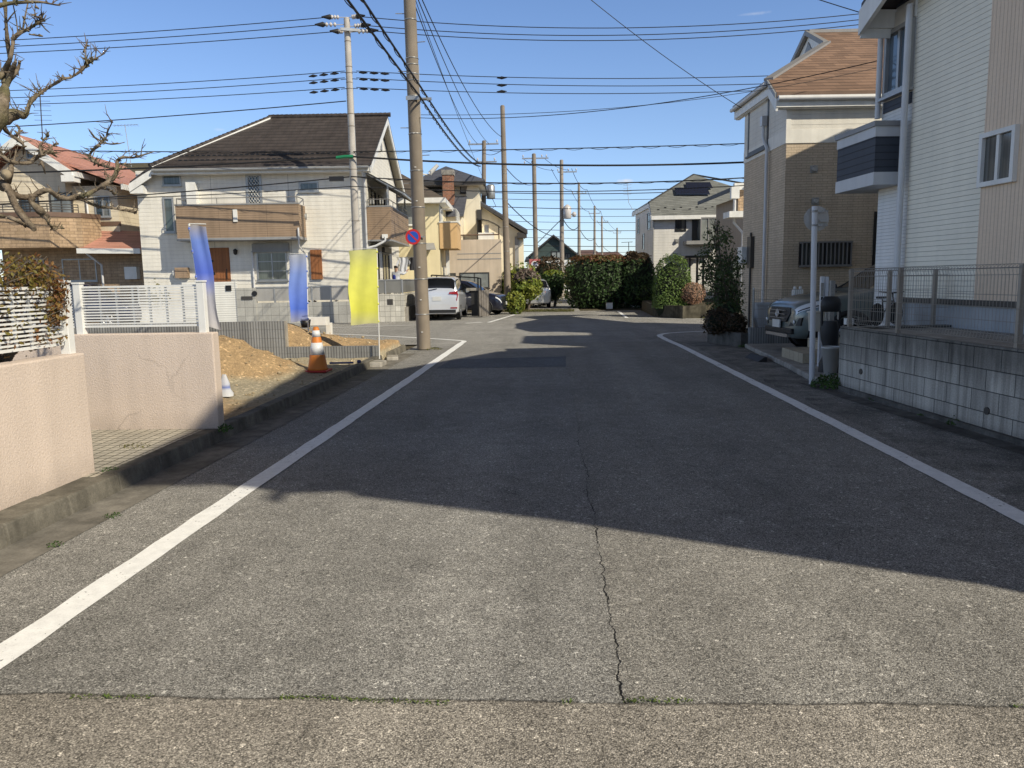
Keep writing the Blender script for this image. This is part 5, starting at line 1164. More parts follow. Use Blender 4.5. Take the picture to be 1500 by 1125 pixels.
for k, (a, b) in enumerate(hvL): wire(['topmost of three thin power lines leaving the pale pole to the left', 'middle one of the top three power lines left of the pale pole', 'lowest of the top three power lines left of the pale pole'][k], at(*a, 27.6), at(*b, 28), .10, .014, GW_)
hvR = [((524, 24), (1330, 12)), ((532, 37), (1330, 20)), ((543, 45), (1330, 27))]
for k, (a, b) in enumerate(hvR): wire(['topmost of three power lines from the pale pole across the sky to the right', 'middle one of the top three power lines right of the pale pole', 'lowest of the top three power lines right of the pale pole'][k], at(*a, 27.6), at(*b, 28), .5, .014, GW_)
mvL = [(104, 137), (114, 148), (128, 157)]
for k, (a, b) in enumerate(mvL): wire(['upper of three low-voltage lines left of the pale pole', 'middle of three low-voltage lines left of the pale pole', 'lower of three low-voltage lines left of the pale pole'][k], at(505, a, 27.6), at(-150, b, 28), .12, .013, GW_)
mvR = [(104, 101), (114, 113), (128, 121)]
for k, (a, b) in enumerate(mvR):
    o = wire(['upper of three low-voltage lines right of the pale pole', 'middle of three low-voltage lines right of the pale pole', 'lower of three low-voltage lines right of the pale pole'][k], at(522, a, 27.6), at(1330, b, 28), .28, .013, GW_)
    c = at(735, [114, 125, 134][k], 27.75) - o.location; m = MB(); m.tube([c + Vector((-.18, 0, 0)), c, c + Vector((.18, 0, 0))], [.01, .055, .01], 6); m.build('joint_sleeve', M['sleeve'], o)
wire('single cable sloping down left from the pale pole toward the red roof', at(507, 148, 27.6), at(-150, 194, 29.5), .10, .018, GW_)
wire('upper spiral-wrapped cable crossing the whole street', at(-150, 216, 27.6), at(1330, 201, 27.6), .30, .018, GW_, .03)
o = wire('thick black cable with green sleeve at the pale pole', at(513, 229, 27.5), at(-150, 256, 27.8), .12, .03, GW_)
m = MB(); c = at(505, 229.5, 27.5) - o.location; m.tube([c + Vector((-.3, 0, -.03)), c, c + Vector((.3, 0, 0))], .06, 8); m.build('green_sleeve', plain('green_sleeve', (.02, .22, .10), .4), o)
wire('thick black cable from the pale pole across the street to the right', at(513, 229, 27.5), at(1330, 222, 27.6), .38, .034, GW_)
wire('second thick cable across the street just below it', at(514, 258.5, 27.5), at(1330, 240, 27.6), .42, .022, GW_, .022)
o = wire('cable with a black splice box left of the pale pole', at(512, 259, 27.5), at(-150, 306, 27.8), .12, .022, GW_)
m = MB(); c = at(493, 261.5, 27.5) - o.location; m.box(c.x - .25, c.x + .25, c.y - .06, c.y + .06, c.z - .09, c.z + .07); m.build('splice_box', M['sleeve'], o)
wire('lower telephone cable in front of the white house', at(-150, 298, 27.6), at(516, 273, 27.5), .12, .016, GW_)
wire('lowest of the cables crossing to the right of the tall near pole', at(516, 273, 27.5), at(1330, 252, 27.6), .38, .016, GW_)
# cables running down the street on the left
for k, (a, Y, e) in enumerate((((505, -8), 11.2, (704, 243)), ((533, 0), 11.6, (708, 240)))):
    p1 = at(*a, Y); p2 = at(*((614, 140) if k == 0 else (616, 127)), 16.3); d = (p1 - p2) / (p1.y - p2.y); p0 = p2 + d * (-6 - p2.y)
    wire(['left one of two thick spiral-wrapped cables passing the tall near pole', 'right one of two thick spiral-wrapped cables passing the tall near pole'][k], p0, p2, .03, .021, 'bundled cables down the street', .024)
    wire(['left continuation of the bundled cables beyond the tall pole', 'right continuation of the bundled cables beyond the tall pole'][k], p2, at(*e, 50), .35, .022, 'bundled cables down the street', .025)
for k, (a, e, Ye) in enumerate((((590, -40), (699, 210), 52), ((595, -44), (716, 210), 52), ((601, -40), (734, 200), 37.5))):
    wire(['left of three long power lines descending from the top of the tall near pole', 'middle of three long power lines descending from the top of the tall near pole', 'right of three long power lines descending from the top of the tall near pole'][k], at(*a, 16.8), at(*e, Ye), .55, .013, 'power lines down the street')
p0 = bA + vA * .83
wire('service wire slanting from the tall pole to the eave of the brick-tiled house', p0, at(1086, 158, 19.6), .35, .008, 'service wires'); wire('service wire slanting from the tall pole to the cream house gable', p0 + Vector((0, 0, .1)), at(1272, 22, 11.9), .25, .007, 'service wires')
p1 = bA + vA * ((at(616, 174, bA.y).z) / vA.z); wire('slack wire from the middle of the tall pole rising right to the brown roof', p1, at(1290, 88, 12.2), .28, .007, 'service wires'); wire('thin twin wire beside the slack one from the tall pole', p1 + Vector((0, 0, .06)), at(1300, 96, 18), .3, .006, 'service wires')
wire('thin drop wire from the tall pole down to the far transformer pole', bA + vA * .6, at(719, 285, 51.5), .3, .008, 'service wires')
def stay(p, q, lab, r=.02, sag=.3): wire(lab, p, q, sag, r, 'far wires across the street')
for k, (v0, v1, Y, r) in enumerate(((281, 276, 58, .03), (290, 286, 61, .022), (301, 302, 61, .03), (313, 312, 64, .018), (322, 321, 64, .02), (333, 334, 66, .026), (345, 346, 70, .022), (357, 357, 72, .03), (366, 366, 80, .022))):
    wire(f'far thin cable crossing the street, {["first", "second", "third", "fourth", "fifth", "sixth", "seventh", "eighth", "ninth"][k]} from the top of the distant bundle', at(690, v0, Y), at(1100, v1, Y), .25, r, 'far wires across the street')
tops = [(bF, vF), (bG, vG), (bH, vH), (bI, vI), (bJ, vJ)]
for i in range(4):
    (b0, v0), (b1, v1) = tops[i], tops[i + 1]
    for k, dx in enumerate((-.8, .8)):
        wire(f'{["left", "right"][k]} far power line between the {["first and second", "second and third", "third and fourth", "fourth and fifth"][i]} poles beyond the hedge', b0 + v0 * .94 + Vector((dx, 0, 0)), b1 + v1 * .94 + Vector((dx, 0, 0)), .5, .022, 'far power lines')
    wire(f'far telephone cable between the {["first and second", "second and third", "third and fourth", "fourth and fifth"][i]} poles beyond the hedge', b0 + v0 * .6, b1 + v1 * .62, .7, .035, 'far power lines')
wire('left power line from the signed pole to the white-transformer pole', bE + vE * .97 + Vector((-.8, 0, 0)), bF + vF * .93 + Vector((-.6, 0, 0)), .2, .016, 'far power lines')
wire('right power line from the signed pole to the white-transformer pole', bE + vE * .97 + Vector((.8, 0, 0)), bF + vF * .93 + Vector((.6, 0, 0)), .2, .016, 'far power lines')
wire('cable from the bare-topped pole to the signed pole', bC + vC * .72, bE + vE * .80, .4, .02, 'far power lines'); wire('drooping cable from the bare-topped pole to the white-transformer pole', bC + vC * .55, bF + vF * .45, .5, .025, 'far power lines')
wire('cable sloping from the slate house pole to the bare-topped pole', bD + vD * .93, bC + vC * .80, .2, .015, 'far power lines'); wire('stay cable rising from the signed pole to the white-transformer pole', bE + vE * .38, bF + vF * .58, .0, .03, 'far power lines')
# ================================================================= foliage
def rdir():
    z = R_(-1, 1); a = R_(0, 2 * pi); r = sqrt(1 - z * z); return Vector((r * cos(a), r * sin(a), z))
def leaf(m, p, n, s, asp=.55):
    n = (n + rdir() * .8).normalized(); t = n.orthogonal().normalized(); t.rotate(Matrix.Rotation(R_(0, 2 * pi), 3, n)); b = n.cross(t)
    k = s * R_(.65, 1.25)
    m.add([p - t * k, p + b * k * asp + n * k * .15, p + t * k, p - b * k * asp + n * k * .15], [(0, 1, 2, 3)])
def superpt(d, rx, ry, rz, pw): return d / ((abs(d.x / rx) ** pw + abs(d.y / ry) ** pw + abs(d.z / rz) ** pw) ** (1 / pw))
def bush(name, label, cat, base, rx, ry, h, mat, n=1500, ls=.06, pw=2.0, lift=0.0, lump=.10, trunk=None, group=None, core=True, z0=-1.0, top=None, inner=.72, taper=0.0, coremat=None):
    base = Vector(base); o = thing(name, label, cat, base, 0, group)
    hz = h / 2 if z0 < -.5 else h; cz = lift + (hz if z0 < -.5 else 0.0); sd = Vector((R_(0, 50), R_(0, 50), 0))
    m = MB(); m2 = MB()
    for k in range(n):
        d = rdir()
        if pw > 2.5 and random.random() < .3: d = Vector((d.x * .55, d.y * .55, abs(d.z) + .5)).normalized()
        if d.z < z0: d.z = -d.z
        q = superpt(d, rx, ry, hz, pw)
        if taper: q.x *= 1 + taper * q.z / hz; q.y *= 1 + taper * q.z / hz
        f = 1 + lump * mnoise.noise(q * (2.2 / max(rx, .3)) + sd) + lump * .5 * mnoise.noise(q * (6 / max(rx, .3)) + sd)
        f *= R_(inner, 1.03) if random.random() < .45 else R_(.94, 1.03)
        p = q * f + Vector((0, 0, cz)); 
        (m2 if (top and q.z > hz * top[1] + R_(-.12, .12) * hz) else m).f
        leaf(m2 if (top and q.z > hz * top[1] + R_(-.15, .15) * hz) else m, p, d, ls)
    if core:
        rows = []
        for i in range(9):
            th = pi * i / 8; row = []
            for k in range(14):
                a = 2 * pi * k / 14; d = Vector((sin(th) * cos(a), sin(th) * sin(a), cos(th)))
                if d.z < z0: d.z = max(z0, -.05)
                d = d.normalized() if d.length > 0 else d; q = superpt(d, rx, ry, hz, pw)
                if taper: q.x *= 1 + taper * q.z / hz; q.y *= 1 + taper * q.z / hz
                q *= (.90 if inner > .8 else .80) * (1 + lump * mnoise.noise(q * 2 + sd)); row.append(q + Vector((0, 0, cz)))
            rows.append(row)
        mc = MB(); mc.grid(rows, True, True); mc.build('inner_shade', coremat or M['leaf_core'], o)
    m.build('foliage', mat, o)
    if top and m2.f: m2.build('new_growth', top[0], o)
    if trunk:
        t = MB()
        for k in range(trunk[1]):
            a = 2 * pi * k / trunk[1] + .4; e = Vector((cos(a) * rx * .4, sin(a) * ry * .4, cz)); b0 = Vector((cos(a) * trunk[0] * .8, sin(a) * trunk[0] * .8, -.03))
            t.tube([b0, b0.lerp(e, .45) + Vector((R_(-.03, .03), R_(-.03, .03), 0)), e], [trunk[0], trunk[0] * .8, trunk[0] * .4], 8)
        t.build('trunk', M['bark'], o)
    return o
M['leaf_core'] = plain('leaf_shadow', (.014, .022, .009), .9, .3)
M['bark'] = plain('grey_bark', (.15, .12, .09), .9, .35, 4, bump=.8, bsc=40)
M['lf_dark'] = foliage('dark_leaf', (.038, .075, .026), (.07, .125, .036)); M['lf_tree'] = foliage('young_tree_leaf', (.04, .075, .024), (.075, .12, .035), (.10, .14, .045)); M['lf_mid'] = foliage('mid_leaf', (.05, .095, .022), (.08, .13, .03)); M['lf_dome'] = foliage('dome_leaf', (.11, .18, .042), (.17, .25, .062))
M['lf_gold'] = foliage('golden_leaf', (.26, .30, .045), (.42, .41, .06), (.16, .22, .04)); M['lf_grey'] = foliage('grey_twig_leaf', (.16, .12, .10), (.22, .17, .14)); M['lf_red'] = foliage('red_tip_leaf', (.17, .06, .03), (.24, .11, .05), (.10, .10, .03))
M['lf_twig'] = foliage('russet_twig', (.36, .19, .12), (.48, .30, .20), rough=.8, trans=.1); M['lf_olive'] = foliage('olive_leaf', (.10, .11, .03), (.16, .14, .04)); M['lf_shrub'] = foliage('shrub_leaf', (.19, .17, .035), (.30, .22, .05), (.22, .10, .04)); M['lf_weed'] = foliage('weed_leaf', (.04, .09, .02), (.08, .15, .03))
M['lf_brown'] = foliage('bronze_leaf', (.06, .038, .022), (.085, .055, .026))
g = gr(755, 460); bush('shrub', 'low golden-green bush at the foot of the bare-topped pole', 'shrub', g, .42, .42, 1.0, M['lf_gold'], 900, .075, 2.4)
g = gr(768, 457.5); bush('shrub', 'golden yellow shrub with dead grey twigs on top, on a single stem', 'shrub', (g.x + .1, g.y + .6, 0), .68, .6, 1.55, M['lf_gold'], 1500, .08, 2.2, .45, .2, (.07, 1), top=(M['lf_grey'], .35))
g = gr(808, 449); bush('shrub', 'dark narrow column-clipped conifer with bright green top', 'shrub', (g.x + .1, g.y - .5, 0), .56, .5, 1.6, M['lf_dark'], 1500, .08, 3.2, .35, .06, (.08, 1), top=(M['lf_gold'], .82), taper=.25)
g = at(764, 420, 43); bush('shrub', 'bright yellow-topped round shrub behind the grey-topped one', 'shrub', (g.x, 43, 0), 1.0, .8, 2.4, M['lf_gold'], 1100, .09, 2.4, 0, .15)
g = at(804, 420, 45); bush('shrub', 'brownish-green rounded bush behind the column-clipped conifer', 'shrub', (g.x, 45, 0), 1.1, .9, 2.75, M['lf_olive'], 1200, .09, 2.6, 0, .15, top=(M['lf_brown'], .2))
g = at(784, 420, 44); bush('shrub', 'dark green bush directly under the two round signs', 'shrub', (g.x, 44, 0), .8, .7, 1.9, M['lf_dark'], 800, .09, 2.4)
g = at(750, 410, 44); bush('shrub', 'dull green bush between the cream house and the yellow-topped shrub', 'shrub', (g.x, 44, 0), .8, .7, 2.0, M['lf_mid'], 800, .09, 2.6)
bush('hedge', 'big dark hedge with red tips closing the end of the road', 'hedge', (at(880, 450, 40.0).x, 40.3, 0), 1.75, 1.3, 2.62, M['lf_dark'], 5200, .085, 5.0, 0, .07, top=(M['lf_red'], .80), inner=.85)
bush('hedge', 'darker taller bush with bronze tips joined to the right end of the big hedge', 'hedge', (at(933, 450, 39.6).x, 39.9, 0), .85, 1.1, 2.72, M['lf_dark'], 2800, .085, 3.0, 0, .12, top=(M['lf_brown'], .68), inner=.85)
g = at(837, 410, 66); bush('shrub', 'small round olive tree at the lane just right of the white-transformer pole', 'shrub', (g.x, 66, 0), 1.0, .9, 2.2, M['lf_olive'], 500, .12, 2.0, .6)
bush('topiary', 'large clipped dome-shaped green bush in the old planter', 'shrub', (at(984, 440, 29.9).x, 29.9, .38), .70, .68, 1.93, M['lf_dome'], 4600, .045, 3.2, 0, .04, z0=-.05, inner=.88)
bush('topiary', 'small reddish twiggy ball bush beside the clipped green dome', 'shrub', (at(1014, 440, 29.4).x, 29.4, .40), .48, .46, .80, M['lf_twig'], 2600, .028, 2.2, .08, .04, (.03, 5), inner=.6, coremat=M['bark'])
bush('hedge', 'low rounded green hedge left of the clipped dome', 'hedge', (at(947, 440, 39).x + .15, 39.0, .35), .7, .8, .8, M['lf_mid'], 1500, .06, 3.0, 0, .06)
bush('shrub', 'small dark shrub under the clipped dome, toward the reddish ball', 'shrub', (at(1003, 440, 29.9).x, 30.0, .38), .36, .34, .5, M['lf_dark'], 600, .05, 2.2, 0, .2)
for (u, v, Y, r, h, lab, mt) in ((1050, 485, 17.3, .33, .55, 'dark bronze low shrub at the corner of the right planter', 'lf_brown'), (1077, 485, 17.0, .26, .45, 'dark bronze low shrub nearer the block end of the right planter', 'lf_brown'), (1062, 480, 17.9, .32, .7, 'dark green low shrub at the back of the right planter', 'lf_dark')):
    p = at(u, v, Y); bush('shrub', lab, 'shrub', (p.x, Y, .24), r, r, h, M[mt], 900, .035, 2.2, 0, .25)
# young slender trees in the planter
def young_tree(label, base, pts_list, clumps, mat, n, ls):
    base = Vector(base); o = thing('small_tree', label, 'tree', base); m = MB()
    for pts, r in pts_list:
        P = catrom([Vector(p) - base for p in pts], 5); m.tube(P, [r * (1 - .7 * i / (len(P) - 1)) for i in range(len(P))], 8)
    m.build('trunk', M['bark'], o); m = MB(); b = MB()
    for c, r, rz_ in clumps:
        c = Vector(c) - base
        for k in range(int(n * r * r * 12)):
            d = rdir() * (random.random() ** .45); p = c + Vector((d.x * r, d.y * r, d.z * rz_)); leaf(m, p, d, ls)
        for k in range(10):
            d = rdir(); b.tube([c - Vector((0, 0, rz_ * .8)), c + Vector((d.x * r * .5, d.y * r * .5, d.z * rz_ * .3)), c + Vector((d.x * r, d.y * r, d.z * rz_))], [.008, .006, .003], 4)
    b.build('branches', M['bark'], o); m.build('crown', mat, o); return o
Yt = 18.0
def T(u, v, dy=0): return at(u, v, Yt + dy)
young_tree('slender leafy young tree in the right planter before the brick-tiled house', gr(1062, 487, .24).xy.to_3d() + Vector((0, 0, .24)) if False else (T(1064, 480).x, Yt, .24),
    [([(T(1064, 480).x, Yt, .24), T(1066, 440), T(1058, 400), T(1053, 360), T(1050, 325)], .035), ([(T(1064, 480).x + .05, Yt, .24), T(1072, 440, .2), T(1070, 400, .2), T(1062, 360, .1)], .025), ([(T(1064, 480).x - .08, Yt, .24), T(1052, 440, -.1), T(1040, 400, -.1), T(1034, 372)], .022)],
    [(T(1050, 350), .34, .34), (T(1040, 378, .2), .36, .32), (T(1066, 385, .1), .40, .4), (T(1050, 408, -.1), .42, .36), (T(1072, 420, .3), .34, .4), (T(1035, 400, .2), .24, .24), (T(1058, 440, .1), .40, .32), (T(1082, 440, .2), .22, .25), (T(1080, 390, .3), .22, .3), (T(1062, 345, .1), .2, .22), (T(1048, 330), .14, .2), (T(1070, 460), .34, .25), (T(1055, 405), .55, .95), (T(1060, 430, .2), .5, .6)], M['lf_tree'], 170, .036)
# plants by the white house
for (u, v, lab) in ((222, 425, 'thin grey-leaved plant by the white slat gate, left one'), (236, 424, 'thin grey-leaved plant by the white slat gate, right one')):
    p = at(u, v, 29.3); bush('plant', lab, 'plant', (p.x, 29.3, .2), .3, .25, 1.6, M['lf_olive'], 160, .06, 2.0, 0, .3, (.02, 3), core=False, inner=.2)
for k, (u, lab) in enumerate(((452, 'small spiky pot plant on the tiled wall, left of the pair'), (461, 'small spiky pot plant on the tiled wall, right of the pair'))):
    p = at(u, 441, 29.3); o = thing('pot_plant', lab, 'plant', (p.x, 29.25, 0.72)); m = MB()
    for j in range(26): d = rdir(); d.z = abs(d.z) + .3; d.normalize(); m.prism([(0, 0, .12), (.015, 0, .12), (d.x * .22, d.y * .22, .12 + d.z * .22)], (0, .006, 0))
    m.build('foliage', M['lf_olive'], o); m = MB(); m.lathe([(.07, 0), (.09, .12), (.08, .12), (0, .11)], (0, 0, 0), 12); m.build('pot', M['brown_cap'], o)
# shrub growing through the lattice on the pink wall
o = thing('shrub', 'yellow-green and reddish shrub growing over the white lattice on the pink wall', 'shrub', (-3.95, 4.6, .92))
m = MB(); b = MB(); base = Vector((-3.95, 4.6, .92))
for (u, v, Y, rx, rz_, n) in ((15, 408, 5.0, .26, .16, 420), (55, 408, 5.25, .22, .13, 330), (-30, 400, 4.7, .30, .2, 300), (35, 440, 5.2, .22, .16, 330), (80, 450, 5.28, .10, .17, 330), (84, 425, 5.30, .07, .1, 130), (68, 468, 5.25, .10, .10, 170), (10, 455, 5.1, .3, .2, 360), (20, 498, 5.1, .3, .12, 220), (60, 495, 5.28, .17, .09, 130), (-30, 470, 4.8, .3, .3, 300), (40, 388, 5.1, .16, .09, 110)):
    c = at(u, v, Y) - base
    for k in range(n): d = rdir() * random.random() ** .5; leaf(m, c + Vector((d.x * rx, d.y * rx, d.z * rz_)), d, .019, .5)
    for k in range(7): d = rdir(); e = c + Vector((d.x * rx, d.y * rx, abs(d.z) * rz_)); b.tube([(c.x * .6 - .05, c.y * .6, R_(0, .1)), c * .8 + Vector((0, 0, -.02)), e], [.010, .007, .003], 5)
b.build('stems', M['bark'], o); m.build('foliage', M['lf_shrub'], o)

# ---------------------------------------------------------------- the old pruned tree at the upper left
o = thing('tree', 'old gnarled leafless tree with heavily pruned knobbly branches, upper left', 'tree', (-4.55, 5.1, .9)); tb = Vector((-4.55, 5.1, .9))
M['oldbark'] = None
t = MT('old_bark', .92, spec=.15); n1 = t.noise(7, 5, rough=.7); n2 = t.noise(38, 4, rough=.7)
c = t.mix(t.ramp(n1, [(.35, 0.0), (.65, 1.0)]), (.12, .09, .062), (.30, .245, .185)); c = t.mix(t.ramp(t.noise(3.2, 4), [(.52, 0.0), (.66, .6)]), c, (.15, .15, .07)); t.col(t.scale(c, t.ramp(n2, [(.3, .55), (.7, 1.15)]))); t.bump(t.math('ADD', n2, n1), 1.0, .012); M['oldbark'] = t.m
PXM = 5.7 / 1127
def limb(m, pts, Y0, Y1, knob=.10, per=5):
    P = []; n = len(pts)
    for i, (u, v, w) in enumerate(pts): 
        Y = Y0 + (Y1 - Y0) * i / (n - 1) + .05 * sin(i * 2.1 + u); q = at(u, v, Y) - tb; P.append((q, w * (.62 if w > 15 else .72) * PXM / 2 * Y / 5.7))
    C_ = catrom([p for p, r in P], per); Rr = []
    for i in range(len(C_)):
        f = i / per; k = min(int(f), n - 2); r = P[k][1] + (P[k + 1][1] - P[k][1]) * (f - k); Rr.append(r * (1 + knob * 2.6 * mnoise.noise(C_[i] * 9) + knob * 1.6 * mnoise.noise(C_[i] * 27)))
    m.tube(C_, Rr, 10); return C_, Rr
tw = MB()
def twigs(C_, Rr, dens, L):
    for i in range(1, len(C_)):
        for _ in range(3):
            if random.random() > dens * .8: continue
            d = rdir(); d.z = abs(d.z) * 1.2 - .1; d.y *= .5; d.normalize(); p = C_[i] + rdir() * Rr[i] * .5; l = L * R_(.4, 1.7); q = p + d * l * .5 + rdir() * l * .08; e = q + (d + rdir() * .4).normalized() * l * .5
            tw.tube([p, q, e], [.0048, .0032, .0014], 5)
            for _k in range(random.randint(0, 2)): b_ = p.lerp(q, R_(.3, 1)); tw.tube([b_, b_ + (rdir() * .7 + d).normalized() * l * R_(.2, .5)], [.0026, .0011], 4)
            if random.random() < .35: tw.tube([p, p + rdir() * .028], [.011, .005], 6)
m = MB(); C_, Rr = limb(m, [(-95, 560, 62), (-80, 460, 54), (-60, 360, 48), (-45, 270, 44), (-25, 215, 44), (-4, 176, 42), (4, 152, 26), (7, 130, 18), (10, 112, 15)], 5.1, 5.6, .16); m.build('trunk', M['oldbark'], o)
LIMBS = [([(-4, 172, 36), (12, 169, 30), (28, 167, 22), (36, 171, 9), (40, 163, 7), (44, 150, 6.5), (54, 140, 7), (63, 134, 6.5), (78, 124, 5.5), (92, 116, 5), (105, 113, 5), (118, 104, 4.5), (127, 95, 4), (136, 88, 3), (152, 79, 1.6)], 5.6, 6.0, .35, .09),
 ([(128, 94, 2.6), (126, 84, 2.4), (124, 74, 3), (127, 65, 1.2)], 5.9, 5.95, .3, .06),
 ([(-6, 118, 9), (6, 104, 10), (14, 88, 9), (18, 70, 7), (20, 52, 6)], 5.5, 5.6, .2, .1),
 ([(18, 58, 9), (28, 49, 7), (42, 42, 6), (54, 34, 5), (60, 30, 4.5), (63, 20, 2)], 5.6, 5.7, .4, .10), ([(59, 33, 3), (66, 42, 2.6), (73, 48, 1.2)], 5.7, 5.7, .1, .05), ([(60, 28, 3), (52, 24, 2.4), (45, 20, 1.5)], 5.7, 5.75, .2, .06),
 ([(26, 50, 3), (24, 30, 2.6), (19, 6, 2)], 5.6, 5.6, .2, .05), ([(33, 46, 4), (36, 28, 3), (41, 4, 2.4)], 5.6, 5.65, .2, .05), ([(52, 36, 2), (51, 20, 1.6), (52, 4, 1.4)], 5.7, 5.7, .1, .04), ([(43, 50, 3), (52, 52, 2), (57, 52, 2.4)], 5.7, 5.65, .1, .03),
 ([(14, 84, 10), (11, 60, 8), (9, 35, 7), (8, 15, 7), (6, -10, 7)], 5.6, 5.5, .15, .08), ([(-8, 10, 9), (14, 5, 8), (38, 3, 6), (60, 3, 5), (76, 6, 3), (88, 8, 2)], 5.5, 5.6, .25, .08),
 ([(10, 126, 11), (14, 110, 10), (20, 97, 8), (23, 90, 6)], 5.6, 5.55, .2, .06), ([(13, 118, 9), (22, 108, 8), (27, 98, 7), (29, 90, 5)], 5.6, 5.65, .2, .06),
 ([(4, 180, 12), (8, 190, 9), (16, 198, 8), (24, 203, 6), (34, 212, 4.5), (34, 226, 3.5)], 5.6, 5.6, .3, .07), ([(22, 203, 5), (27, 195, 4), (28, 188, 2)], 5.6, 5.6, .2, .04),
 ([(-10, 222, 9), (4, 229, 9), (14, 236, 9), (28, 239, 8), (43, 238, 8), (54, 230, 8), (68, 223, 7), (79, 226, 5)], 5.4, 5.7, .4, .09), ([(15, 238, 9), (16, 250, 10), (10, 268, 12), (2, 276, 14)], 5.5, 5.4, .2, .06), ([(62, 228, 6), (58, 214, 4), (66, 204, 3), (71, 198, 1.5)], 5.6, 5.6, .3, .06), ([(60, 236, 5), (64, 246, 4), (66, 254, 3)], 5.6, 5.6, .2, .03), ([(74, 224, 4), (76, 214, 2.5), (86, 210, 1.5)], 5.7, 5.7, .3, .05),
 ([(-10, 262, 20), (4, 268, 18), (14, 280, 15), (22, 300, 14), (36, 320, 12), (50, 336, 12)], 5.4, 5.3, .15, .06), ([(-10, 314, 9), (6, 317, 8), (20, 321, 8), (34, 328, 7), (44, 332, 7)], 5.2, 5.3, .1, .05),
 ([(10, 278, 12), (28, 288, 12), (46, 288, 11), (60, 281, 11), (72, 279, 10), (84, 288, 10), (98, 291, 10), (112, 289, 10), (126, 285, 9), (140, 278, 9), (152, 271, 9), (162, 264, 8), (169, 256, 8), (172, 245, 7), (172, 236, 6), (180, 230, 4.5), (194, 231, 3.5), (206, 228, 3), (226, 222, 1.6)], 5.4, 6.2, .25, .09),
 ([(108, 290, 8), (120, 292, 7), (132, 298, 6), (146, 303, 6), (160, 304, 6), (176, 307, 5), (190, 309, 6), (200, 311, 8)], 5.9, 6.1, .3, .06), ([(146, 275, 5), (160, 278, 4.5), (168, 284, 4)], 6.0, 6.0, .2, .04),
 ([(170, 248, 6), (160, 245, 6), (148, 242, 6), (137, 236, 6), (131, 230, 6), (135, 221, 6), (144, 213, 6), (150, 207, 7), (155, 202, 4), (158, 192, 3), (165, 178, 1.6)], 6.1, 6.1, .35, .09), ([(150, 208, 4), (142, 203, 3), (135, 198, 2), (130, 190, 1.2)], 6.1, 6.1, .2, .05), ([(152, 209, 4), (162, 211, 4), (173, 210, 3)], 6.1, 6.05, .2, .04), ([(172, 240, 4), (186, 240, 3), (192, 241, 2)], 6.1, 6.1, .3, .05),
 ([(48, 288, 12), (46, 296, 16), (56, 306, 20), (64, 314, 20), (68, 318, 14)], 5.5, 5.5, .2, .05), ([(66, 318, 5), (72, 328, 3.5), (78, 334, 3), (90, 334, 1.5)], 5.5, 5.5, .3, .05)]
for pts, y0, y1, dn, L in LIMBS:
    m = MB(); C_, Rr = limb(m, pts, y0, y1, .13 if pts[0][2] < 15 else .2); m.build('branch', M['oldbark'], o); twigs(C_, Rr, dn, L)
tw.build('twigs', M['oldbark'], o)
m = MB()
for (u, v, Y, r) in ((10, 256, 5.33, .034),): 
    q = at(u, v, Y) - tb; m.lathe([(0, -.03), (r, -.02), (r * 1.05, 0), (r * .8, .012), (0, .008)], q, 12, 'Y')
m.build('pruning_cut', plain('cut_wood', (.42, .34, .23), .8, .25, 8), o)

# weeds, moss
def weed(label, p, r, h, n, ls, mat='lf_weed', group=None, cat='weed'):
    p = Vector(p); o = thing('weed', label, cat, p, 0, group); m = MB()
    for k in range(n):
        a = R_(0, 2 * pi); q = sqrt(random.random()); d = Vector((cos(a) * q, sin(a) * q, R_(.2, 1))); leaf(m, Vector((d.x * r, d.y * r, h * (1 - q * q * .7) * R_(.15, 1))), d, ls, .45)
    m.build('leaves', M[mat], o); return o
weed('large leafy weed clump between the white sign pole and the block wall', (3.72, 10.42, 0), .26, .2, 420, .03)
weed('fresh green weed clump at the foot of the block wall, larger nearer one', (4.0, 7.72, .0), .10, .10, 170, .016); weed('small flat weed at the foot of the block wall, beside the larger clump', (3.93, 8.25, .0), .07, .05, 70, .013); weed('small weed at the foot of the block wall, far end', (3.84, 9.3, .0), .08, .05, 70, .013)
weed('dark weed clump at the outer corner of the short pink wall', (-3.17, 7.15, .1), .08, .08, 110, .016); weed('tiny weed in the gutter, nearer of two by the left kerb', (-2.93, 4.2, .005), .05, .02, 45, .009); weed('tiny weed in the gutter, farther of two by the left kerb', (-2.9, 4.75, .005), .06, .025, 60, .009); weed('weed tuft in the joint at the end of the long pink wall', (-3.36, 5.52, .13), .07, .02, 60, .010)
weed('weed tuft growing in the pavers in front of the short pink wall', (-3.62, 6.35, .13), .13, .02, 80, .010, 'lf_olive'); weed('sparse weeds at the foot of the tall near pole', (-2.65, 16.9, .0), .22, .06, 120, .02, 'lf_olive')
weed('weed tuft at the planter corner by the bronze shrubs', (4.0, 16.35, 0), .12, .1, 90, .02)
m = MB()
for k in range(1900):
    x = R_(-2.6, 2.2); 
    if mnoise.noise(Vector((x * 2.1, 3.3, 0))) + .45 * mnoise.noise(Vector((x * 9, 1.3, 0))) < .10: continue
    y = 2.575 + R_(-.012, .012) + .03 * mnoise.noise(Vector((x * 1.3, 0, 0))); leaf(m, Vector((x, y, R_(.003, .012))), Vector((0, 0, 1)), .0055, .6)
tag(m.build('joint_moss', M['moss']), kind='stuff')
m = MB()
for k in range(2600):
    x = R_(-2.3, 1.0); y = 36.2 + R_(-.6, .9) - .3 * x
    leaf(m, Vector((x, y, R_(0, .10))), Vector((0, 0, .4)), .04, .3)
for k in range(900):
    t_ = random.random(); p = gr(941, 455).lerp(gr(1034, 467), t_); leaf(m, Vector((p.x + R_(-.1, .1), p.y - R_(0, .25), R_(0, .08))), Vector((0, 0, .4)), .04, .3)
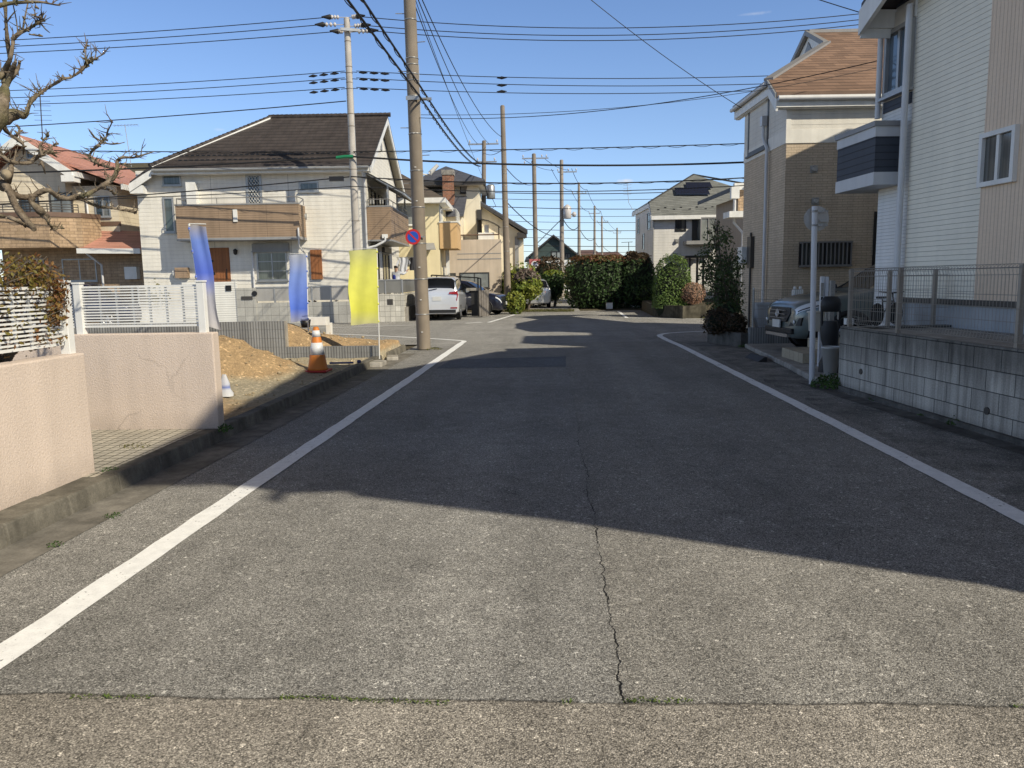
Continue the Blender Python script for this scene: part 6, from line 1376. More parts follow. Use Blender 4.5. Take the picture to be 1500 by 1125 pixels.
tag(m.build('verge_grass', M['lf_olive']), kind='stuff')

# ================================================================= cars
M['tyre'] = plain('tyre', (.018, .018, .018), .85, .1); M['rim'] = plain('alloy', (.45, .45, .46), .3, .05, metal=.8); M['carglass'] = glassy('car_glass', (.008, .009, .010), .03, .9); M['lampred'] = plain('tail_lamp', (.30, .015, .02), .15, .1, spec=.8); M['lampclear'] = glassy('head_lamp', (.72, .74, .76), .05, .9, .2); M['cartrim'] = plain('car_trim', (.02, .02, .021), .55, .1); M['plate'] = plain('plate_white', (.6, .6, .58), .4, .05)
def paint(name, c, metal=.5, rough=.28):
    t = MT(name, rough, metal, .6); t.col(t.scale(c, t.ramp(t.noise(2.5, 3), [(.3, .92), (.7, 1.0)]))); t.b.inputs['Coat Weight'].default_value = .8; t.b.inputs['Coat Roughness'].default_value = .04; return t.m
def car(name, label, loc, rz, st, W, pm, cab, ws, rw, whl, wr_, front=None, rear=None, cladding=False, group=None):
    o = thing(name, label, 'car', loc, rz, group)
    def lerp(a, b, c_, d_, t): return .5 * (2 * b + (c_ - a) * t + (2 * a - 5 * b + 4 * c_ - d_) * t * t + (3 * b - a - 3 * c_ + d_) * t ** 3)
    def stat(i):
        n = len(st); k = max(0, min(int(i), n - 2)); t = i - k; A_ = [st[max(0, min(n - 1, k + j))] for j in (-1, 0, 1, 2)]; return [lerp(*[a[c_] for a in A_], t) for c_ in range(6)]
    def sect(i):
        x, zt, zb, w, wr, z0 = stat(i); zb = min(zb, zt - .02)
        return [(x, 0, z0), (x, w * .85, z0), (x, w * .975, z0 + .10), (x, w, z0 + .5 * (zb - z0)), (x, w * .99, zb - .07), (x, w * .955, zb), (x, wr + (w * .93 - wr) * .45, zb + (zt - zb) * .5), (x, wr, zt - min(.09, (zt - zb) * .3)), (x, wr * .82, zt - min(.02, (zt - zb) * .1)), (x, 0, zt)]
    def S(i, j, sd=1):
        P = sect(i); n = len(P); k = max(0, min(int(j), n - 2)); t = j - k; a = P[k]; b = P[k + 1]; v = [a[c_] + (b[c_] - a[c_]) * t for c_ in range(3)]
        return Vector((v[0], v[1] * sd, v[2]))
    def Nn(i, j, sd):
        a = S(min(i + .05, len(st) - 1), j, sd) - S(max(i - .05, 0), j, sd); b = S(i, min(j + .05, 9), sd) - S(i, max(j - .05, 0), sd); n = a.cross(b)
        if n.length < 1e-9: return Vector((0, 0, 1))
        n.normalize(); c_ = S(i, j, sd) - Vector((S(i, j, sd).x * .8, 0, .7))
        return n if n.dot(c_) > 0 else -n
    N = len(st) - 1; rows = []; js = [0, 1, 1.5, 2, 2.5, 3, 3.5, 4, 4.5, 5, 5.5, 6, 6.5, 7, 7.5, 8, 8.5, 9]
    for q in range(N * 6 + 1): i = q / 6; rows.append([S(i, j, 1) for j in js] + [S(i, j, -1) for j in reversed(js[:-1])])
    m = MB(); m.grid(rows, True); m.face(*rows[0]); m.face(*reversed(rows[-1])); body = m.build('body', pm, o)
    def patch(nm, i0, i1, j0, j1, mat, off=.006, center=False, par=None, ni=10, nj=6, sides=(1, -1)):
        m = MB()
        if center:
            R2 = []
            for a in range(ni + 1):
                i = i0 + (i1 - i0) * a / ni; L_ = [j0 + (9 - j0) * b / nj for b in range(nj + 1)]
                R2.append([S(i, j, 1) + Nn(i, j, 1) * off for j in L_] + [S(i, j, -1) + Nn(i, j, -1) * off for j in reversed(L_[:-1])])
            m.grid(R2)
        else:
            for sd in sides:
                m.grid([[S(i0 + (i1 - i0) * a / ni, j0 + (j1 - j0) * b / nj, sd) + Nn(i0 + (i1 - i0) * a / ni, j0 + (j1 - j0) * b / nj, sd) * off for b in range(nj + 1)] for a in range(ni + 1)])
        return m.build(nm, mat, par or o)
    for a, b in cab:
        for sd in (1, -1): patch('side_window', a, b, 5.12, 6.85, M['carglass'], sides=(sd,))
    patch('windscreen', ws[0], ws[1], 7.5, 9, M['carglass'], .008, center=True); patch('rear_window', rw[0], rw[1], rw[2], 9, M['carglass'], .008, center=True)
    for x in whl:
        for sd in (1, -1):
            y = sd * (W / 2 - .10); m = MB(); m.lathe([(wr_ * .62, -.09), (wr_ * .9, -.1), (wr_, -.07), (wr_, .07), (wr_ * .9, .1), (wr_ * .62, .09)], (x, y, wr_), 24, 'Y'); wh = m.build('wheel', M['tyre'], o)
            m = MB(); yy = y + sd * .085; m.lathe([(wr_ * .64, 0), (wr_ * .64, .012 * sd), (wr_ * .58, .012 * sd), (wr_ * .56, -.03 * sd)], (x, yy, wr_), 24, 'Y')
            for k in range(5):
                a = 2 * pi * k / 5 + .3
                for da in (-.16, .16): m.tube([(x, yy + .002 * sd, wr_), (x + cos(a + da) * wr_ * .6, yy, wr_ + sin(a + da) * wr_ * .6)], .022, 5)
            m.lathe([(0, .012 * sd), (.05, .01 * sd), (.05, -.02 * sd)], (x, yy, wr_), 12, 'Y'); m.build('rim', M['rim'], wh)
            m = MB(); pts = []; 
            for k in range(15): a = pi * k / 14 * 1.15 - .23; pts.append((x + cos(a) * (wr_ * 1.12), sd * (W / 2 - .035), wr_ + sin(a) * (wr_ * 1.12)))
            m.tube(pts, .055 if cladding else .03, 6); m.lathe([(0, 0), (wr_ * 1.12, 0)], (x, sd * (W / 2 - .022), wr_), 24, 'Y'); m.build('wheel_arch', M['cartrim'], o)
    for sd in (1, -1): patch('sill_trim', 2.2, N - 2.2, 1.2, 2.3 if cladding else 1.7, M['cartrim'], .012, sides=(sd,))
    return o, S, patch
van = [(-2.12, .62, .52, .70, .62, .30), (-2.11, .95, .80, .79, .70, .25), (-2.08, 1.15, .98, .83, .70, .24), (-2.0, 1.42, 1.05, .845, .68, .23), (-1.85, 1.60, 1.05, .85, .66, .22), (-1.4, 1.665, 1.03, .85, .66, .20), (-.4, 1.68, 1.0, .85, .67, .2), (.35, 1.64, .98, .85, .66, .2), (.75, 1.5, .97, .85, .64, .2), (1.35, 1.10, .96, .84, .66, .2), (1.8, .95, .86, .80, .68, .2), (2.05, .80, .72, .72, .6, .22), (2.12, .58, .5, .6, .5, .3)]
g = at(641, 467, 29.6)
o, S, patch = car('parked_car', 'silver minivan parked nose-in beside the tiled corner wall, seen from behind', (g.x - .02, 31.4, .02), rad(91.5), van, 1.70, paint('silver_paint', (.66, .67, .69), .3), [(3.9, 5.8), (5.9, 7.9)], (7.75, 8.95), (2.3, 4.0, 6.9), (-1.35, 1.35), .30)
for sd in (1, -1):
    patch('tail_lamp', .85, 2.3, 4.3, 5.1, M['lampred'], .012, sides=(sd,))
    m = MB(); m.prism([(-2.13, sd * .80, .97), (-2.135, sd * .46, .99), (-2.125, sd * .50, 1.07), (-2.09, sd * .80, 1.10)], (.10, 0, 0)); m.build('lamp_wing', M['lampred'], o)
    m = MB(); m.box(-2.135, -2.06, sd * .52, sd * .78, .44, .49); m.build('rear_reflector', M['lampred'], o)
    m = MB(); m.prism([(.95, sd * .86, 1.0), (.95, sd * 1.0, 1.02), (.95, sd * 1.0, 1.16), (.95, sd * .86, 1.14)], (.1, 0, 0)); m.build('wing_mirror', M['rim'], o)
m = MB(); m.box(-2.145, -2.10, -.72, .72, .28, .40); m.build('rear_bumper_trim', M['cartrim'], o)
m = MB(); m.box(-2.135, -2.10, -.165, .165, .74, .90); m.build('number_plate', M['plate'], o)
m = MB(); m.tube([(-1.9, 0, 1.64), (-2.0, 0, 1.70)], .02, 6); m.tube([(-2.09, -.02, 1.2), (-2.12, .3, 1.14)], .012, 5); m.build('rear_wiper', M['cartrim'], o)
hatch = [(-2.0, .62, .55, .7, .6, .3), (-1.98, .95, .85, .8, .68, .24), (-1.9, 1.15, .98, .83, .66, .22), (-1.6, 1.45, .98, .84, .62, .2), (-1.0, 1.52, .96, .85, .62, .2), (-.1, 1.53, .94, .85, .62, .2), (.4, 1.42, .93, .85, .62, .2), (1.05, 1.02, .90, .84, .66, .2), (1.6, .90, .82, .81, .7, .2), (1.9, .74, .68, .74, .62, .2), (2.0, .52, .46, .62, .5, .28)]
nose = at(739, 450, 33.2); hd = rad(-14)
o, S, patch = car('parked_car', 'dark navy hatchback parked sideways behind the metal gate, only its nose showing', (nose.x - 1.95 * cos(hd), 33.6 - 1.95 * sin(hd) + .3, .02), hd, hatch, 1.70, paint('navy_paint', (.012, .014, .03), .2), [(2.9, 4.9), (5.0, 6.5)], (5.95, 7.0), (1.6, 2.9, 7.2), (-1.25, 1.28), .30)
for sd in (1, -1):
    patch('headlight', 8.4, 9.6, 4.3, 5.1, M['lampclear'], .008, sides=(sd,))
m = MB(); m.box(1.97, 2.02, -.5, .5, .4, .55); m.build('grille', M['cartrim'], o); m = MB(); m.box(2.0, 2.035, -.165, .165, .42, .56); m.build('number_plate', M['plate'], o)
g = at(776, 450, 40.5)
o, S, patch = car('parked_car', 'pale silver car half hidden behind the golden shrub', (g.x + .1, 42.6, .02), rad(96), hatch, 1.70, paint('pale_silver_paint', (.50, .51, .52)), [(2.9, 4.9), (5.0, 6.5)], (5.95, 7.0), (1.6, 2.9, 7.2), (-1.25, 1.28), .30)
for sd in (1, -1): m = MB(); m.prism([(-1.98, sd * .78, .80), (-2.0, sd * .5, .80), (-1.99, sd * .5, .92), (-1.9, sd * .8, .95)], (.08, 0, 0)); m.build('tail_lamp', M['lampred'], o)
m = MB(); m.box(-2.02, -1.97, -.165, .165, .55, .71); m.build('number_plate', M['plate'], o)
g = at(105, 415, 27.6)
o, S, patch = car('parked_car', 'dark blue car behind the white lattice fence, only its roof clear of it', (g.x, 27.9, .02), rad(8), van, 1.70, paint('dark_blue_paint', (.015, .02, .05), .2), [(3.9, 5.8), (5.9, 7.9)], (7.75, 8.95), (2.3, 4.0, 6.9), (-1.35, 1.35), .30)
suv = [(-2.3, .75, .62, .74, .62, .42), (-2.28, 1.05, .92, .85, .72, .34), (-2.2, 1.25, 1.08, .90, .72, .30), (-1.85, 1.58, 1.10, .92, .66, .28), (-1.3, 1.67, 1.08, .925, .66, .26), (-.3, 1.69, 1.06, .925, .67, .26), (.25, 1.60, 1.05, .925, .66, .26), (.95, 1.16, 1.04, .92, .74, .26), (1.5, 1.08, .98, .915, .72, .26), (1.93, 1.01, .91, .89, .70, .27), (2.14, .94, .86, .82, .62, .28), (2.265, .84, .77, .68, .52, .29), (2.31, .60, .52, .52, .42, .32)]
hs = rad(186); nx_, ny_ = 4.22, 14.6
o, S, patch = car('parked_suv', 'grey-green SUV nosing out of the carport by the brick-tiled house', (nx_ - 2.3 * cos(hs), ny_ - 2.3 * sin(hs), .09), hs, suv, 1.85, paint('greygreen_paint', (.115, .145, .14), .2, .35), [(3.2, 4.9), (5.0, 6.75)], (6.15, 7.0), (2.1, 3.0, 7.2), (-1.32, 1.40), .35, cladding=True)
m = MB(); m.prism([(2.24, -.38, .57), (2.24, .38, .57), (2.2, .48, .72), (2.17, .44, .83), (2.17, -.44, .83), (2.2, -.48, .72)], (.11, 0, 0)); gq = m.build('grille', M['cartrim'], o, bevel=.01)
m = MB(); 
for z in (.63, .70, .77): m.box(2.325, 2.352, -.34, .34, z, z + .014)
m.build('grille_bar', M['rail_grey'], gq); m = MB(); m.lathe([(.075, 0), (.075, .01), (.06, .014), (.058, .004)], (2.345, 0, .72), 20, 'X'); m.tube([(2.351, -.05, .72), (2.351, .05, .72)], .008, 5); m.tube([(2.351, 0, .665), (2.351, 0, .775)], .008, 5); m.build('emblem', M['rim'], gq)
for sd in (1, -1):
    hl_ = patch('headlight', 8.9, 11.0, 4.1, 5.6, M['lampclear'], .010, sides=(sd,))
    patch('lamp_strip', 9.0, 10.8, 4.3, 4.6, M['cartrim'], .011, par=hl_, sides=(sd,))
    m = MB(); m.prism([(2.28, sd * .48, .50), (2.19, sd * .76, .52), (2.17, sd * .78, .66), (2.24, sd * .52, .62)], (.05, sd * .01, 0)); fl = m.build('fog_lamp_recess', M['cartrim'], o)
    m = MB(); m.lathe([(.035, 0), (.035, .012), (0, .016)], (2.29, sd * .63, .58), 12, 'X'); m.build('fog_lamp', M['lampclear'], fl)
    m = MB(); m.prism([(.75, sd * .93, 1.08), (.75, sd * 1.12, 1.09), (.77, sd * 1.12, 1.24), (.77, sd * .95, 1.22)], (.12, 0, 0)); m.build('wing_mirror', M['cartrim'], o, bevel=.02)
m = MB(); m.box(2.18, 2.345, -.62, .62, .36, .46); m.build('bumper_trim', M['cartrim'], o, bevel=.02); m = MB(); m.box(2.20, 2.36, -.5, .5, .30, .355); m.prism([(2.2, -.62, .32), (2.3, -.52, .32), (2.36, -.5, .36), (2.2, -.66, .42)], (0, 0, .02)); m.build('skid_plate', M['rim'], o); m = MB(); m.box(2.345, 2.37, -.165, .165, .46, .60); m.build('number_plate', M['plate'], o)
m = MB(); [m.tube([(-1.6, sd * .62, 1.70), (.1, sd * .62, 1.70)], .018, 6) for sd in (1, -1)]; m.build('roof_rails', M['cartrim'], o)
# ================================================================= banners and the cone on the lot
def cloth_mat(name, stops, axis='z', rough=.8):
    t = MT(name, rough, spec=.15); x, y, z = t.sep(t.tc.outputs['Generated'])
    t.col(t.scale(t.ramp(z if axis == 'z' else x, stops), t.ramp(t.noise(6, 3), [(.3, .9), (.7, 1.0)]))); return t.m
def banner(label, foot, top, side, w, zb, zt, mat, wob=.03, taper=0.0):
    foot, top = Vector(foot), Vector(top); o = thing('banner_flag', label, 'banner', foot); t = top - foot
    m = MB(); m.tube([(0, 0, 0), t * .5, t], .011, 8); m.tube([t, t + Vector((side * w * .95, 0, -.005))], .006, 6); m.build('pole', M['white'], o)
    rows = []
    for i in range(15):
        f = i / 14; z = zb + (zt - zb) * f; p = t * ((z - foot.z) / t.z); ww = w * (1 - taper * (1 - f)); row = []
        for k in range(9):
            q = k / 8; row.append((p.x + side * ww * q * (1 - .04 * sin(f * 9)), p.y - .012 + wob * (q * sin(f * 7 + q * 3) + .8 * sin(q * 9 + f * 4) * q), p.z + .01 * sin(q * 5) - .02 * q * (1 - f)))
        rows.append(row)
    m = MB(); m.grid(rows); c = m.build('cloth', mat, o)
    for f in (.03, .27, .5, .75, .97):
        z = zb + (zt - zb) * f; p = t * ((z - foot.z) / t.z); m = MB(); m.lathe([(.014, -.02), (.017, 0), (.014, .02)], p, 10); m.build('loop', mat, c)
    return o
b = at(556, 527, 14.0); b.z = .1; tp = at(552, 364, 14.0)
banner('yellow vertical banner on a white pole at the edge of the dirt lot', b, tp, -1, .52, at(540, 474, 14).z, tp.z - .02, cloth_mat('yellow_cloth', [(0, (.62, .60, .30)), (.2, (.78, .77, .12)), (.75, (.80, .79, .18)), (1, (.60, .60, .26))]))
b = at(451, 474, 15.0); b.z = .55; tp = at(449, 371, 15.0)
banner('short blue vertical banner on a white pole on the raised dirt', b, tp, -1, .35, at(440, 470, 15).z, tp.z - .02, cloth_mat('blue_cloth', [(0, (.36, .38, .48)), (.2, (.10, .19, .70)), (.7, (.22, .32, .70)), (1, (.42, .45, .52))]))
b = at(300, 487, 7.27); b.z = 1.04; tp = at(277, 328, 7.27)
banner('slim leaning banner, blue above and pale below, on the end of the short pink wall', b, tp, 1, .17, b.z + .06, tp.z - .02, cloth_mat('blue_white_cloth', [(0, (.52, .50, .50)), (.32, (.42, .42, .48)), (.55, (.10, .16, .60)), (.85, (.16, .25, .62)), (1, (.36, .34, .34))]), .015)
cb = gr(466, 544, .13); o = thing('traffic_cone', 'orange traffic cone with pale bands and red base on the lot', 'cone', cb)
M['orange'] = plain('cone_orange', (.62, .20, .03), .55, .12); M['conered'] = plain('cone_red', (.45, .04, .03), .55, .12)
m = MB(); m.prism([(.19 * cos(pi / 4 + k * pi / 2) * 1.35, .19 * sin(pi / 4 + k * pi / 2) * 1.35, 0) for k in range(4)], (0, 0, .03)); m.build('base', M['conered'], o, bevel=.01)
m = MB(); m.lathe([(.165, .03), (.15, .06), (.045, .68), (.03, .70), (0, .70)], (0, 0, 0), 28); m.build('body', M['orange'], o)
m = MB(); m.lathe([(.117, .268), (.084, .455)], (0, 0, 0), 28); m.lathe([(.070, .545), (.0525, .645)], (0, 0, 0), 28); m.build('reflective_band', M['signwhite'], o)
# white tray, stake, pot, rod and sack on the lot
p = gr(464, 474, .55); p = at(464, 470, 16.6); z0 = p.z - .1; o = thing('plastic_tray', 'white open plastic tray with green dot on the raised dirt', 'tray', (p.x, 16.6, .60))
m = MB(); m.box(-.24, .24, -.15, -.13, 0, .17); m.box(-.24, .24, .13, .15, 0, .17); m.box(-.24, -.22, -.13, .13, 0, .17); m.box(.22, .24, -.13, .13, 0, .17); m.box(-.22, .22, -.13, .13, 0, .02); m.build('tray', M['white'], o); m = MB(); m.lathe([(.03, 0), (.03, .004)], (-.16, -.155, .1), 12, 'Y'); m.build('dot', plain('green_dot', (.05, .35, .1), .5), o)
p = at(482, 474, 17.0); o = thing('stake', 'short thick white boundary stake near the white tray', 'stake', (p.x, 17.0, .35)); m = MB(); m.box(-.06, .06, -.06, .06, 0, p.z - .35 + .02); m.build('post', M['white'], o, bevel=.006)
p = at(448, 482, 15.3); o = thing('pot', 'small black pot half sunk in the raised dirt beside the blue banner', 'pot', (p.x, 15.3, .62)); m = MB(); m.lathe([(.08, 0), (.11, .16), (.09, .16), (.08, .04), (0, .04)], (0, 0, 0), 14); m.build('pot', M['black'], o)
p = gr(500, 533, .14); o = thing('rod', 'short blue-grey rod lying on the gravel by the ribbed retaining wall', 'rod', p); m = MB(); m.tube([(-.2, 0, .015), (.2, .03, .015)], .016, 8); m.build('rod', plain('blue_plastic', (.06, .08, .22), .5), o)
p = gr(526, 532, .14); o = thing('rubble', 'small dark blue lump on the gravel by the kerb', 'rubble', p); m = MB(); m.lathe([(0, 0), (.04, .01), (.035, .05), (0, .06)], (0, 0, 0), 8); m.build('lump', plain('blue_lump', (.04, .05, .14), .6), o)
o = thing('sack', 'crumpled white and blue sack leaning behind the end of the short pink wall', 'sack', (at(328, 546, 9.2).x, 9.2, .14)); m = MB(); rows = []
for i in range(8):
    f = i / 7; row = []
    for k in range(14): a = 2 * pi * k / 14; r = .10 * (1 - f * .75) * (1 + .25 * mnoise.noise(Vector((cos(a) * 2, sin(a) * 2, f * 4)))); row.append((cos(a) * r, sin(a) * r * .7, f * .27))
    rows.append(row)
m.grid(rows, True, True); m.build('sack', cloth_mat('sack_cloth', [(0, (.55, .56, .58)), (.3, (.52, .54, .6)), (.42, (.15, .2, .45)), (.55, (.5, .52, .6)), (1, (.6, .6, .62))]), o)
# broken kerb pieces at the driveway edge
for k, (u, v, s_, lab) in enumerate(((548, 538, .17, 'pale broken kerb stone lying at the gap in the left kerb'), (575, 528, .12, 'smaller broken kerb stone beyond the gap in the left kerb'))):
    p = gr(u, v, 0); o = thing('kerb_stone', lab, 'stone', p, .25 * k); m = MB(); m.prism([(-s_, -.12, 0), (s_ * .9, -.1, 0), (s_, .3, 0), (-s_ * .8, .34, 0)], (0, 0, .10 - .02 * k)); m.build('stone', M['conc'], o, bevel=.02)

# ================================================================= right-hand small things
p = gr(1189, 565); tp = at(1193.5, 302, p.y)
o = thing('sign_pole', 'white round-plate sign pole seen from the back beside the block wall', 'sign pole', p); t = tp - p
M['polewhite'] = plain('pole_white', (.62, .63, .65), .4, .12)
m = MB(); m.tube([(0, 0, -.05), t], .036, 16); m.build('pole', M['polewhite'], o)
c = at(1197.5, 320, p.y + .05) - p
m = MB(); m.lathe([(.165, 0), (.165, .005)], c + Vector((.0, .04, 0)), 40, 'Y'); pl_ = m.build('sign_plate', plain('sign_back', (.50, .48, .45), .5, .2, metal=.3), o)
for dz in (.09, -.09):
    m = MB(); m.box(-.04 + c.x, .07 + c.x, .02, .035 + .0, c.z + dz - .012, c.z + dz + .012); m.lathe([(.04, -.014), (.04, .014)], t * ((c.z + dz) / t.z), 14)
    for q in (.04, .06, .10, .12): m.box(c.x + q - .004, c.x + q + .004, .015, .03, c.z + dz - .016, c.z + dz + .016)
    m.build('clamp', M['steel'], o)
m = MB(); m.box(c.x + .03, c.x + .14, .036, .039, c.z - .045, c.z - .012); m.build('sticker', M['alu'], o)
m = MB(); m.lathe([(.045, 0), (.04, .025), (0, .035)], (0, 0, -.002), 14); m.build('foot', M['conc_dark'], o)
# entrance steps
M['steptile'] = brick('cream_step_tile', (.46, .40, .29), (.42, .36, .26), (.16, .13, .10), .24, .3, 0.0, .006, .12, .3)
o = thing('steps', 'two cream-tiled entrance steps between the SUV and the white pole', 'steps', (4.0, 12.5, .085))
m = MB(); m.box(0, 1.6, 0, 1.15, 0, .165); m.box(.42, 1.6, .1, 1.1, .167, .33); m.build('steps', M['steptile'], o, bevel=.006)
# white gate posts with intercom and letter box
p = at(1203, 530, 12.1); o = thing('gate_post', 'white post with intercom and cream letter box beside the entrance steps', 'gate post', (p.x, 12.1, .085)); zt = at(1203, 405, 12.1).z - .085
m = MB(); m.box(-.055, .0, -.03, .03, 0, zt); m.box(.008, .06, -.03, .03, 0, zt - .004); m.build('post', M['polewhite'], o, bevel=.004)
m = MB(); z_ = at(1200, 427, 12.1).z - .085; m.box(-.058, -.02, -.05, -.03, z_ - .07, z_ + .13); m.build('intercom', M['conc'], o); m = MB(); m.box(-.057, -.025, -.052, -.05, z_ - .13, z_ - .08); m.build('camera', M['black'], o)
z1, z0 = at(1190, 456, 11.9).z - .085, at(1190, 486, 11.9).z - .085
m = MB(); m.prism([(-.22, -.16, z0), (.0, -.16, z0), (.0, -.16, z1 - .03), (-.24, -.16, z1 - .03)], (0, .13, 0)); m.prism([(-.26, -.18, z1 - .03), (.02, -.18, z1 - .03), (.02, -.18, z1), (-.25, -.18, z1)], (0, .16, 0)); m.build('letter_box', plain('letter_cream', (.5, .47, .40), .5, .12), o, bevel=.006)
p = at(1224, 470, 12.4); o = thing('bollard', 'thin beige gate post behind the white double post', 'post', (p.x, 12.6, .085)); m = MB(); m.box(-.035, .035, -.035, .035, 0, at(1224, 411, 12.6).z - .085); m.build('post', M['conc'], o); 
# black covered cart
p = at(1217, 500, 11.3); o = thing('folded_cart', 'black covered folded cart standing behind the white tapered bin', 'cart', (p.x, 11.35, .085)); zt = at(1217, 434, 11.35).z - .085
m = MB(); rows = []
for f, wx, wy, ox in ((0, .15, .12, .02), (.12, .16, .13, .02), (.22, .12, .10, .02), (.32, .10, .09, .01), (.45, .12, .1, 0), (.58, .13, .11, 0), (.68, .11, .09, 0)):
    rows.append([(ox + wx * cos(a) * (1 + .1 * sin(3 * a + f * 9)), wy * sin(a), f * zt) for a in [2 * pi * k / 18 for k in range(18)]])
m.grid(rows, True, True); m.face(*rows[-1]); m.build('body', M['cartrim'], o)
m = MB(); rows = []
for f, wx, wy in ((.80, .115, .08), (.82, .14, .10), (.90, .145, .11), (.96, .13, .10), (1.0, .09, .06)):
    rows.append([(wx * cos(a), wy * sin(a), f * zt) for a in [2 * pi * k / 18 for k in range(18)]])
m.grid(rows, True, True); m.face(*rows[-1]); m.face(*reversed(rows[0])); m.build('hood', M['cartrim'], o)
for s_ in (-1, 1): m = MB(); m.tube([(s_ * .12, 0, .62 * zt), (s_ * .125, 0, .83 * zt)], .02, 8); m.build('arm', M['cartrim'], o)
for s_ in (-1, 1): m = MB(); m.tube([(s_ * .085, -.06, .7 * zt), (s_ * .085, -.06, .8 * zt)], .012, 6); m.build('buckle', M['conc'], o)
# white tapered bin, near; white bin behind; black ramp; small white machine
p = gr(1212, 549, .09); p = Vector((p.x + .04, 11.05, .09)); hb = at(1212, 508, 11.0).z - .09
def bin_(label, p, h, r0, r1):
    o = thing('plastic_bin', label, 'bin', p); m = MB(); m.lathe([(0, .0), (r0, 0), (r1, h * .93), (r1 * 1.06, h * .93), (r1 * 1.08, h), (r1 * .98, h), (r1 * .95, h * .9), (r0 * .9, .03), (0, .03)], (0, 0, 0), 28); m.build('body', plain('bin_white', (.56, .55, .52), .5, .15), o); return o
o = bin_('white tapered plastic bin by the end of the block wall', p, hb, .085, .125)
m = MB(); m.lathe([(0, hb * .86), (.115, hb * .87)], (0, 0, 0), 20); m.build('soil', M['ground'], o)
p = at(1117, 470, 16.95); o = thing('plastic_bin', 'pale lidded plastic bin behind the wire fence, left of the SUV', 'bin', (p.x, 16.95, .09)); hb = at(1117, 443, 16.95).z - .09
m = MB(); m.prism([(-.12, -.12, 0), (.12, -.12, 0), (.12, .12, 0), (-.12, .12, 0)], (0, 0, .02))
m.grid([[(sx * (.115 + .05 * f), sy * (.115 + .05 * f), f * (hb - .07)) for sx, sy in ((-1, -1), (1, -1), (1, 1), (-1, 1))] for f in (0, .5, 1)], False, True); m.build('body', plain('bin_pale', (.42, .43, .45), .5, .15), o); m = MB(); m.box(-.185, .185, -.185, .185, hb - .07, hb); m.build('lid', plain('bin_lid', (.45, .46, .48), .5, .15), o, bevel=.015)
p = gr(1112, 527, 0); o = thing('kerb_ramp', 'black rubber kerb ramp at the carport edge', 'ramp', (3.72, 14.0, 0), rad(3)); m = MB(); m.prism([(-.16, -.4, .004), (.0, -.4, .004), (.0, -.4, .085), (-.05, -.4, .085)], (0, .8, 0)); m.build('ramp', M['cartrim'], o, bevel=.008)
p = at(1170, 436, 17.2); o = thing('water_heater', 'small white appliance on a stand behind the SUV bonnet', 'appliance', (p.x, 17.3, .09)); z0, z1 = at(1170, 437, 17.3).z - .09, at(1170, 424, 17.3).z - .09
m = MB(); m.box(-.10, .10, -.09, .09, z0, z1); [m.lathe([(.03, z1), (.035, z1 + .05), (.02, z1 + .07), (0, z1 + .07)], (x, 0, 0), 10) for x in (-.06, .06)]; m.build('body', M['white'], o, bevel=.008); m = MB(); [m.box(x - .015, x + .015, -.05, .05, 0, z0) for x in (-.08, .08)]; m.box(-.07, .07, -.095, -.089, z0 + .03, z0 + .08); m.build('stand', M['rail_grey'], o)
# child's bicycle and pots behind the mesh fence
p = at(1298, 470, 10.9); o = thing('bicycle', 'small black bicycle behind the mesh fence near the white downpipe', 'bicycle', (p.x, 10.9, .79), rad(35))
for x in (-.22, .22): m = MB(); m.lathe([(.13, -.014), (.15, -.014), (.158, 0), (.15, .014), (.13, .014)], (x, 0, .155), 22, 'Y'); [m.tube([(x, 0, .155), (x + cos(a) * .135, 0, .155 + sin(a) * .135)], .003, 4) for a in [2 * pi * k / 10 for k in range(10)]]; m.build('wheel', M['tyre'], o)
m = MB(); [m.tube([a, b_], .012, 6) for a, b_ in (((-.22, 0, .155), (-.08, 0, .17)), ((-.08, 0, .17), (-.11, 0, .36)), ((-.11, 0, .33), (.14, 0, .33)), ((-.08, 0, .17), (.14, 0, .32)), ((.22, 0, .155), (.13, 0, .40)))]; m.build('frame', M['black'], o)
m = MB(); m.prism([(-.19, -.05, .37), (-.19, .05, .37), (-.03, .015, .37), (-.03, -.015, .37)], (0, 0, .03)); m.build('saddle', M['black'], o, bevel=.01); m = MB(); m.tube([(.13, 0, .40), (.12, 0, .44)], .01, 6); m.tube([(.09, -.18, .46), (.12, 0, .44), (.09, .18, .46)], .01, 6); m.build('handlebar', M['black'], o)
for k, (u, v, Y, lab, mt) in enumerate(((1243, 474, 11.0, 'small square white pot on the wall end behind the mesh fence', 'white'), (1262, 474, 11.0, 'small dark pot behind the mesh fence, left of the bicycle', 'alu_dark'))):
    p = at(u, v, Y); o = thing('pot', lab, 'pot', (p.x, Y, .80)); m = MB(); m.prism([(-.05, -.05, 0), (.05, -.05, 0), (.06, .06, 0), (-.05, .05, 0)], (0, 0, .09)); m.build('pot', M[mt], o, bevel=.006)
p = gr(893, 452.5); o = thing('box', 'small white box on the road edge in front of the big hedge', 'box', (p.x, p.y + .2, 0)); m = MB(); m.box(-.16, .16, -.12, .12, 0, .30); m.build('carton', M['white'], o, bevel=.01); m = MB(); m.box(-.17, .17, -.13, .13, .29, .315); m.build('lid', M['conc'], o)
p = gr(930, 450); o = thing('plastic_bag', 'crumpled white plastic bag at the right end of the hedge', 'bag', (p.x, p.y, .02)); m = MB(); rows = [[(cos(a) * r * (1 + .4 * mnoise.noise(Vector((cos(a) * 2, sin(a) * 2, z * 9)))), sin(a) * r * .6, z + .05 * mnoise.noise(Vector((cos(a), sin(a), 4)))) for a in [2 * pi * k / 14 for k in range(14)]] for r, z in ((.3, 0), (.28, .08), (.16, .16), (.02, .2))]; m.grid(rows, True, True); m.build('bag', M['white'], o)
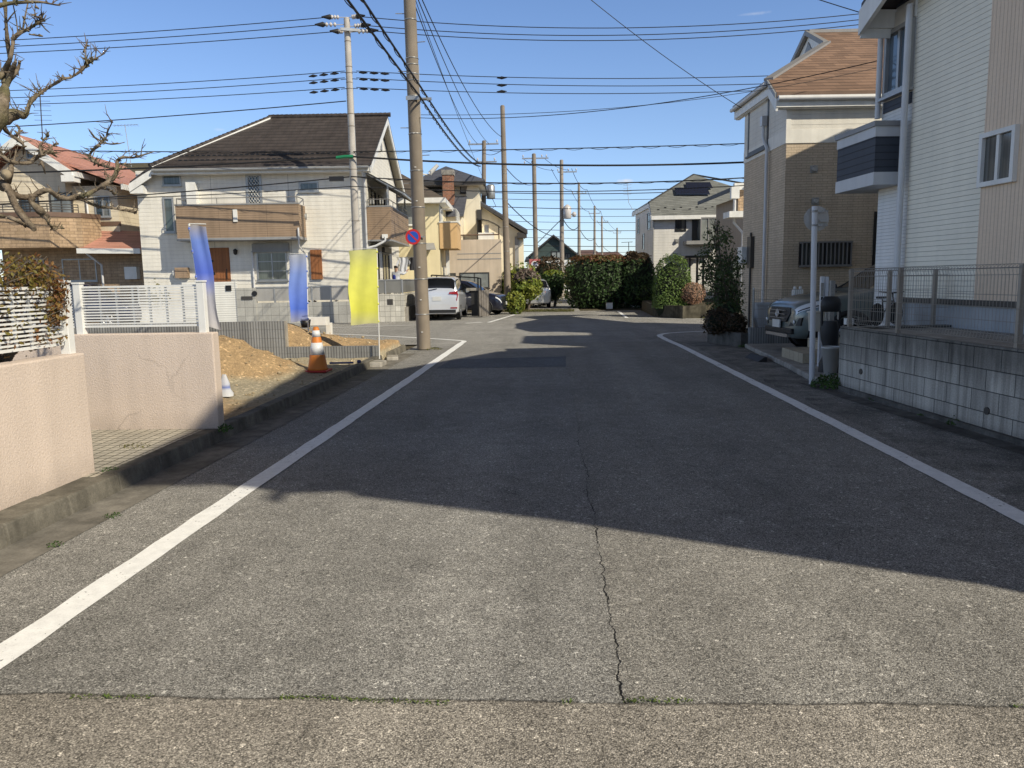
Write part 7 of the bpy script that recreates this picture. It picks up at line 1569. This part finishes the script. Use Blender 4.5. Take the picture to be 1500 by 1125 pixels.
# metal gate and black frame beside the minivan
p = at(709, 463, 31.6); o = thing('metal_gate', 'weathered sheet metal gate leaf beside the dark navy car', 'gate', (p.x, 31.6, 0), rad(35)); zt = at(709, 425, 31.6).z
m = MB(); m.box(-.22, .22, -.02, .02, .04, zt); [m.box(-.22 + .11 * k - .008, -.22 + .11 * k + .008, -.035, -.02, .04, zt) for k in range(5)]; m.build('sheet', plain('weathered_metal', (.26, .23, .20), .5, .35, 5, metal=.3), o)
o = thing('metal_railing', 'black metal gate and handrail frame behind the silver minivan', 'gate', (0, 0, 0)); m = MB()
a, b, c2 = at(632, 403, 32.6), at(700, 407, 32.4), at(704, 408, 32.0)
for q in (a, at(640, 404, 32.6), at(674, 405, 32.5), b, c2): m.box(q.x - .03, q.x + .03, q.y - .03, q.y + .03, 0, q.z)
m.tube([a, b, c2], .03, 6); m.tube([a - Vector((0, 0, .55)), b - Vector((0, 0, .55))], .02, 6); m.build('handrail', M['black'], o)
m = MB(); q0, q1 = at(690, 423, 32.2), at(701, 464, 32.2); m.box(q0.x, q1.x, 32.18, 32.22, .03, q0.z); m.build('leaf', M['cartrim'], o); m = MB(); q = at(692, 424, 32.1); m.box(q.x - .25, q.x + .35, 32.1, 32.17, q.z - .05, q.z + .06); m.build('notice_plate', M['conc'], o)

# ================================================================= the person hanging laundry on the terrace
def skin(name, joints, edges, mat, parent=None, lvl=2):
    me = bpy.data.meshes.new(name); me.from_pydata([j[0] for j in joints], edges, []); o = bpy.data.objects.new(name, me); COL.objects.link(o)
    md = o.modifiers.new('Skin', 'SKIN'); md.use_smooth_shade = True
    for i, j in enumerate(joints): me.skin_vertices[0].data[i].radius = (j[1], j[2] if len(j) > 2 else j[1]); me.skin_vertices[0].data[i].use_root = (i == 0)
    s = o.modifiers.new('Sub', 'SUBSURF'); s.levels = lvl; s.render_levels = lvl
    me.materials.append(mat)
    if parent: o.parent = parent
    return o
SKINM = plain('skin', (.42, .25, .17), .6, .08)
pp = at(581, 412, 32.6); zg = .55
o = thing('person', 'dark-haired person in a blue and white top reaching up to the laundry, back turned', 'person', (pp.x, 32.6, zg), rad(-20))
def mk(n): return None
J = [((0, 0, .88), .13, .10), ((0, .0, 1.02), .12, .09), ((0, .01, 1.20), .145, .10), ((0, .01, 1.32), .12, .08), ((0, .0, 1.40), .05), ((0, -.01, 1.48), .075, .085), ((0, -.01, 1.56), .085, .095), ((0, 0, 1.62), .06, .07),
     ((.16, .01, 1.33), .055), ((.26, .16, 1.28), .042), ((.32, .36, 1.42), .034), ((.33, .42, 1.46), .03), ((-.16, .01, 1.33), .055), ((-.22, .06, 1.10), .042), ((-.10, .26, 1.06), .034), ((-.06, .31, 1.07), .03),
     ((.09, 0, .82), .085), ((.095, .02, .46), .06), ((.095, -.02, .09), .042), ((.10, .12, .035), .038), ((-.09, 0, .82), .085), ((-.095, .02, .46), .06), ((-.095, -.02, .09), .042), ((-.10, .12, .035), .038)]
E_g = [(0, 1), (1, 2), (2, 3), (3, 4), (4, 5), (5, 6), (6, 7), (3, 8), (8, 9), (9, 10), (10, 11), (3, 12), (12, 13), (13, 14), (14, 15), (0, 16), (16, 17), (17, 18), (18, 19), (0, 20), (20, 21), (21, 22), (22, 23)]
for root, dirv in ((11, Vector((.05, .9, .42))), (15, Vector((.4, .8, .1)))):
    c = Vector(J[root][0]); dv = dirv.normalized(); sd = dv.cross(Vector((0, 0, 1))).normalized()
    for k in range(4):
        a = c + dv * .04 + sd * (.018 * (k - 1.5)); i0 = len(J); L_ = (.055, .065, .062, .048)[k]
        J += [(tuple(a), .009), (tuple(a + dv * L_ * .6), .008), (tuple(a + dv * L_ + Vector((0, 0, -.02))), .006)]; E_g += [(root, i0), (i0, i0 + 1), (i0 + 1, i0 + 2)]
    i0 = len(J); a = c + sd * -.03 + dv * .01; J += [(tuple(a), .010), (tuple(a + dv * .03 - sd * .012), .008)]; E_g += [(root, i0), (i0, i0 + 1)]
skin('body', J, E_g, SKINM, o)
clo = plain('white_shirt', (.62, .63, .66), .8, .1); blu = plain('blue_vest', (.03, .05, .30), .8, .1); trs = plain('grey_trousers', (.30, .29, .28), .85, .15)
skin('shirt', [((0, .005, 1.0), .15, .115), ((0, .012, 1.20), .165, .12), ((0, .012, 1.33), .135, .095), ((0, .0, 1.385), .065), ((.165, .01, 1.33), .072), ((.26, .16, 1.28), .056), ((.31, .32, 1.39), .046), ((-.165, .01, 1.33), .072), ((-.22, .06, 1.10), .056), ((-.12, .23, 1.065), .046), ((0, 0, .9), .155, .12)], [(0, 1), (1, 2), (2, 3), (2, 4), (4, 5), (5, 6), (2, 7), (7, 8), (8, 9), (0, 10)], clo, o)
skin('vest', [((-.03, -.01, 1.02), .148, .12), ((-.035, 0, 1.18), .155, .122), ((-.05, 0, 1.29), .11, .1), ((-.03, -.01, .92), .15, .12)], [(0, 1), (1, 2), (0, 3)], blu, o)
skin('trousers', [((0, 0, .90), .145, .115), ((.09, 0, .80), .1), ((.095, .02, .46), .075), ((.095, -.015, .12), .062), ((-.09, 0, .80), .1), ((-.095, .02, .46), .075), ((-.095, -.015, .12), .062)], [(0, 1), (1, 2), (2, 3), (0, 4), (4, 5), (5, 6)], trs, o)
skin('hair', [((0, -.035, 1.50), .075, .07), ((0, -.025, 1.575), .096, .10), ((0, -.01, 1.635), .075, .08)], [(0, 1), (1, 2)], plain('dark_hair', (.015, .012, .01), .6, .1), o)
m = MB()
for s_ in (-1, 1): m.lathe([(0, 0), (.011, .004), (0, .009)], (s_ * .032, .082, 1.555), 8, 'Y')
m.build('eyes', M['black'], o)
# laundry rack and clothes
rk = at(598, 385, 33.0); o = thing('laundry_rack', 'thin metal laundry pole rack on the terrace', 'rack', (rk.x, 33.0, zg)); h = at(598, 377, 33).z - zg
m = MB(); m.tube([(-.5, 0, h), (.75, 0, h)], .014, 6); m.tube([(-.5, .3, h - .35), (.75, .3, h - .35)], .012, 6); [m.tube([(x, .1, 0), (x, .1, h)], .016, 6) for x in (-.45, .7)]; [m.tube([(x, 0, h), (x, .3, h - .35)], .012, 6) for x in (-.45, .7)]; m.build('rack', M['alu'], o)
def laundry(label, x, w, z1, L, mat, sleeves=False):
    o = thing('laundry', label, 'laundry', (rk.x + x, 33.0, zg + z1)); rows = []
    for i in range(9):
        f = i / 8; ww = w * (1 - .1 * sin(f * 3)); rows.append([((q - .5) * ww + .02 * sin(f * 6), .03 * sin(q * 11 + f * 2) - .02, -L * f) for q in [k / 10 for k in range(11)]])
    m = MB(); m.grid(rows)
    if sleeves:
        for s_ in (-1, 1): m.grid([[(s_ * w * .45, -.01, -.02), (s_ * w * .8, 0, -.22), (s_ * w * .85, 0, -.34)], [(s_ * w * .45, .02, -.22), (s_ * w * .65, .02, -.3), (s_ * w * .72, .02, -.38)]])
    m.build('cloth', mat, o)
laundry('white shirt hanging on the laundry rack beside the person', -.2, .38, h, .62, clo, True); laundry('white towel hanging on the laundry rack, nearest the tall pole', .52, .42, h - .35, .75, clo); laundry('dark shirt hanging on the laundry rack', .22, .34, h, .55, plain('dark_shirt', (.03, .03, .035), .8), True); laundry('pale blue towel at the right end of the laundry rack', .62, .2, h, .5, plain('teal_towel', (.12, .3, .36), .8))

# ================================================================= sky, sun, camera
SUNDIR = Vector((cos(AZ) * cos(EL), -sin(AZ) * cos(EL), sin(EL)))      # toward the sun
W_ = bpy.data.worlds.new('World'); SC.world = W_; W_.use_nodes = True; nt = W_.node_tree; bg = nt.nodes['Background']
sky = nt.nodes.new('ShaderNodeTexSky'); sky.sky_type = 'NISHITA'; sky.sun_disc = False; sky.sun_elevation = EL; sky.sun_rotation = atan2(SUNDIR.x, SUNDIR.y)
sky.altitude = 30; sky.air_density = 1.0; sky.dust_density = .2; sky.ozone_density = 2.6
tc = nt.nodes.new('ShaderNodeTexCoord')
def wmath(op, a, b=0.0):
    n = nt.nodes.new('ShaderNodeMath'); n.operation = op
    for i, v in enumerate((a, b)):
        if isinstance(v, bpy.types.NodeSocket): nt.links.new(v, n.inputs[i])
        else: n.inputs[i].default_value = v
    return n.outputs[0]
hs = nt.nodes.new('ShaderNodeHueSaturation'); hs.inputs['Saturation'].default_value = 1.08; nt.links.new(sky.outputs[0], hs.inputs['Color'])
sz = nt.nodes.new('ShaderNodeSeparateXYZ'); nt.links.new(tc.outputs['Generated'], sz.inputs[0])
er = nt.nodes.new('ShaderNodeMapRange'); er.interpolation_type = 'SMOOTHSTEP'; nt.links.new(sz.outputs[2], er.inputs[0]); er.inputs[1].default_value = .34; er.inputs[2].default_value = .62; er.inputs[3].default_value = 1.03; er.inputs[4].default_value = .23  # sky dimmed above the view to keep shaded ground dark
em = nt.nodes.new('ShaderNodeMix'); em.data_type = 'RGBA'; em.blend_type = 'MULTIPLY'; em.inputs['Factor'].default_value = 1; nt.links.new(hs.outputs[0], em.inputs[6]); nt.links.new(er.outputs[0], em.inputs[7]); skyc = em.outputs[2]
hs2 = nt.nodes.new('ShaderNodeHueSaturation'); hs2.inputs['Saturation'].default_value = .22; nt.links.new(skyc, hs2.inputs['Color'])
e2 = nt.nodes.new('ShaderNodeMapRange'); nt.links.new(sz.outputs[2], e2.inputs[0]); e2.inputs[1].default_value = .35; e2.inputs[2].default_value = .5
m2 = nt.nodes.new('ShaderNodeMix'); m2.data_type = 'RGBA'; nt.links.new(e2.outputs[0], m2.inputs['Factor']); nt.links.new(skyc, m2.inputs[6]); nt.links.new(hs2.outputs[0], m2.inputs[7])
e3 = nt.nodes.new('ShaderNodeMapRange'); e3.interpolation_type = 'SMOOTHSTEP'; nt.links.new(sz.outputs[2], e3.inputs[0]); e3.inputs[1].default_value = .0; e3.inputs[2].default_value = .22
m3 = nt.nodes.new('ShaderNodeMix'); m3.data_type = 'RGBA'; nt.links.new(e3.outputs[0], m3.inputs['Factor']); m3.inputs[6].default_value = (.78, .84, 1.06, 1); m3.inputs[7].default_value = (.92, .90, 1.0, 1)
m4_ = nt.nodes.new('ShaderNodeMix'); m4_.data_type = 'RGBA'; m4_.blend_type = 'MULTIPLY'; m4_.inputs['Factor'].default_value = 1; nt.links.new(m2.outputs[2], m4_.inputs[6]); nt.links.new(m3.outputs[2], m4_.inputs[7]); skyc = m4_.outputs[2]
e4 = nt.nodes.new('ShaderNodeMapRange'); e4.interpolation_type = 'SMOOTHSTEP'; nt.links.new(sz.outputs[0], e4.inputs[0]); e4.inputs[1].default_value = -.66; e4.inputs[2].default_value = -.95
m5 = nt.nodes.new('ShaderNodeMix'); m5.data_type = 'RGBA'; nt.links.new(e4.outputs[0], m5.inputs['Factor']); m5.inputs[6].default_value = (1, 1, 1, 1); m5.inputs[7].default_value = (1.95, 1.85, 1.8, 1)  # sky brightened far left, out of view, to light walls facing that way
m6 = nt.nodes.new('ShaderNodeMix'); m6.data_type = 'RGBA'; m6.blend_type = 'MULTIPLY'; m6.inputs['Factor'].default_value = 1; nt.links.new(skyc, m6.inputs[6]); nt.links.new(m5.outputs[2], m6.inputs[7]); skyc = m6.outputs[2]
cl = None
for (u, v, su, sv) in ((916, 265, .0125, .0032), (322, 190, .008, .002), (1105, 20, .02, .002)):      # the few small scraps of cloud
    d = ray(u, v).normalized(); mp = nt.nodes.new('ShaderNodeVectorMath'); mp.operation = 'SUBTRACT'; nt.links.new(tc.outputs['Generated'], mp.inputs[0]); mp.inputs[1].default_value = d
    sx = nt.nodes.new('ShaderNodeVectorMath'); sx.operation = 'MULTIPLY'; nt.links.new(mp.outputs[0], sx.inputs[0]); sx.inputs[1].default_value = (1 / su, 1 / su, 1 / sv)
    ln = nt.nodes.new('ShaderNodeVectorMath'); ln.operation = 'LENGTH'; nt.links.new(sx.outputs[0], ln.inputs[0])
    nz = nt.nodes.new('ShaderNodeTexNoise'); nz.inputs['Scale'].default_value = 160; nz.inputs['Detail'].default_value = 5; nt.links.new(tc.outputs['Generated'], nz.inputs['Vector'])
    k = wmath('SUBTRACT', 1.45, wmath('ADD', ln.outputs['Value'], wmath('MULTIPLY', nz.outputs['Fac'], .9))); k.node.use_clamp = True; k = wmath('MULTIPLY', k, .8 if v == 265 else .25)
    cl = k if cl is None else wmath('MAXIMUM', cl, k)
mx = nt.nodes.new('ShaderNodeMix'); mx.data_type = 'RGBA'; nt.links.new(cl, mx.inputs['Factor']); nt.links.new(skyc, mx.inputs[6]); mx.inputs[7].default_value = (5.5, 5.6, 5.9, 1)
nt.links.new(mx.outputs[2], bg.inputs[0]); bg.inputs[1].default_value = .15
L = bpy.data.lights.new('Sun', 'SUN'); L.energy = 5.0; L.angle = rad(.53); L.color = (1.0, .915, .74)
lo = bpy.data.objects.new('Sun', L); COL.objects.link(lo); lo.rotation_euler = (-SUNDIR).to_track_quat('-Z', 'Y').to_euler(); lo.location = SUNDIR * 60
cam = bpy.data.cameras.new('Camera'); co = bpy.data.objects.new('Camera', cam); COL.objects.link(co)
co.matrix_world = Matrix.Translation(EYE) @ CAMR.to_4x4(); cam.sensor_width = 36; cam.lens = F / 1500 * 36; cam.clip_start = .05; cam.clip_end = 4000
SC.camera = co
SC.view_settings.view_transform = 'Standard'; SC.view_settings.look = 'None'; SC.view_settings.exposure = 0; SC.view_settings.gamma = 1
SC.render.resolution_x, SC.render.resolution_y = 1024, 768
SC.cycles.max_bounces = 6; SC.cycles.use_denoising = True
